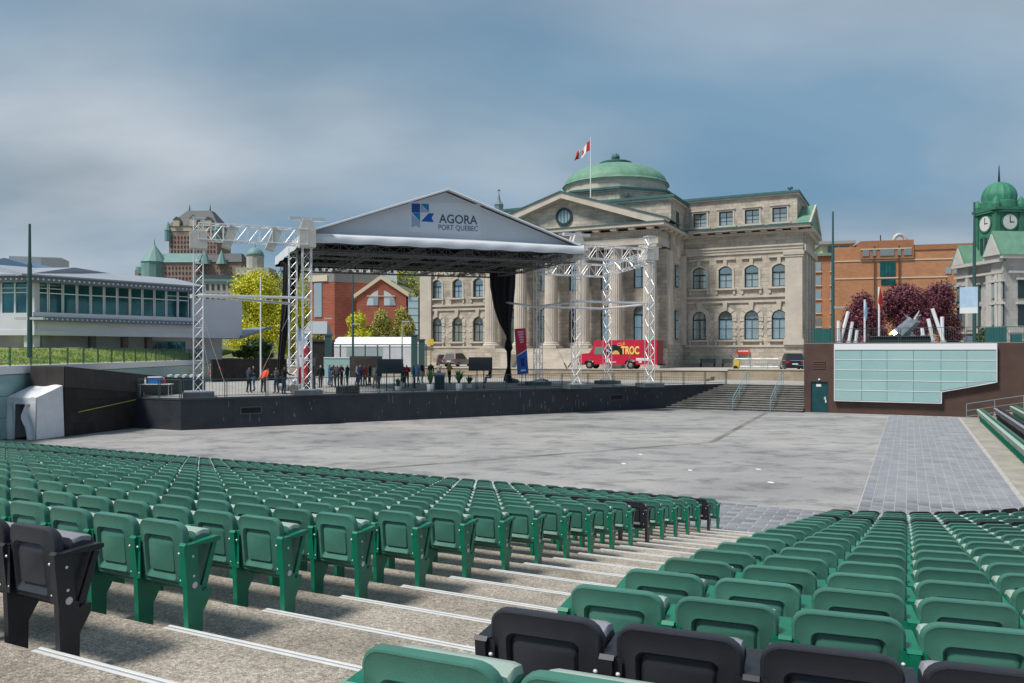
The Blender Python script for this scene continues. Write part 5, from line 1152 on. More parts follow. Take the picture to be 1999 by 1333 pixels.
# corner at x=653: left face turned left, right face receding right
ang1, ang2 = math.radians(155), math.radians(28)
c0 = Vector((0, 0)); cL = c0 + Vector((math.cos(ang1), math.sin(ang1)))*6.0; cR = c0 + Vector((math.cos(ang2), math.sin(ang2)))*8.0; cB = cL + (cR - c0)
mb = MB().prism([tuple(c0), tuple(cR), tuple(cB), tuple(cL)], 3, zR(550)); mb.build('wall', M_RB, rt)
mb = MB(); cc_ = (c0 + cB)/2
mb.prism([tuple(cc_ + (p - cc_)*1.02) for p in (c0, cR, cB, cL)], zR(549.9), zR(529)); mb.build('parapet', M_RBG, rt)
dL = (cL - c0).normalized(); nL = Vector((dL.y, -dL.x)); nL = nL if nL.y < 0 else -nL
def facepan(a, b_, z0, z1, off, m, nm): 
    p, q2 = c0 + dL*a, c0 + dL*b_; MB().prism([tuple(p + nL*.001), tuple(q2 + nL*.001), tuple(q2 + nL*off), tuple(p + nL*off)], z0, z1).build(nm, m, rt)
facepan(2.9, 4.7, zR(618), zR(551), .15, M_GLASS, 'window'); facepan(1.5, 5.9, zR(548), zR(536), .28, M_CREAM, 'sign_band'); MB().box(2.0, 7.5, 4.5, 9, zR(549), zR(527)).build('rooftop_room', M_RBG, rt)
gh = bld('gabled_brick_house', 'red brick house with cream gable trim and large half round window', 745, 0)
gx_ = lambda px: (px - 748)*sR
pts = [(gx_(699), 3), (gx_(796), 3), (gx_(796), zR(571)), (gx_(747), zR(540)), (gx_(699), zR(574))]
MB().prism(pts, 0, 10, 'y').build('wall', M_RB, gh)
mb = MB()
for a, b_ in (((gx_(694), zR(575)), (gx_(747), zR(537))), ((gx_(801), zR(572)), (gx_(747), zR(537)))): mb.prism([a, b_, (b_[0], b_[1] - .75), (a[0], a[1] - .75)], -.35, 10.2, 'y')
mb.build('roof', M_CREAM, gh)
cxh, rh = gx_(747), 28*sR; zh = zR(596)
for s in (-1, 1):
    pp = [(cxh + s*.55, zh)] + [(cxh + s*max(.55, rh*math.cos(math.radians(a))), zh + rh*1.05*math.sin(math.radians(a))) for a in range(0, 85, 12)] + [(cxh + s*.55, zh + rh*1.04)]
    w_ = MB().prism(pp, -.08, -.001, 'y').build('window', mat('curtained window', (0.50,0.55,0.58), .3), gh)
    MB().prism([(cxh + s*(.55 if s < 0 else rh*.60), zh + .02), (cxh + s*(.55 if s < 0 else rh*.60) + s*rh*.34, zh + .02), (cxh + s*(.55 if s < 0 else rh*.60) + s*rh*.34, zh + rh*.5), (cxh + s*(.55 if s < 0 else rh*.60), zh + rh*.5)], -.12, -.081, 'y').build('pane', M_GLASS, w_)
    MB().box(cxh + s*rh*.5 - rh*.48, cxh + s*rh*.5 + rh*.48, -.2, -.001, zh + rh*.62, zh + rh*.68).build('transom', M_CREAM, w_)
gt = bld('glass_stair_tower', 'narrow glazed stair tower between brick house and stone building', 806, 0)
MB().box(-.9, 1.0, 0, 5, 3, zR(580)).build('glass_shaft', mat('pale stair glass', (0.35,0.48,0.50), .2), gt)
for i in range(7): MB().box(-.95, 1.05, -.1, -.001, zR(585 + 14*i) - .12, zR(585 + 14*i)).build('floor_band', M_STEEL, gt)
MB().box(1.01, 3.5, .5, 5, 3, zR(565)).build('dark_wall', mat('dark brick wall', (0.12,0.05,0.04), .8), gt)
# marquee tents and fence behind the stage
mt = thing('white_marquee', 'long white marquee tent with pointed bays behind the stage', 'tent', (P(735, 688, 98).x, 98, 0), 0)
m0 = lambda px: (px - 735)*98/FPX; mz = lambda py: EYE - (py - HOR)*98/FPX
for i in range(5):
    a, b_ = 640 + 36*i, 676 + 36*i
    mb = MB(); z0, z1 = mz(676), mz(657); xa, xb = m0(a), m0(b_); mb.add([(xa,0,z0),(xb,0,z0),(xb,4.5,z0),(xa,4.5,z0),(xa + (.8 if i == 0 else 0),2.2,z1),(xb - (.8 if i == 4 else 0),2.2,z1)], [(0,1,5,4),(1,2,5),(2,3,4,5),(3,0,4)]); mb.build('roof_bay', M_TENT, mt)
    MB().box(xa, xb, .05, .1, 2.4, z0 - .01).build('side_panel', mat('clear tent wall', (0.42,0.50,0.52), .3) if i in (1, 2) else M_TENT, mt)
cp = thing('grey_canopy', 'grey peaked canopy tent beside the lattice tower', 'tent', (P(622, 688, 92).x, 92, 0), 0); cs = 92/FPX; cz_ = lambda py: EYE - (py - HOR)*cs
mb = MB(); x0, x1 = -26*cs, 22*cs; mb.add([(x0,-1.5,cz_(652)),(x1,-1.5,cz_(652)),(x1,1.5,cz_(652)),(x0,1.5,cz_(652)),(-1,0,cz_(627)),(1,0,cz_(627))], [(0,1,5,4),(1,2,5),(2,3,4,5),(3,0,4)]); mb.build('canopy', mat('grey canvas', (0.30,0.33,0.36), .8), cp)
for x in (x0 + .1, x1 - .1):
    for y in (-1.4, 1.4): MB().tube((x, y, 2), (x, y, cz_(652)), .05).build('pole', M_STEEL, cp)
for i, (px, w_) in enumerate(((618, 52),)):
    q = P(px, 700, 88); t = thing('brown_kiosk', 'tall dark brown tiled block behind the stage', 'wall', (q.x, 88, 0), 0); MB().box(-1.4, 1.5, 0, 2, PZ, P(px, 667, 88).z).build('block', M_TILE, t); MB().box(-1.5, 1.6, -.1, 2.1, P(px, 667, 88).z + .001, P(px, 663, 88).z).build('cap', M_TILE2, t)
q0, q1 = P(632, 750, 84), P(682, 750, 84); gs = thing('glass_screen_wall', 'pale teal glass screen wall behind the stage', 'wall', (q0.x, 84, 0), 0); MB().box(0, q1.x - q0.x, 0, .3, PZ, P(0, 699, 84).z).build('glass_panel', M_FROST, gs); MB().box(0, q1.x - q0.x, -.05, .35, P(0, 699, 84).z + .001, P(0, 697, 84).z).build('top_band', M_BAND, gs)
q0, q1 = P(683, 750, 84), P(742, 750, 82); bb = thing('brown_screen_wall', 'dark brown tiled screen wall beside the teal glass', 'wall'); vwall(bb, 'wall_section', q0, q1, PZ, P(0, 695, 84).z, .3, M_TILE)
rail('street_fence', 'tall dark green mesh fence before the white marquee', 'fence', P(640, 700, 90)[:2] + (2.2,), P(832, 700, 92)[:2] + (2.2,), 3.1, 8, 14, M_DGREEN, r=.07, pair=False)
for i, px in enumerate((641, 809, 823)):
    q = P(px, 700, 86); t = thing('fence_pillar', 'thick dark green square pillar of the street fence', 'pillar', (q.x, 86, 2.0), 0, 'green fence pillars'); MB().box(-.32, .32, -.3, .3, 0, 4.2 - .5*(i == 2)).build('pillar', M_DGREEN, t); MB().box(-.38, .38, -.36, .36, 4.201 - .5*(i == 2), 4.35 - .5*(i == 2)).build('cap', M_DGREEN, t)
def mast(name, label, px, y0, y1, Z, r, m, lamp=None, cat='mast', group=None):
    b = P(px, y0, Z); t = thing(name, label, cat, tuple(b), 0, group); h = (y0 - y1)*Z/FPX; MB().tube((0,0,0), (0,0,h*.72), r, 8, r2=r*.8).build('lower_shaft', m, t); MB().tube((0,0,h*.72), (0,0,h), r*.6, 8, r2=r*.45).build('upper_shaft', m, t); MB().lathe([(r*1.8,0),(r*1.8,.15),(r*1.1,.2)], 8).build('base', m, t)
    if lamp:
        for s in lamp: MB().box(min(0, s*.9), max(0, s*.9), -.12, .12, h*lamp_h - .08, h*lamp_h + .06).build('floodlight', M_STEEL, t)
    return t
lamp_h = .33
mast('lighting_mast', 'tall dark green lighting mast before the glazed white building', 58, 712, 437, 50, .16, M_DGREEN, (-1, 1))
lamp_h = .28; mast('lighting_mast', 'tall dark green mast between stone building and sculpture terrace', 1626, 672, 413, 63, .15, M_DGREEN, (1,))
mast('lighting_mast', 'tall dark green mast before the clock tower building', 1902, 672, 394, 65, .15, M_DGREEN, (-1,))
lamp_h = .40; mast('street_lamp', 'dark green street lamp before the red brick tower', 689, 700, 530, 95, .14, M_DGREEN, (1,), cat='lamp')
lamp_h = .97; mast('path_lamp', 'slim grey path lamp before the gabled brick house', 785, 700, 625, 96, .08, M_STEEL, (1,), cat='lamp'); mast('path_lamp', 'slim grey path lamp beside the grey canopy', 634, 700, 619, 96, .08, M_STEEL, (1,), cat='lamp')
q = P(841, 712, 98); ys = thing('yellow_sign', 'small yellow square road sign on a post before the stone building', 'sign', (q.x, 98, SZ), 0); MB().tube((0,0,0), (0,0,3.4), .06).build('post', mat('wood post', (0.30,0.2,0.1), .8), ys); MB().box(-.35, .35, -.08, -.06, 2.7, 3.4).build('board', mat('sign yellow', (0.75,0.50,0.03), .5), ys)
# ---------------------------------------------------------------- orange brick building (right)
M_OB = brickmat('orange brick', (0.44,0.195,0.095), (0.50,0.235,0.12), (0.40,0.25,0.16), .6, .22, .02, bump=.15, stain=.15); M_OB2 = brickmat('brown orange brick', (0.34,0.145,0.075), (0.39,0.17,0.09), (0.30,0.19,0.12), .6, .22, .02, bump=.15, stain=.15)
ZO2 = 125; q = P(1720, 688, ZO2); oa = math.radians(-14)
obd = thing('orange_brick_building', 'orange brick office building with flat roofs and pale bands', 'building', (q.x, q.y, 0), oa)
def ol(px, py, off=0.0):        # pixel -> local (x, z) on the front plane (local y = off)
    u = (px - 999.5)/FPX; dx_, dy_ = math.cos(oa), math.sin(oa); ox, oy = q.x - off*dy_, q.y + off*dx_
    a = (u*oy - ox)/(dx_ - u*dy_); Z = oy + a*dy_; return a, EYE - (py - HOR)*Z/FPX
def obox(name, x0, x1, yt, yb_, d0, d1, m, ref=None):
    a0, a1 = ol(x0, 600, d0)[0], ol(x1, 600, d0)[0]; zt_ = ol((x0 + x1)/2 if ref is None else ref, yt, d0)[1]; zb_ = ol((x0 + x1)/2 if ref is None else ref, yb_, d0)[1]
    return MB().box(a0, a1, d0, d1, zb_, zt_).build(name, m, obd)
obox('main_wall', 1630, 1900, 481, 690, 0, 20, M_OB, 1700); obox('left_wall', 1575, 1629, 500, 690, 1.5, 20, M_OB, 1600); obox('copper_eave', 1575, 1680, 494, 499, 1.0, 20, M_COPPER, 1610)
obox('upper_block', 1680, 1784, 470, 482, -.3, 15, M_OB2, 1700); obox('upper_wall', 1680, 1784, 481.5, 506, -.31, 15, M_OB2, 1700); obox('right_parapet', 1784.5, 1900, 476, 486, -.15, 18, M_OB2, 1840)
obox('penthouse', 1604, 1666, 476, 494, 4, 12, M_CREAM, 1636); obox('penthouse_roof', 1600, 1671, 470, 475.8, 3.2, 13, mat('penthouse roof', (0.32,0.31,0.30), .7), 1636)
for x0, x1 in ((1616, 1636), (1639, 1658)): obox('window', x0, x1, 480, 492, 3.9, 3.99, M_GLASST, 1636)
for yt, x0, x1 in ((506.5, 1629, 1870), (541, 1629, 1850), (484, 1680, 1780)): obox('stone_band', x0, x1, yt, yt + 2.2, -.42 if yt < 500 else -.1, -.32 if yt < 500 else -.001, M_CREAM, 1740)
for x0, x1 in ((1684, 1697), (1704, 1711), (1718, 1746), (1752, 1759), (1764, 1780)): obox('window', x0, x1, 486, 499, -.42, -.311, mat('grey blind window', (0.20,0.23,0.25), .3), 1730)
w_ = obox('window', 1718, 1748, 511, 539, -.12, -.001, M_GLASST, 1733)
for i in (1726, 1733, 1741): obox('glazing_bar', i, i + .8, 511, 539, -.16, -.121, M_DARKFR, 1733)
obox('window', 1720, 1748, 545, 556, -.12, -.001, M_GLASST, 1733)
for px in (1706, 1754): obox('downpipe_strip', px, px + 3, 480, 640, -.34, -.315, mat('dark brick strip', (0.10,0.05,0.035), .8), 1730)
for px in (1592, 1621):
    for j in range(5): obox('window', px, px + 11, 512 + 27*j, 529 + 27*j, 1.4, 1.499, M_GLASS, 1600); obox('sill', px - 1, px + 12, 529.3 + 27*j, 531.5 + 27*j, 1.3, 1.499, M_CREAM, 1600)
for j in range(4):
    for px in (1846, 1862): obox('window', px, px + 11, 522 + 30*j, 534 + 30*j, -.12, -.001, M_GLASS, 1860)
a, z = ol(1756, 470, 2); hv = MB(); n = 10
prev = None
for i in range(n + 1):
    an = math.pi*i/n; p_ = Vector((a - .9*math.cos(an), 2, z - .1 + 1.1*math.sin(an)))
    if prev is not None: hv.tube(prev, p_, .32, 10)
    prev = p_
hv.build('vent_duct', M_STEEL, obd)
a, z = ol(1719, 470, 2); MB().tube((a, 2, z - .5), (a, 2, z + .9), .08).build('roof_pipe', M_DARK, obd)
# ---------------------------------------------------------------- clock tower building (far right)
ZK = 96; qk = P(1875, 688, ZK); ka = math.radians(-84)
M_KST = brickmat('pale ashlar', (0.50,0.48,0.45), (0.42,0.41,0.39), (0.34,0.33,0.32), 1.0, .45, .012, bump=.4, stain=.25); M_KT = mat('pale dressed stone', (0.54,0.52,0.49), .8, scale=.8, col2=(0.42,0.41,0.39))
ck = thing('clock_tower_building', 'pale stone building with green copper clock tower and dome', 'building', (qk.x, qk.y, 0), ka)
sk = ZK/FPX
kz = lambda py, Z=ZK: EYE - (py - HOR)*Z/FPX
def kl(px):     # distance along the facade
    u = (px - 999.5)/FPX; dx_, dy_ = math.cos(ka), math.sin(ka); return (u*qk.y - qk.x)/(dx_ - u*dy_)
HK = 14.8
xe = kl(1968)
kw = [kl(x) for x in (1901, 1923, 1946)]
x0p, x1p, x2p, x3p = kl(1875), kl(1897), kl(1944), kl(1968)
MB().box(0, xe, 0.02, 12, 2.5, HK).build('wall', M_KST, ck)
MB().box(0, x1p - .01, -.5, .019, 2.5, HK).build('end_pavilion', M_KST, ck); MB().box(x2p, xe, -.6, .019, 2.5, HK + .4).build('right_pavilion', M_KST, ck)
for z0, z1, pj in ((6.6, 6.85, .75), (HK - 1.6, HK - 1.35, .75), (HK - .35, HK, 1.1)): MB().box(-.15, xe, -pj, .018, z0, z1).build('string_course', M_KT, ck)
def gab(x0, x1, z, h, y0, y1, nm, m): MB().prism([(x0, z), (x1, z), ((x0 + x1)/2, z + h)], y0, y1, 'y').build(nm, m, ck)
gab(-.5, x1p + .5, HK + .001, 2.4, -1.0, 12, 'gable_roof', M_COPPER); gab(.0, x1p - .0, HK + .001, 2.0, -1.12, -1.001, 'pediment', M_KT)
gab(x2p - .7, xe + .7, HK + .401, 2.8, -1.2, 14, 'gable_roof', M_COPPER); gab(x2p - .3, xe + .3, HK + .401, 2.4, -1.35, -1.201, 'pediment', M_KT); MB().box(x2p - .6, xe + .6, -1.1, 14, HK, HK + .4).build('cornice', M_KT, ck); MB().box(x2p + .01, xe - .02, .02, 14, 12.5, HK - .01).build('gable_body', M_KST, ck)
for yk in (1.6, 4.0, 6.4):
    for z0, z1 in ((7.4, 9.7), (10.4, 12.4), (3.4, 5.6)): MB().box(xe + .001, xe + .08, yk - .45, yk + .45, z0, z1).build('window', M_DARKFR, ck); MB().box(xe + .001, xe + .3, yk - .7, yk + .7, z1 + .06, z1 + .28).build('hood', M_KT, ck)
for z0, z1, pj in ((6.6, 6.85, .3), (HK - 1.6, HK - 1.35, .3)): MB().box(xe + .002, xe + pj, 0, 14, z0, z1).build('string_course', M_KT, ck)
for i, x in enumerate((x1p*.30, x1p*.72, (x1p + x2p)/2 - .9, (x1p + x2p)/2 + 1.0, x2p + .55, x2p + 1.7)):
    y_ = -.5 if x < x1p else (-.6 if x > x2p else 0.02); 
    for z0, z1 in ((7.4, 9.7), (10.4, 12.2), (3.4, 5.6)):
        w_ = MB().box(x - .42, x + .42, y_ - .1, y_ - .001, z0, z1).build('window', M_DARKFR, ck); MB().box(x - .34, x + .34, y_ - .14, y_ - .101, z0 + .08, z1 - .08).build('pane', M_GLASS, w_); MB().box(x - .62, x + .62, y_ - .3, y_ - .002, z1 + .05, z1 + .28).build('hood', M_KT, w_)
for x in (x1p + .25, x2p - .3, x2p + .12, x2p + 1.1, xe - .25): MB().box(x - .22, x + .22, -.85, .018, 7.0, HK - 1.7).build('pilaster', M_KT, ck)
MB().prism([((x1p + x2p)/2 - 1.3, 5.4), ((x1p + x2p)/2 + 1.3, 5.4), ((x1p + x2p)/2 + .9, 6.3), ((x1p + x2p)/2 - .9, 6.3)], -1.6, -.001, 'y').build('door_canopy', mat('lead canopy', (0.16,0.20,0.24), .6), ck)
# tower
kx = 2.6; ky = 3.0
TZ0 = HK - .5; hk = 1.65; M_KG = mat('bright verdigris', (0.055,0.25,0.15), .6, scale=1.2, col2=(0.03,0.15,0.10)); M_KGD = mat('dark verdigris trim', (0.04,0.16,0.10), .6, var=.2, scale=1)
tw = MB().box(kx - hk, kx + hk, ky - hk, ky + hk, TZ0, 20.9).build('clock_tower', M_KG, ck)
for sx, sy in ((-1,-1),(1,-1),(1,1),(-1,1)):
    MB().box(kx + sx*1.5 - .3, kx + sx*1.5 + .3, ky + sy*1.5 - .3, ky + sy*1.5 + .3, TZ0, 20.9).build('corner_pier', M_KGD, tw); MB().lathe([(.45,21.25),(.5,21.6),(.38,22.1),(.05,22.5)], 10, (kx + sx*1.55, ky + sy*1.55, 0)).build('corner_urn', M_KG, tw)
MB().box(kx - 2.0, kx + 2.0, ky - 2.0, ky + 2.0, 20.901, 21.24).build('tower_cornice', M_KGD, tw)
for ax in ('y', 'x'):
    c_ = MB().lathe([(.95,0),(1.05,.04),(1.05,.12),(.88,.14)], 24); fc_ = MB().lathe([(.87,.10),(.87,.15)], 24); hn = MB().box(-.04,.04,-.1,.7,.15,.18).box(-.04,.5,-.04,.04,.15,.18); pd = MB().prism([(-1.7,1.15),(1.7,1.15),(0,1.75)], .02, .30)
    for part, nm, m_ in ((c_, 'clock_ring', M_KGD), (fc_, 'clock_face', mat('clock white', (0.62,0.62,0.60), .5)), (hn, 'clock_hands', M_DARK), (pd, 'clock_pediment', M_KGD)):
        for i in range(len(part.v)):
            x, y, z = part.v[i]; part.v[i] = (kx + x, ky - hk - .001 - z, 19.5 + y) if ax == 'y' else (kx + hk + .001 + z, ky + x, 19.5 + y)
        part.build(nm, m_, tw)
for dx_ in (-.7, 0, .7): MB().box(kx + dx_ - .2, kx + dx_ + .2, ky - hk - .06, ky - hk - .001, 15.9, 17.9).build('louvre_opening', M_DARKFR, tw); MB().box(kx + hk + .001, kx + hk + .06, ky + dx_ - .2, ky + dx_ + .2, 15.9, 17.9).build('louvre_opening', M_DARKFR, tw)
MB().lathe([(1.9,21.2),(1.9,22.0),(1.75,22.1)], 24, (kx, ky, 0)).build('dome_drum', M_KG, ck, smooth=40)
dk = [(1.75,22.1),(1.82,22.6)] + [(1.82*math.cos(math.radians(a)), 22.6 + 1.85*math.sin(math.radians(a))) for a in range(10, 88, 11)]
MB().lathe(dk, 64, (kx, ky, 0), rf=lambda i, j: 1.03 if i % 4 == 0 else .995).build('dome', M_KG, ck, smooth=25); MB().tube((kx, ky, 24.4), (kx, ky, 26.4), .13, 6, r2=.04).build('spire', M_DARK, ck)
# ---------------------------------------------------------------- sculpture terrace on the pavilion
TZ_ = zT
M_CHROME = mat('brushed stainless', (0.42,0.44,0.46), .32, metal=.85, var=.3, scale=3)
def tp(px, py, f): r_, z = rz(px, py, f); return WF(r_, f) + (z,)
sb = thing('sculpture_plinth', 'low dark plinth under the steel sculpture', 'plinth'); r0, r1 = rz(1703, 660, 68)[0], rz(1820, 660, 68)[0]
mb = MB(); mb.prism([WF(r0,67.2), WF(r1,67.2), WF(r1,70.5), WF(r0,70.5)], TZ_ - .02, rz(1760, 657, 67.2)[1]); mb.build('block', M_DARK, sb); mb = MB(); mb.prism([WF(r0-.1,67.1), WF(r1+.1,67.1), WF(r1+.1,70.6), WF(r0-.1,70.6)], rz(1760, 657, 67.2)[1] + .001, rz(1760, 655.5, 67.2)[1]); mb.build('rim', mat('plinth rim', (0.09,0.1,0.11), .5), sb)
sc_ = thing('steel_sculpture', 'angular stainless steel sculpture leaning like a cannon on the dark plinth', 'sculpture'); F_ = 68.6
def seg(a, b_, r_, m, nm, n=8, r2=None): MB().tube(tp(*a, F_), tp(*b_, F_), r_, n, r2=r2).build(nm, m, sc_)
seg((1756, 652), (1784, 626), .52, M_CHROME, 'barrel', 7, .46); seg((1781, 628), (1796, 630), .30, M_CHROME, 'flange', 6, .12); seg((1774, 622), (1764, 612), .09, M_CHROME, 'fin', 4, .02); seg((1790, 619), (1799, 614), .07, M_CHROME, 'fin', 4, .02); seg((1786, 625), (1795, 606), .18, M_CHROME, 'muzzle_spike', 6, .02); seg((1770, 634), (1772, 616), .12, M_CHROME, 'fin', 5, .02); seg((1776, 630), (1792, 624), .10, M_CHROME, 'fin', 5, .02); seg((1745, 655), (1770, 640), .4, M_CHROME, 'lower_body', 6, .3)
seg((1738, 655), (1752, 643), .22, mat('brass leg', (0.55,0.40,0.16), .4, metal=.6), 'brass_leg', 6, .18); seg((1752, 656), (1768, 642), .14, M_CHROME, 'strut', 6); seg((1784, 656), (1768, 641), .14, M_CHROME, 'strut', 6); seg((1754, 655), (1784, 655), .13, M_CHROME, 'base_bar', 6)
for i, (xa, ya, xb, yb_) in enumerate(((1637, 667, 1637, 626), (1640, 667, 1656, 608), (1657, 667, 1664, 628), (1670, 667, 1673, 644), (1822, 667, 1812, 622), (1842, 667, 1820, 602), (1840, 667, 1839, 618), (1802, 655, 1800, 640))):
    t = thing('steel_post_artwork', ['upright white steel post at the mast end of the terrace', 'long white steel post leaning beside the mast', 'medium white steel post leaning by the plinth', 'short white steel post standing by the plinth', 'white steel post leaning towards the sculpture', 'longest white steel post leaning over the terrace', 'upright white post beside the longest leaning post', 'short white post standing on the plinth'][i], 'post', group='tilted steel posts on the terrace'); f_ = 65.5 + .3*i
    MB().tube(tp(xa, ya, f_), tp(xb, yb_, f_), .13, 8).build('shaft', M_WHITE, t); MB().tube(Vector(tp(xa, ya, f_)) - Vector((0,0,.35)), tp(xa, ya - 2, f_), .2, 8).build('foot', M_STEEL, t)
for px, yt, mf in ((1716, 560, M_RED), (1688, 585, mat('pale blue flag', (0.30,0.45,0.60), .8))):
    b_ = tp(px, 668, 72); t = thing('small_flagpole', ('white flagpole with furled red flag' if px == 1716 else 'white flagpole with furled pale blue flag') + ' behind the sculpture', 'flagpole'); tpz = tp(px, yt, 72); MB().tube(b_, tpz, .08, 6).build('pole', M_WHITE, t)
    fl = MB(); H_ = 1.6
    def ff(u, v): a = u*2*math.pi; r_ = .07 + .07*math.sin(v*math.pi)*(1 + .5*math.sin(3*a + 5*v)); return Vector((tpz[0] + r_*math.cos(a) + .06, tpz[1] + r_*math.sin(a), tpz[2] - .15 - H_*v))
    fl.grid(ff, 12, 10); fl.build('furled_flag', mf, t, smooth=True, recalc=False)
q = tp(1891, 668, 70); bn = thing('hanging_banner', 'pale blue vertical banner hanging beside the dark mast', 'banner', q, -TH); MB().tube((.65,0,0), (.65,0,tp(1891,555,70)[2] - q[2]), .05).build('pole', M_DGREEN, bn)
zb0, zb1 = tp(1891, 600, 70)[2] - q[2], tp(1891, 560, 70)[2] - q[2]; MB().box(-.6, .6, -.02, .01, zb0, zb1).build('cloth', mat('banner blue', (0.33,0.50,0.68), .8, scale=1.5, col2=(0.50,0.62,0.74)), bn); MB().box(-.6, .6, -.021, .011, zb0 - .45, zb0 - .001).build('white_foot', M_WHITE, bn)
for i, (px, w_, h_) in enumerate(((1604, 30, 26), (1945, 30, 26), (1985, 14, 14))):
    a_2 = tp(px, 668, 74); t = thing('green_utility_box', ['green corrugated utility box behind the brown pavilion corner', 'green gated enclosure before the clock tower building', 'small green cabinet at the foot of the clock tower building'][i], 'cabinet', a_2, -TH); hw2 = w_*70/FPX/2*1.05; hh = h_*72/FPX
    MB().box(-hw2, hw2, 0, 1.2, -.4, hh).build('box', mat('utility green', (0.02,0.12,0.12), .5), t)
    for k in range(7): MB().box(-hw2 + .04 + k*2*hw2/7, -hw2 + .12 + k*2*hw2/7, -.04, -.001, -.4, hh - .05).build('rib', MATS['utility green'], t)
# ---------------------------------------------------------------- stage roof and lattice towers
RL_ = Vector((-12.6, 49.3)); RRt = Vector((4.68, 56.7)); rdir = (RRt - RL_).normalized(); rlen = (RRt - RL_).length; RA = math.atan2(rdir.y, rdir.x); rn = Vector((-rdir.y, rdir.x))
def rw_(x, y): p = RL_ + rdir*x + rn*y; return p
def lattice(mb, p0, p1, w, nseg, r=.03, rd=.018, up=None):
    """square box truss between two points: four chords, rungs and diagonals"""
    p0, p1 = Vector(p0), Vector(p1); d = (p1 - p0); L_ = d.length; z = d.normalized(); ref = Vector((0,0,1)) if abs(z.z) < .9 else Vector((rdir.x, rdir.y, 0)); x = z.cross(ref).normalized(); y = z.cross(x)
    co4 = [x*w/2 + y*w/2, -x*w/2 + y*w/2, -x*w/2 - y*w/2, x*w/2 - y*w/2]
    for c in co4: mb.tube(p0 + c, p1 + c, r, 5)
    for i in range(nseg + 1):
        q = p0 + d*(i/nseg)
        for k in range(4):
            mb.tube(q + co4[k], q + co4[(k+1) % 4], rd, 4)
            if i < nseg:
                q2 = p0 + d*((i+1)/nseg); a, b_ = (k, (k+1) % 4) if (i + k) % 2 else ((k+1) % 4, k); mb.tube(q + co4[a], q2 + co4[b_], rd, 4)
M_BALL = mat('ballast grey', (0.10,0.115,0.13), .8, var=.2, scale=2)
def tower(label, p, zt, sleeve=True, cap=False, m=M_ALU, w=.52, rope=False):
    t = thing('lattice_tower', label, 'tower', (p.x, p.y, PZ), RA); h = zt - PZ
    mb = MB()
    co4 = [(-w/2,-w/2),(w/2,-w/2),(w/2,w/2),(-w/2,w/2)]; n = int(h/.62)
    for a in co4: mb.tube((*a, .2), (*a, h), .030, 6)
    for i in range(n + 1):
        z = .25 + (h - .3)*i/n
        for k in range(4):
            a, b_ = co4[k], co4[(k+1) % 4]
            if i % 3 == 0: mb.tube((*a, z), (*b_, z), .017, 4)
            if i < n:
                z2 = .25 + (h - .3)*(i+1)/n; c, d = (a, b_) if (i + k) % 2 else (b_, a); mb.tube((*c, z), (*d, z2), .015, 4)
    mb.build('mast', m, t); MB().box(-.85,.85,-.7,.7,.004,.30).build('ballast', M_BALL, t); MB().box(-.45,.45,-.45,.45,.301,.36).build('base_plate', M_STEEL, t)
    if sleeve: MB().box(-.48,.48,-.48,.48,h - 1.75,h - .75).build('sleeve_block', mat('sleeve beige', (0.55,0.53,0.48), .6, var=.1, scale=2), t)
    if cap:
        MB().prism([(-.5,h-.749),(.5,h-.749),(.28,h-.1),(-.28,h-.1)], -.4, .4, 'y').build('head', MATS['sleeve beige'], t); MB().box(-1.05,1.05,-.18,.18,h-.099,h+.08).build('cross_beam', M_STEEL, t)
    else: MB().box(-.35,.35,-.35,.35,h,h+.08).build('top_plate', M_STEEL, t)
    return t
WB = 6.35; DB = 6.07
towers = dict(A=rw_(-WB, -.3), B=rw_(-.15, -.35), C=rw_(rlen + .25, .7), D=rw_(rlen + .25 + WB, .9), B2=rw_(-.1, DB), C2=rw_(rlen + .1, DB + .8), D2=rw_(rlen + .1 + WB, DB + .9))
tower('lattice stage tower at the outer end of the wing beside the ramp wall', towers['A'], 12.2); tower('lattice stage tower with wide cross beam at the front roof corner', towers['B'], 12.6, cap=True); tower('lattice stage tower at the roof corner near the red van', towers['C'], 12.9, cap=True)
tower('outermost lattice tower of the stage wing before the red van', towers['D'], 13.1); tower('rear lattice tower beside the black curtain at the roof edge', towers['B2'], 12.0, sleeve=False); tower('rear lattice tower between the stone columns and stage roof', towers['C2'], 12.0, sleeve=False); tower('rear lattice tower of the stage wing behind the van front', towers['D2'], 12.0, sleeve=False)
def v3(p, z): return Vector((p.x, p.y, z))
for lab, a, b_, zt in (('horizontal box truss joining the two towers beside the ramp wall', 'A', 'B', 11.45), ('horizontal box truss over the wing before the red van', 'C', 'D', 11.7), ('rear horizontal box truss of the wing before the red van', 'C2', 'D2', 11.1)):
    t = thing('wing_truss', lab, 'truss'); mb = MB(); p0, p1 = v3(towers[a], zt), v3(towers[b_], zt); lattice(mb, p0, p1, .95, 9, .035, .022); mb.build('lattice', M_ALU, t)
    if a == 'A':
        for k in (.28, .68):
            c = p0.lerp(p1, k); MB().obox(Matrix.Translation(c + Vector((0,0,-.25))) @ Matrix.Rotation(RA, 4, 'Z') @ Matrix.Rotation(.35, 4, 'Y'), .5, .9, 1.3).build('hoist_bracket', MATS['sleeve beige'], t)
for lab, a, b_ in (('side truss linking front and rear towers near the van', 'D', 'D2'), ('side truss linking roof corner and rear tower by the columns', 'C', 'C2')):
    t = thing('wing_truss', lab, 'truss'); mb = MB(); lattice(mb, v3(towers[a], 11.55), v3(towers[b_], 11.2), .8, 7, .03, .02); mb.build('lattice', M_ALU, t)
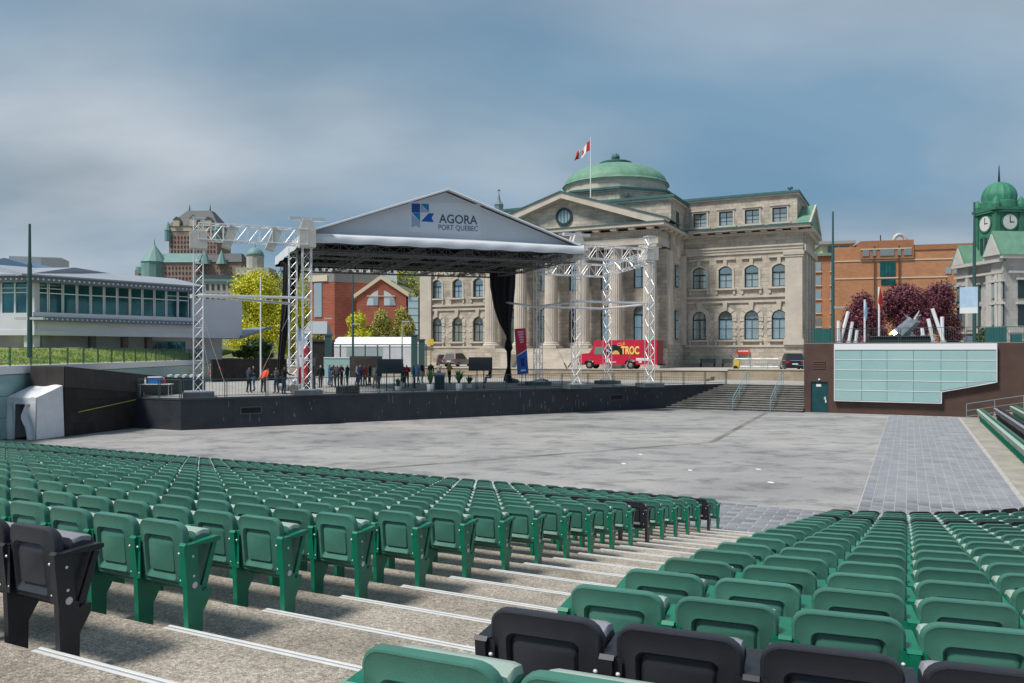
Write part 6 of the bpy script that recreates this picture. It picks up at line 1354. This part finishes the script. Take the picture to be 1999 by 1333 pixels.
for lab, a, b_, z in (('silver bracing pipe between the towers beside the ramp wall', 'A', 'B', 7.75), ('lower silver bracing pipe between the towers beside the ramp wall', 'A', 'B2', 7.75), ('silver bracing pipe between the towers above the red van', 'C', 'D', 8.1), ('rear silver bracing pipe before the stone columns', 'C2', 'D2', 8.0), ('short silver pipe from outermost tower to rear tower', 'D', 'D2', 8.05), ('short silver pipe from roof corner to rear tower', 'C', 'C2', 8.05), ('silver bracing pipe from the rear tower to the black curtain', 'C2', None, 8.0)):
    p0 = v3(towers[a], z); p1 = v3(towers[b_], z) if b_ else Vector(P(987, 590, 67.2))
    o = MB().tube(p0, p1, .085, 8).build('bracing_pipe', M_ALU); tag(o, lab, 'pipe')
for i, (a, px, py, z0) in enumerate((('A', 415, 758, 6.5), ('A', 440, 752, 7.2), ('B2', 500, 748, 7.5), ('D2', 1090, 745, 8.0), ('C2', 1120, 748, 8.0), ('D', 1210, 746, 8.0))):
    q = G(px, py, PZ); t = thing('guy_cable', ['steel guy cable with red tensioner beside the ramp wall', 'second steel guy cable beside the ramp wall', 'steel guy cable behind the stage railing', 'steel guy cable from the rear wing tower', 'steel guy cable from the tower by the columns', 'steel guy cable from the outermost wing tower'][i], 'cable')
    p0 = v3(towers[a], z0); MB().tube(p0, q, .016, 4).build('wire', M_STEEL, t); c = p0.lerp(q, .72); MB().tube(c, c + (q - p0).normalized()*.6, .06, 6).build('tensioner', mat('tensioner red', (0.45,0.10,0.10), .6) if i < 3 else M_STEEL, t)
q = G(509, 752, PZ); t = thing('white_pole', 'slim white pole standing behind the stage wing', 'pole', tuple(q)); MB().tube((0,0,0), (0,0,8.6), .07, 6).build('shaft', M_WHITE, t); MB().lathe([(.3,0),(.3,.08),(.1,.1)], 10).build('foot', M_STEEL, t)
# roof: local frame x along the front, y to the back
sr = thing('stage_roof', 'white gabled fabric stage roof carrying the blue arena logo', 'stage roof', (RL_.x, RL_.y, 0), RA)
M_FAB = mat('roof fabric', (0.62,0.64,0.68), .7, var=.05, scale=.5, bump=.25, bscale=1.2); M_FABB = mat('black roof lining', (0.012,0.013,0.015), .9); M_TRD = mat('shaded truss alloy', (0.16,0.17,0.17), .6, metal=.4)  # truss alloy under the roof: shade put into its darker colour
ZE0, ZE1 = 11.85, 12.05; DR = 14.0; ZAp = 15.15; xm = rlen*.485
def ez(x): return ZE0 + (ZE1 - ZE0)*x/rlen
gpts = [(.1, ez(0) + .02), (rlen - .1, ez(rlen) + .02), (xm, ZAp)]
MB().prism(gpts, .55, .60, 'y').build('gable_front', mat('shaded gable fabric', (0.53,0.57,0.62), .75, var=.05, scale=.4, bump=.25, bscale=1.0), sr); MB().prism(gpts, .605, .62, 'y').build('gable_lining', M_FABB, sr); MB().prism(gpts, DR - .6, DR - .55, 'y').build('gable_back', M_FAB, sr); MB().prism(gpts, DR - .64, DR - .605, 'y').build('gable_back_darkener', M_FABB, sr)  # gable shade put into fabric colour; black back layer added to darken inside
for s, x0 in ((-1, -.35), (1, rlen + .35)):
    ze = ez(max(0, min(rlen, x0))) - .05
    def slope(u, v, dz=0.0): return Vector((x0 + (xm - x0)*u, -.05 + (DR + .1)*v, ze + (ZAp + .12 - ze)*u + .035*math.sin(v*math.pi*7)**2*math.sin(u*math.pi) + dz))
    MB().grid(slope, 12, 42).build('roof_slope', M_FAB, sr, smooth=True, recalc=False); MB().grid(lambda u, v: slope(u*.985 + .012, v*.93 + .045, -.07), 12, 12).build('roof_lining', M_FABB, sr, recalc=False)
    e = MB()
    for i in range(12): a, b_ = slope(i/12, 0), slope((i+1)/12, 0); e.tube(a + Vector((0,.02,-.05)), b_ + Vector((0,.02,-.05)), .07, 5)
    e.build('verge_tube', M_FAB, sr)
    # pleats of the roof edge seen against the sky
def fas(u, v):      # eave valance: sloping upper face then hanging skirt
    x = -.35 + (rlen + .7)*u; z = ez(x)
    pr = [(.5, .10), (.1, -.02), (-.25, -.14), (-.32, -.30), (-.33, -.48), (-.30, -.64)]; k = v*5; i = min(4, int(k)); f_ = k - i; y = pr[i][0]*(1-f_) + pr[i+1][0]*f_; dz = pr[i][1]*(1-f_) + pr[i+1][1]*f_
    return Vector((x, y + .035*math.sin(u*55)*(v > .5)*(v), z + dz - .04*math.sin(u*math.pi*9)**2*v - .06*u*0))
MB().grid(fas, 120, 10).build('front_valance', M_FAB, sr, smooth=True, recalc=False); MB().grid(lambda u, v: fas(u, v) + Vector((0,.03,-.01)), 60, 10).build('valance_lining', M_FABB, sr, recalc=False)
for x, nm in ((-.35, 'side_valance'), (rlen + .35, 'side_valance')):
    MB().grid(lambda u, v: Vector((x + .03*math.sin(u*30)*v, -.3 + (DR + .3)*u, ez(max(0, min(rlen, x))) - .02 - .62*v - .05*math.sin(u*math.pi*5)**2*v)), 40, 5).build(nm, M_FAB, sr, smooth=True, recalc=False)
MB().grid(lambda u, v: Vector((-.35 + (rlen + .7)*u, DR + .02, ez(rlen*u) - .02 - .75*v)), 20, 3).build('rear_valance', M_FABB, sr, recalc=False)
mb = MB()
for y in (.9, DR - .9): lattice(mb, (0, y, 11.0), (rlen, y, 11.2), .7, 18, .035, .022)
mb.build('cross_truss', M_TRD, sr)
for i in range(6):
    x = rlen*(i + .25)/5.6; mb = MB(); lattice(mb, (x, .9, 11.05), (x, DR - .9, 11.05), .55, 14, .03, .02); mb.build('depth_truss', M_TRD, sr)
for y in (4.6, 9.2):
    mb = MB(); lattice(mb, (0, y, 11.1), (rlen, y, 11.2), .6, 18, .03, .02); mb.build('cross_truss', M_TRD, sr)
mb = MB(); mb.tube((0, .3, 10.72), (rlen, .3, 10.85), .03, 5); mb.build('front_cable', M_TRD, sr)
# logo and lettering, printed on the gable
def gl_(px, py):       # pixel -> local x, z on the gable plane
    u = (px - 999.5)/FPX; o_ = RL_ + rn*.55; a = (u*o_.y - o_.x)/(rdir.x - u*rdir.y); Z = o_.y + a*rdir.y; return a, EYE - (py - HOR)*Z/FPX
C1, C2_, C3, C4, C5 = [mat('logo %s' % n, c, .6) for n, c in (('navy', (0.005,0.06,0.27)), ('cyan', (0.0,0.17,0.42)), ('grey', (0.28,0.36,0.48)), ('blue', (0.0,0.085,0.38)), ('letter', (0.045,0.085,0.13)))]
def lp(pts, m, y=.545): MB().prism([gl_(*p) for p in pts], y - .006, y, 'y').build('logo_patch', m, sr)
MB().prism([gl_(*p) for p in ((799,393.5),(938,398),(938,459),(799,452))], .545, .549, 'y').build('logo_panel', mat('logo panel white', (0.58,0.62,0.67), .7), sr)
lp([(803.4,397),(820,397.3),(820,415),(803.4,414.6)], C1); lp([(821,397.3),(837.2,398),(837.2,414.5)], C2_); lp([(821,398.5),(836,414.8),(821,414.6)], C3); lp([(804,415.2),(820,415.4),(820,432)], C2_); lp([(803.4,417),(820,433),(820,445),(812,440),(803.4,444)], C3); lp([(837,416),(847.5,416.5),(842.5,425),(846.8,433.5),(822,432)], C4)
def gtext(s, x0, y0, x1, ysz, bold):
    a, z = gl_(x0, y0); b_, z2 = gl_(x1, y0); me, w_ = text_mesh('lettering', s, 1.0, C5, bold, depth=.003); o = ob('lettering', me, sr, loc=(a, .54, z), rot=(math.pi/2, 0, 0)); hh = ysz*52/FPX/.70; o.scale = ((b_ - a)/w_, hh, 1); o.rotation_euler = (math.pi/2, -math.atan2(gl_(x1, y0 + 3.0)[1] - z, b_ - a)*.9 if True else 0, 0)
gtext('AGORA', 857, 434.5, 932, 17.2, .018); gtext('PORT QUÉBEC', 856, 448, 933, 10.2, .006)
# black curtains gathered at the roof corners
M_CURT = mat('black curtain', (0.010,0.011,0.013), .8, var=.3, scale=1, bump=.3, bscale=2)
def curtain(label, rows, Z, seed):
    t = thing('gathered_curtain', label, 'curtain', (0,0,0)); s_ = Z/FPX; rg = random.Random(seed); mb = MB()
    # rows: (py, px left, px right): folds get tighter towards the tie
    n = 64; loops = []; prow = []
    for (y0, l0, r0), (y1, l1, r1) in zip(rows, rows[1:]):
        k = max(2, int(abs(y1 - y0)/5))
        for i in range(k): f_ = i/k; prow.append((y0 + (y1 - y0)*f_, l0 + (l1 - l0)*f_, r0 + (r1 - r0)*f_))
    prow.append(rows[-1])
    for (py, l, r) in prow:
        c = P((l + r)/2, py, Z); w_ = (r - l)*s_/2; lp_ = []
        for i in range(n):
            a = 2*math.pi*i/n; fold = 1 + .16*math.sin(11*a + .01*py) + .08*math.sin(17*a + 1.3)
            lp_.append((c.x + w_*math.cos(a)*(.92 + .08*fold), c.y + min(.75, w_*.55 + .12)*math.sin(a)*fold, c.z))
        loops.append(lp_)
    loft(mb, loops); mb.build('drape', M_CURT, t, smooth=True); py, l, r = min(rows, key=lambda q: q[2] - q[1]); MB().tube(P((l + r)/2, py + 1, Z) + Vector((0,0,.05)), P((l + r)/2, py - 3, Z), (r - l)*s_*.62, 12).build('tie', M_DARK, t); return t
curtain('wide black curtain gathered and tied below the rear roof corner', [(524, 955, 1007), (560, 957, 1006), (600, 964, 1002), (630, 974, 998), (654, 987, 996.5), (660, 989, 996), (668, 986, 999), (680, 984.5, 1001), (686, 989, 998), (715, 990, 997), (728, 986, 998), (744, 982, 1000)], 67.5, 1)
curtain('narrow black curtain hanging beside the rear lattice tower', [(512, 553, 590), (560, 552, 580), (610, 549, 570), (650, 546, 562), (690, 543, 556), (730, 541, 553), (748, 540, 554)], 58.5, 2)
# ---------------------------------------------------------------- people (one continuous skinned body each)
SKIN = [mat('skin a', (0.50,0.30,0.22), .6), mat('skin b', (0.38,0.22,0.15), .6)]; HAIR = [mat('hair dark', (0.03,0.022,0.018), .7), mat('hair brown', (0.12,0.07,0.04), .7), mat('hair grey', (0.42,0.40,0.38), .7)]
SHOE = mat('dark shoe', (0.02,0.02,0.022), .6)
def person(label, px, py, face, top, legs, hair=0, h=1.74, pose='stand', seed=0, zlev=PZ, pos=None, shoes=None):
    rg = random.Random(seed); k = h/1.74; st = rg.uniform(.06,.13); ar = rg.uniform(.0,.25)
    J = dict(pel=(0,0,.95), sp=(0,.0,1.14), ch=(0,.0,1.36), nk=(0,.0,1.50), hd=(0,.025,1.585), tp=(0,.015,1.68), no=(0,.105,1.585))
    for s, n in ((-1,'l'),(1,'r')):
        fw = st*(1 if s > 0 else -1)*rg.uniform(.2,1.2)
        J['hp'+n] = (s*.095,0,.90); J['kn'+n] = (s*.10, .03 + fw*.5, .50); J['an'+n] = (s*.105, fw - .02, .085); J['to'+n] = (s*.125, fw + .15, .035)
        J['sh'+n] = (s*.185,0,1.425)
        if pose == 'hold' or (pose == 'talk' and s > 0): J['el'+n] = (s*.26, .03, 1.16); J['wr'+n] = (s*.16, .26, 1.14 + ar*.5); J['ha'+n] = (s*.11, .33, 1.17 + ar*.5)
        elif pose == 'reach' and s > 0: J['el'+n] = (.30, .20, 1.22); J['wr'+n] = (.34, .44, 1.16); J['ha'+n] = (.35, .53, 1.15)
        else: J['el'+n] = (s*(.235 + .03*ar), -.03, 1.14); J['wr'+n] = (s*(.25 + .05*ar), .06 + .1*ar, .90); J['ha'+n] = (s*(.25 + .05*ar), .10 + .1*ar, .81)
    if pose == 'sit':
        for n in ('pel','sp','ch','nk','hd','tp','no','shl','shr','ell','elr','wrl','wrr','hal','har','hpl','hpr'): J[n] = (J[n][0], J[n][1], J[n][2] - .42)
        for s, n in ((-1,'l'),(1,'r')): J['kn'+n] = (s*.13, .40, .50); J['an'+n] = (s*.13, .42, .085); J['to'+n] = (s*.14, .58, .035); J['wr'+n] = (s*.18, .26, .62); J['ha'+n] = (s*.14, .34, .60); J['el'+n] = (s*.24, .04, .74)
    if pose == 'lean':
        for n in ('sp','ch','nk','hd','tp','no','shl','shr','ell','elr','wrl','wrr','hal','har'):
            x, y, z = J[n]; dz = z - .95; J[n] = (x, y + .62*dz, .95 + dz*.86)
    names = list(J); ix = {n: i for i, n in enumerate(names)}
    E = [('pel','sp'),('sp','ch'),('ch','nk'),('nk','hd'),('hd','tp'),('hd','no')]
    for n in 'lr': E += [('pel','hp'+n),('hp'+n,'kn'+n),('kn'+n,'an'+n),('an'+n,'to'+n),('ch','sh'+n),('sh'+n,'el'+n),('el'+n,'wr'+n),('wr'+n,'ha'+n)]
    R_ = dict(pel=(.155,.12), sp=(.15,.11), ch=(.165,.12), nk=(.058,.058), hd=(.085,.098), tp=(.062,.075), no=(.018,.018), hp=(.10,.10), kn=(.068,.068), an=(.052,.052), to=(.042,.035), sh=(.075,.075), el=(.055,.055), wr=(.040,.040), ha=(.036,.045))
    me = bpy.data.meshes.new('p'); me.from_pydata([tuple(c*k for c in J[n]) for n in names], [(ix[a], ix[b_]) for a, b_ in E], []); o = bpy.data.objects.new('p', me); COL.objects.link(o)
    sm = o.modifiers.new('s', 'SKIN'); su = o.modifiers.new('u', 'SUBSURF'); su.levels = 1
    if not me.skin_vertices: me.skin_vertices.new()
    for n in names:
        key = n if n in R_ else n[:2]; d = me.skin_vertices[0].data[ix[n]]; d.radius = tuple(q*k for q in R_[key]); d.use_root = (n == 'pel')
    dg = bpy.context.evaluated_depsgraph_get(); out_ = bpy.data.meshes.new_from_object(o.evaluated_get(dg)); bpy.data.objects.remove(o)
    out_.materials.clear()
    for m_ in (top, legs, SKIN[seed % 2], HAIR[hair], shoes or SHOE): out_.materials.append(m_)
    SG = [(Vector(J[a])*k, Vector(J[b_])*k, a, b_) for a, b_ in E]
    for p in out_.polygons:
        c = p.center; best = min(SG, key=lambda s: (c - (s[0] + (s[1] - s[0])*max(0, min(1, (c - s[0]).dot(s[1] - s[0])/(s[1] - s[0]).length_squared)))).length); b_ = best[3]
        if b_ in ('hd','tp','no'):
            hd = Vector(J['hd'])*k; mi = 3 if (c.z > hd.z + .045*k or c.y < hd.y - .03*k) and b_ != 'no' else 2
        elif b_ in ('hal','har'): mi = 2
        elif b_ in ('tol','tor'): mi = 4
        elif b_[:2] in ('kn','an','hp'): mi = 1
        else: mi = 0
        p.material_index = mi; p.use_smooth = True
    out_.name = 'person'; q = G(px, py, zlev) if pos is None else pos
    po = ob('person', out_, None, loc=(q.x, q.y, zlev + .006), rot=(0, 0, face)); return tag(po, label, 'person', 'people gathered on the stage')
def cl(n, c): return mat('cloth ' + n, c, .85, var=.12, scale=6)
navy, black, jean, orange, blue, grey, khaki, dred, lblue, white, ochre, beige, char = cl('navy',(0.02,0.035,0.08)), cl('black',(0.014,0.014,0.017)), cl('jean',(0.07,0.12,0.22)), cl('orange',(0.60,0.09,0.03)), cl('blue',(0.03,0.10,0.26)), cl('grey',(0.24,0.26,0.28)), cl('khaki',(0.22,0.17,0.09)), cl('dark red',(0.22,0.02,0.03)), cl('light blue',(0.16,0.26,0.46)), cl('white',(0.62,0.60,0.58)), cl('ochre',(0.42,0.27,0.06)), cl('beige',(0.34,0.30,0.25)), cl('charcoal',(0.045,0.05,0.055))
PI_ = math.pi
PPL = [('person in navy jacket holding something near the stage railing', 486, 767, -.6, navy, black, 1, 'hold'), ('person in black top and blue jeans facing the navy jacket', 496, 764, 1.6, black, jean, 0, 'talk'), ('person in bright orange jacket leaning forward', 514, 767, -.4, orange, char, 0, 'lean'),
 ('person in dark clothes with bent arms beside the orange jacket', 540, 768, 2.6, char, navy, 1, 'hold'), ('tall person in black reaching towards the lattice tower', 554, 770, -.9, black, navy, 1, 'reach'), ('person in black jacket walking away from the tower', 626, 758, .5, black, char, 2, 'stand'), ('person in bright blue jacket in a group', 643, 753, -1.2, blue, jean, 0, 'stand'),
 ('person in black sweater within the group', 651, 756, 2.8, black, char, 0, 'hold'), ('person in charcoal coat with brown hair', 658, 757, 3.0, char, black, 1, 'stand'), ('person in dark red top at the edge of the group', 666, 753, -2.2, dred, black, 1, 'hold'), ('person in navy suit standing apart', 678, 753, 1.2, navy, char, 0, 'talk'), ('person in white shirt with bare arms', 697, 753, -1.4, white, navy, 1, 'stand'),
 ('person in navy sweater in front of the brown wall', 703, 755, -.8, navy, navy, 2, 'stand'), ('person in dark red sweater talking', 713, 755, 2.2, dred, black, 0, 'talk'), ('person in black coat by the brown wall', 722, 752, 1.8, black, char, 0, 'stand'), ('person in grey shirt and khaki trousers', 732, 758, -.9, grey, khaki, 0, 'stand'), ('person in black vest beside the khaki trousers', 740, 759, 1.0, char, navy, 0, 'hold'),
 ('person in maroon coat behind the screen', 786, 753, -1.0, dred, black, 0, 'stand'), ('person in red checked shirt with arms folded', 794, 757, 2.9, dred, char, 0, 'hold'), ('person in blue shirt and dark trousers', 808, 758, -1.6, blue, black, 0, 'stand'), ('person in light blue suit', 817, 750, 1.4, lblue, lblue, 2, 'stand'), ('person in black holding a bag', 824, 748, -2.0, black, beige, 1, 'talk'),
 ('person in black top with reddish cap behind a potted palm', 841, 747, .2, black, black, 1, 'stand'), ('person in beige jacket standing at the lectern', 857, 746, 2.7, beige, char, 2, 'hold'), ('person in ochre and black jacket beside the lectern', 877, 749, -2.4, ochre, black, 2, 'hold'), ('person in black crouching on a chair by the second screen', 957, 748, 1.2, black, grey, 0, 'sit')]
for i, (lab, px, py, fc, tp_, lg, hr, po) in enumerate(PPL): person(lab, px, py, fc, tp_, lg, hr, 1.70 + .10*((i*37) % 10)/10, po, i)
# ---------------------------------------------------------------- things on the stage
M_LEAF = [mat('palm leaf %d' % i, c, .5) for i, c in enumerate(((0.03,0.13,0.03), (0.06,0.20,0.04), (0.02,0.09,0.03)))]
def palm(label, px, py, h, w_, seed):
    q = G(px, py, PZ); t = thing('potted_palm', label, 'plant', (q.x, q.y, PZ + .006), 0, 'potted palms on the stage'); ph = h*.30
    MB().lathe([(.19,0),(.21,ph*.1),(.24,ph),(.20,ph),(.19,ph*.9)], 14).build('pot', M_WHITE, t, smooth=40); rg = random.Random(seed); mb = MB()
    for i in range(44):
        a = rg.uniform(0, 6.28); L_ = rg.uniform(.6, 1)*(h - ph); sp_ = w_*rg.uniform(.25, 1)*.5; prev = Vector((0,0,ph*.9)); wd_ = .085; last = None
        for j in range(1, 7):
            f_ = j/6; p_ = Vector((sp_*f_**1.6*math.cos(a), sp_*f_**1.6*math.sin(a), ph*.9 + L_*(f_ - .28*f_*f_*sp_))); s = Vector((-math.sin(a), math.cos(a), .2))*(wd_*math.sin(math.pi*min(.97, f_ + .12)) + .006); k = len(mb.v)
            mb.v += [tuple(prev - (last or s)), tuple(prev + (last or s)), tuple(p_ + s), tuple(p_ - s)]; mb.f.append((k,k+1,k+2,k+3)); mb.m.append(i % 3); prev = p_; last = s
    mb.build('fronds', M_LEAF, t, recalc=False); return t
palm('tall potted palm in white pot before the lectern', 840, 764, 1.65, .9, 1); palm('potted palm in white pot beside the second screen', 896, 762, 1.6, 1.1, 2); palm('small potted palm in white pot beside the first screen', 777, 762, .95, .6, 3); palm('medium potted palm in white pot behind the small one', 787, 755, 1.05, .7, 4); palm('low spreading potted palm near the second screen', 916, 757, 1.0, 1.0, 5)
def screen(label, px, py, w_, h_, z0):
    q = G(px, py, PZ); t = thing('display_screen', label, 'screen', (q.x, q.y, PZ + .006), math.radians(10)); MB().box(-w_/2, w_/2, -.05, .04, z0, z0 + h_).build('panel', mat('screen black', (0.012,0.018,0.026), .25), t); MB().box(-w_/2 + .03, w_/2 - .03, -.056, -.051, z0 + .03, z0 + h_ - .03).build('glass', mat('screen glass', (0.02,0.03,0.04), .08, spec=.8), t)
    for s in (-1, 1): MB().tube((s*.25, .05, .05), (s*.25, .05, z0 + .1), .035).build('leg', M_DARK, t); MB().box(s*.25 - .05, s*.25 + .05, -.35, .4, 0, .05).build('foot', M_DARK, t)
screen('large black display screen on stand among the people', 762, 762, 1.75, 1.0, 1.15); screen('large black display screen on stand near the tied curtain', 938, 757, 1.75, 1.0, 1.25)
q = G(858, 761, PZ); t = thing('lectern', 'dark lectern with pale slanted top on the stage', 'lectern', (q.x, q.y, PZ + .006), .2); MB().prism([(-.3,0),(.3,0),(.36,1.05),(-.36,1.05)], -.22, .22, 'y').build('body', mat('lectern navy', (0.012,0.03,0.045), .5), t); MB().prism([(-.35,1.051),(.25,1.051),(.25,1.2),(-.35,1.10)], -.45, .45, 'x').build('top', mat('lectern top', (0.25,0.31,0.40), .5), t)
def speaker(label, px, py, w_, d_, h_, z0=0, tilt=0, pole=False):
    q = G(px, py, PZ); t = thing('loudspeaker', label, 'loudspeaker', (q.x, q.y, PZ + .006), .15)
    if tilt: MB().prism([(-d_/2,0),(d_/2,0),(d_/2,h_*.5),(-d_/2 + .1,h_)], -w_/2, w_/2, 'x').build('cabinet', mat('speaker black', (0.02,0.022,0.026), .7), t)
    else: MB().box(-w_/2, w_/2, -d_/2, d_/2, z0, z0 + h_).build('cabinet', mat('speaker black', (0.02,0.022,0.026), .7), t); MB().box(-w_/2 + .03, w_/2 - .03, -d_/2 - .012, -d_/2 - .001, z0 + .03, z0 + h_ - .03).build('grille', M_CHG, t)
    if pole:
        MB().tube((0,0,.1), (0,0,z0), .025).build('pole', M_DARK, t)
        for a in (0, 2.09, 4.19): MB().tube((0,0,.55), (.45*math.cos(a), .45*math.sin(a), .01), .018).build('leg', M_DARK, t)
speaker('black loudspeaker on tripod pole beside the lattice tower', 612, 757, .42, .38, .68, 1.55, pole=True); speaker('black floor monitor wedge near the stage edge', 690, 768, .75, .55, .5, tilt=1); speaker('black floor monitor wedge in front of the group', 668, 768, .75, .55, .45, tilt=1); speaker('tall black speaker case beside the lattice tower', 604, 764, .75, .7, 1.15)
q = G(300, 775, PZ); t = thing('folding_table', 'white folding table behind the corner railing', 'table', (-21.0, 47.0, PZ + .01), .1); MB().box(-.9,.9,-.38,.38,.70,.74).build('table_top', M_WHITE, t)
for sx in (-1,1):
    for sy in (-1,1): MB().tube((sx*.8, sy*.3, 0), (sx*.8, sy*.3, .70), .02).build('leg', M_STEEL, t)
for dx_, w_, h_, nm, lab, m_ in ((-.05,.32,.36,'blue_box','blue cooler box on the white folding table', mat('cooler blue', (0.02,0.16,0.42), .5)), (.45,.14,.34,'red_bottle','red and blue bottle on the white folding table', mat('bottle red', (0.45,0.05,0.08), .4)), (-.6,.10,.34,'white_bottle','white bottle on the white folding table', M_WHITE)):
    b_ = thing(nm, lab, 'box' if 'box' in nm else 'bottle', (-21.0 + dx_, 47.0 + dx_*.1, PZ + .752), .1)
    if 'box' in nm: MB().box(-w_*1.1, w_*1.1, -.2, .2, 0, h_).build('body', m_, b_); MB().box(-w_*1.15, w_*1.15, -.22, .22, h_ + .001, h_ + .07).build('lid', M_WHITE, b_)
    else: MB().lathe([(w_*.6,0),(w_*.6,h_*.7),(w_*.25,h_*.85),(w_*.25,h_)], 12).build('body', m_, b_, smooth=40); MB().lathe([(w_*.3,h_ + .001),(w_*.3,h_ + .04)], 10).build('cap', M_WHITE, b_)
q = G(362, 765, PZ); t = thing('equipment_case', 'dark equipment case with pale rolls on top behind the railing', 'case', (q.x, q.y, PZ + .006), .3); MB().box(-1.2,1.2,-.4,.4,.1,.95).build('case', mat('case dark', (0.02,0.035,0.045), .6), t)
for i in range(5): MB().tube((-1.0 + .45*i, -.3, 1.05), (-.9 + .45*i, .3, 1.05), .11, 8).build('roll', M_WHITE, t)
for sx in (-1,1):
    for sy in (-1,1): MB().tube((sx*1.0, sy*.3, 0), (sx*1.0, sy*.3, .1), .05).build('caster', M_DARK, t)
# drum kit
q = G(573, 768, PZ); t = thing('drum_kit', 'small drum kit standing behind the lattice tower', 'drums', (q.x, q.y, PZ + .006), .3)
for (x, y, z, r_, hh, nm) in ((0,0,.32,.28,.0,'bass_drum'), (-.45,.1,.55,.17,.3,'snare_drum'), (.4,.1,.55,.2,.3,'floor_tom'), (.05,.15,.78,.15,.2,'tom')):
    if nm == 'bass_drum':
        m_ = MB().lathe([(r_,0),(r_,.4)], 16)
        for i in range(len(m_.v)): a, b_, c_ = m_.v[i]; m_.v[i] = (a, -.25 + c_, .30 + b_)
    else: m_ = MB().lathe([(r_, z - hh), (r_, z)], 14, (x, y, 0)); m_.tube((x, y, 0), (x, y, z - hh), .015)
    m_.build(nm, M_STEEL if nm != 'bass_drum' else mat('drum shell', (0.35,0.30,0.25), .4), t)
for x in (-.7, .7): MB().tube((x, .3, 0), (x, .3, 1.05), .012).build('cymbal_stand', M_STEEL, t); MB().lathe([(.01,1.08),(.22,1.05),(.01,1.051)], 14, (x, .3, 0)).build('cymbal', mat('brass cymbal', (0.55,0.42,0.15), .3, metal=.7), t)
# banners
q = G(582, 766, PZ); t = thing('feather_flag', 'tall red and white feather flag before the lattice tower', 'flag', (q.x, q.y, PZ + .006), .2); MB().tube((0,0,0), (0,0,4.3), .025).build('pole', M_STEEL, t); MB().lathe([(.28,0),(.28,.05),(.05,.08)], 10).build('base', M_DARK, t)
ff_ = MB().grid(lambda u, v: Vector((.02 + (.62 - .2*abs(v - .5))*u*(1 if v < .85 else (1 - v)/.15), .05*math.sin(u*4 + v*7), .55 + 3.7*v)), 8, 40)
for i in range(len(ff_.m)): v = (i // 8)/40; ff_.m[i] = 0 if v < .26 + .02*(i % 8) or (.45 < v < .45 + .035*(i % 8)) else (2 if v > .74 else 1)
ff_.build('cloth', [mat('feather red', (0.50,0.03,0.05), .7), M_WHITE, mat('feather pale blue', (0.40,0.50,0.66), .7)], t, smooth=True, recalc=False)
q = G(1023, 752, PZ); t = thing('standing_banner', 'leaning red and blue printed banner stand beside the tied curtain', 'banner', (q.x, q.y, PZ + .006), .25); M = Matrix.Rotation(math.radians(-4), 4, 'Y')
sbz = lambda py: (EYE - (py - HOR)*q.y/FPX) - PZ
w_ = .42
def bp_(pts, m_, nm, y=-.05, th=.004):
    b_ = MB().prism([(x*w_, z) for x, z in pts], y - th, y, 'y'); 
    for i in range(len(b_.v)): b_.v[i] = tuple(M @ Vector(b_.v[i]))
    b_.build(nm, m_, t)
H0, H1 = sbz(730), sbz(641); Hm = lambda f_: H0 + (H1 - H0)*f_
bb_ = MB().box(-w_, w_, -.05, .22, H0, H1)
for i in range(len(bb_.v)): bb_.v[i] = tuple(M @ Vector(bb_.v[i]))
bb_.build('panel', mat('banner dark side', (0.05,0.01,0.02), .6), t)
bp_([(-1,Hm(.42)),(1,Hm(.54)),(1,Hm(1)),(-1,Hm(1))], mat('banner red', (0.62,0.015,0.05), .5), 'red_print', -.0505); bp_([(-1,Hm(0)),(1,Hm(0)),(1,Hm(.52)),(-1,Hm(.40))], mat('banner blue print', (0.01,0.12,0.50), .5), 'blue_print', -.0505); bp_([(-1,Hm(.40)),(1,Hm(.52)),(1,Hm(.54)),(-1,Hm(.42))], M_WHITE, 'white_stripe', -.0506)
for i in range(5): bp_([(-.62 + .1*i, Hm(.90 - .055*i)), (.55 - .03*i, Hm(.91 - .055*i)), (.55 - .03*i, Hm(.945 - .055*i)), (-.62 + .1*i, Hm(.935 - .055*i))], mat('banner pink print', (0.75,0.45,0.55), .5), 'print_block', -.0545)
bp_([(-.35,Hm(.17)),(.35,Hm(.17)),(.35,Hm(.35)),(-.35,Hm(.35))], mat('banner navy print', (0.01,0.03,0.10), .5), 'print_block', -.0545); bp_([(-.5,Hm(.06)),(.5,Hm(.06)),(.5,Hm(.10)),(-.5,Hm(.10))], M_WHITE, 'print_line', -.0545)
for x in (-.2, .2): MB().tube((x, .05, 0), (x*.6, .05, H0 + .2), .03).build('leg', M_DARK, t)
MB().box(-.5,.5,-.4,.5,0,.05).build('foot', M_DARK, t)
for i, (px, py) in enumerate(((1058, 748), (1000, 747))):
    q = G(px, py, PZ); t = thing('ballast_block', ['dark ballast sack lying behind the banner stand', 'dark ballast sack under the tied curtain'][i], 'ballast', (q.x, q.y, PZ + .006), .4); MB().lathe([(.5,0),(.62,.12),(.5,.3),(.1,.36)], 12).build('sack', M_BALL, t, smooth=True); MB().tube((-.2,0,.36), (.2,0,.36), .03).build('handle', M_DARK, t)
print('objects', len(bpy.data.objects))
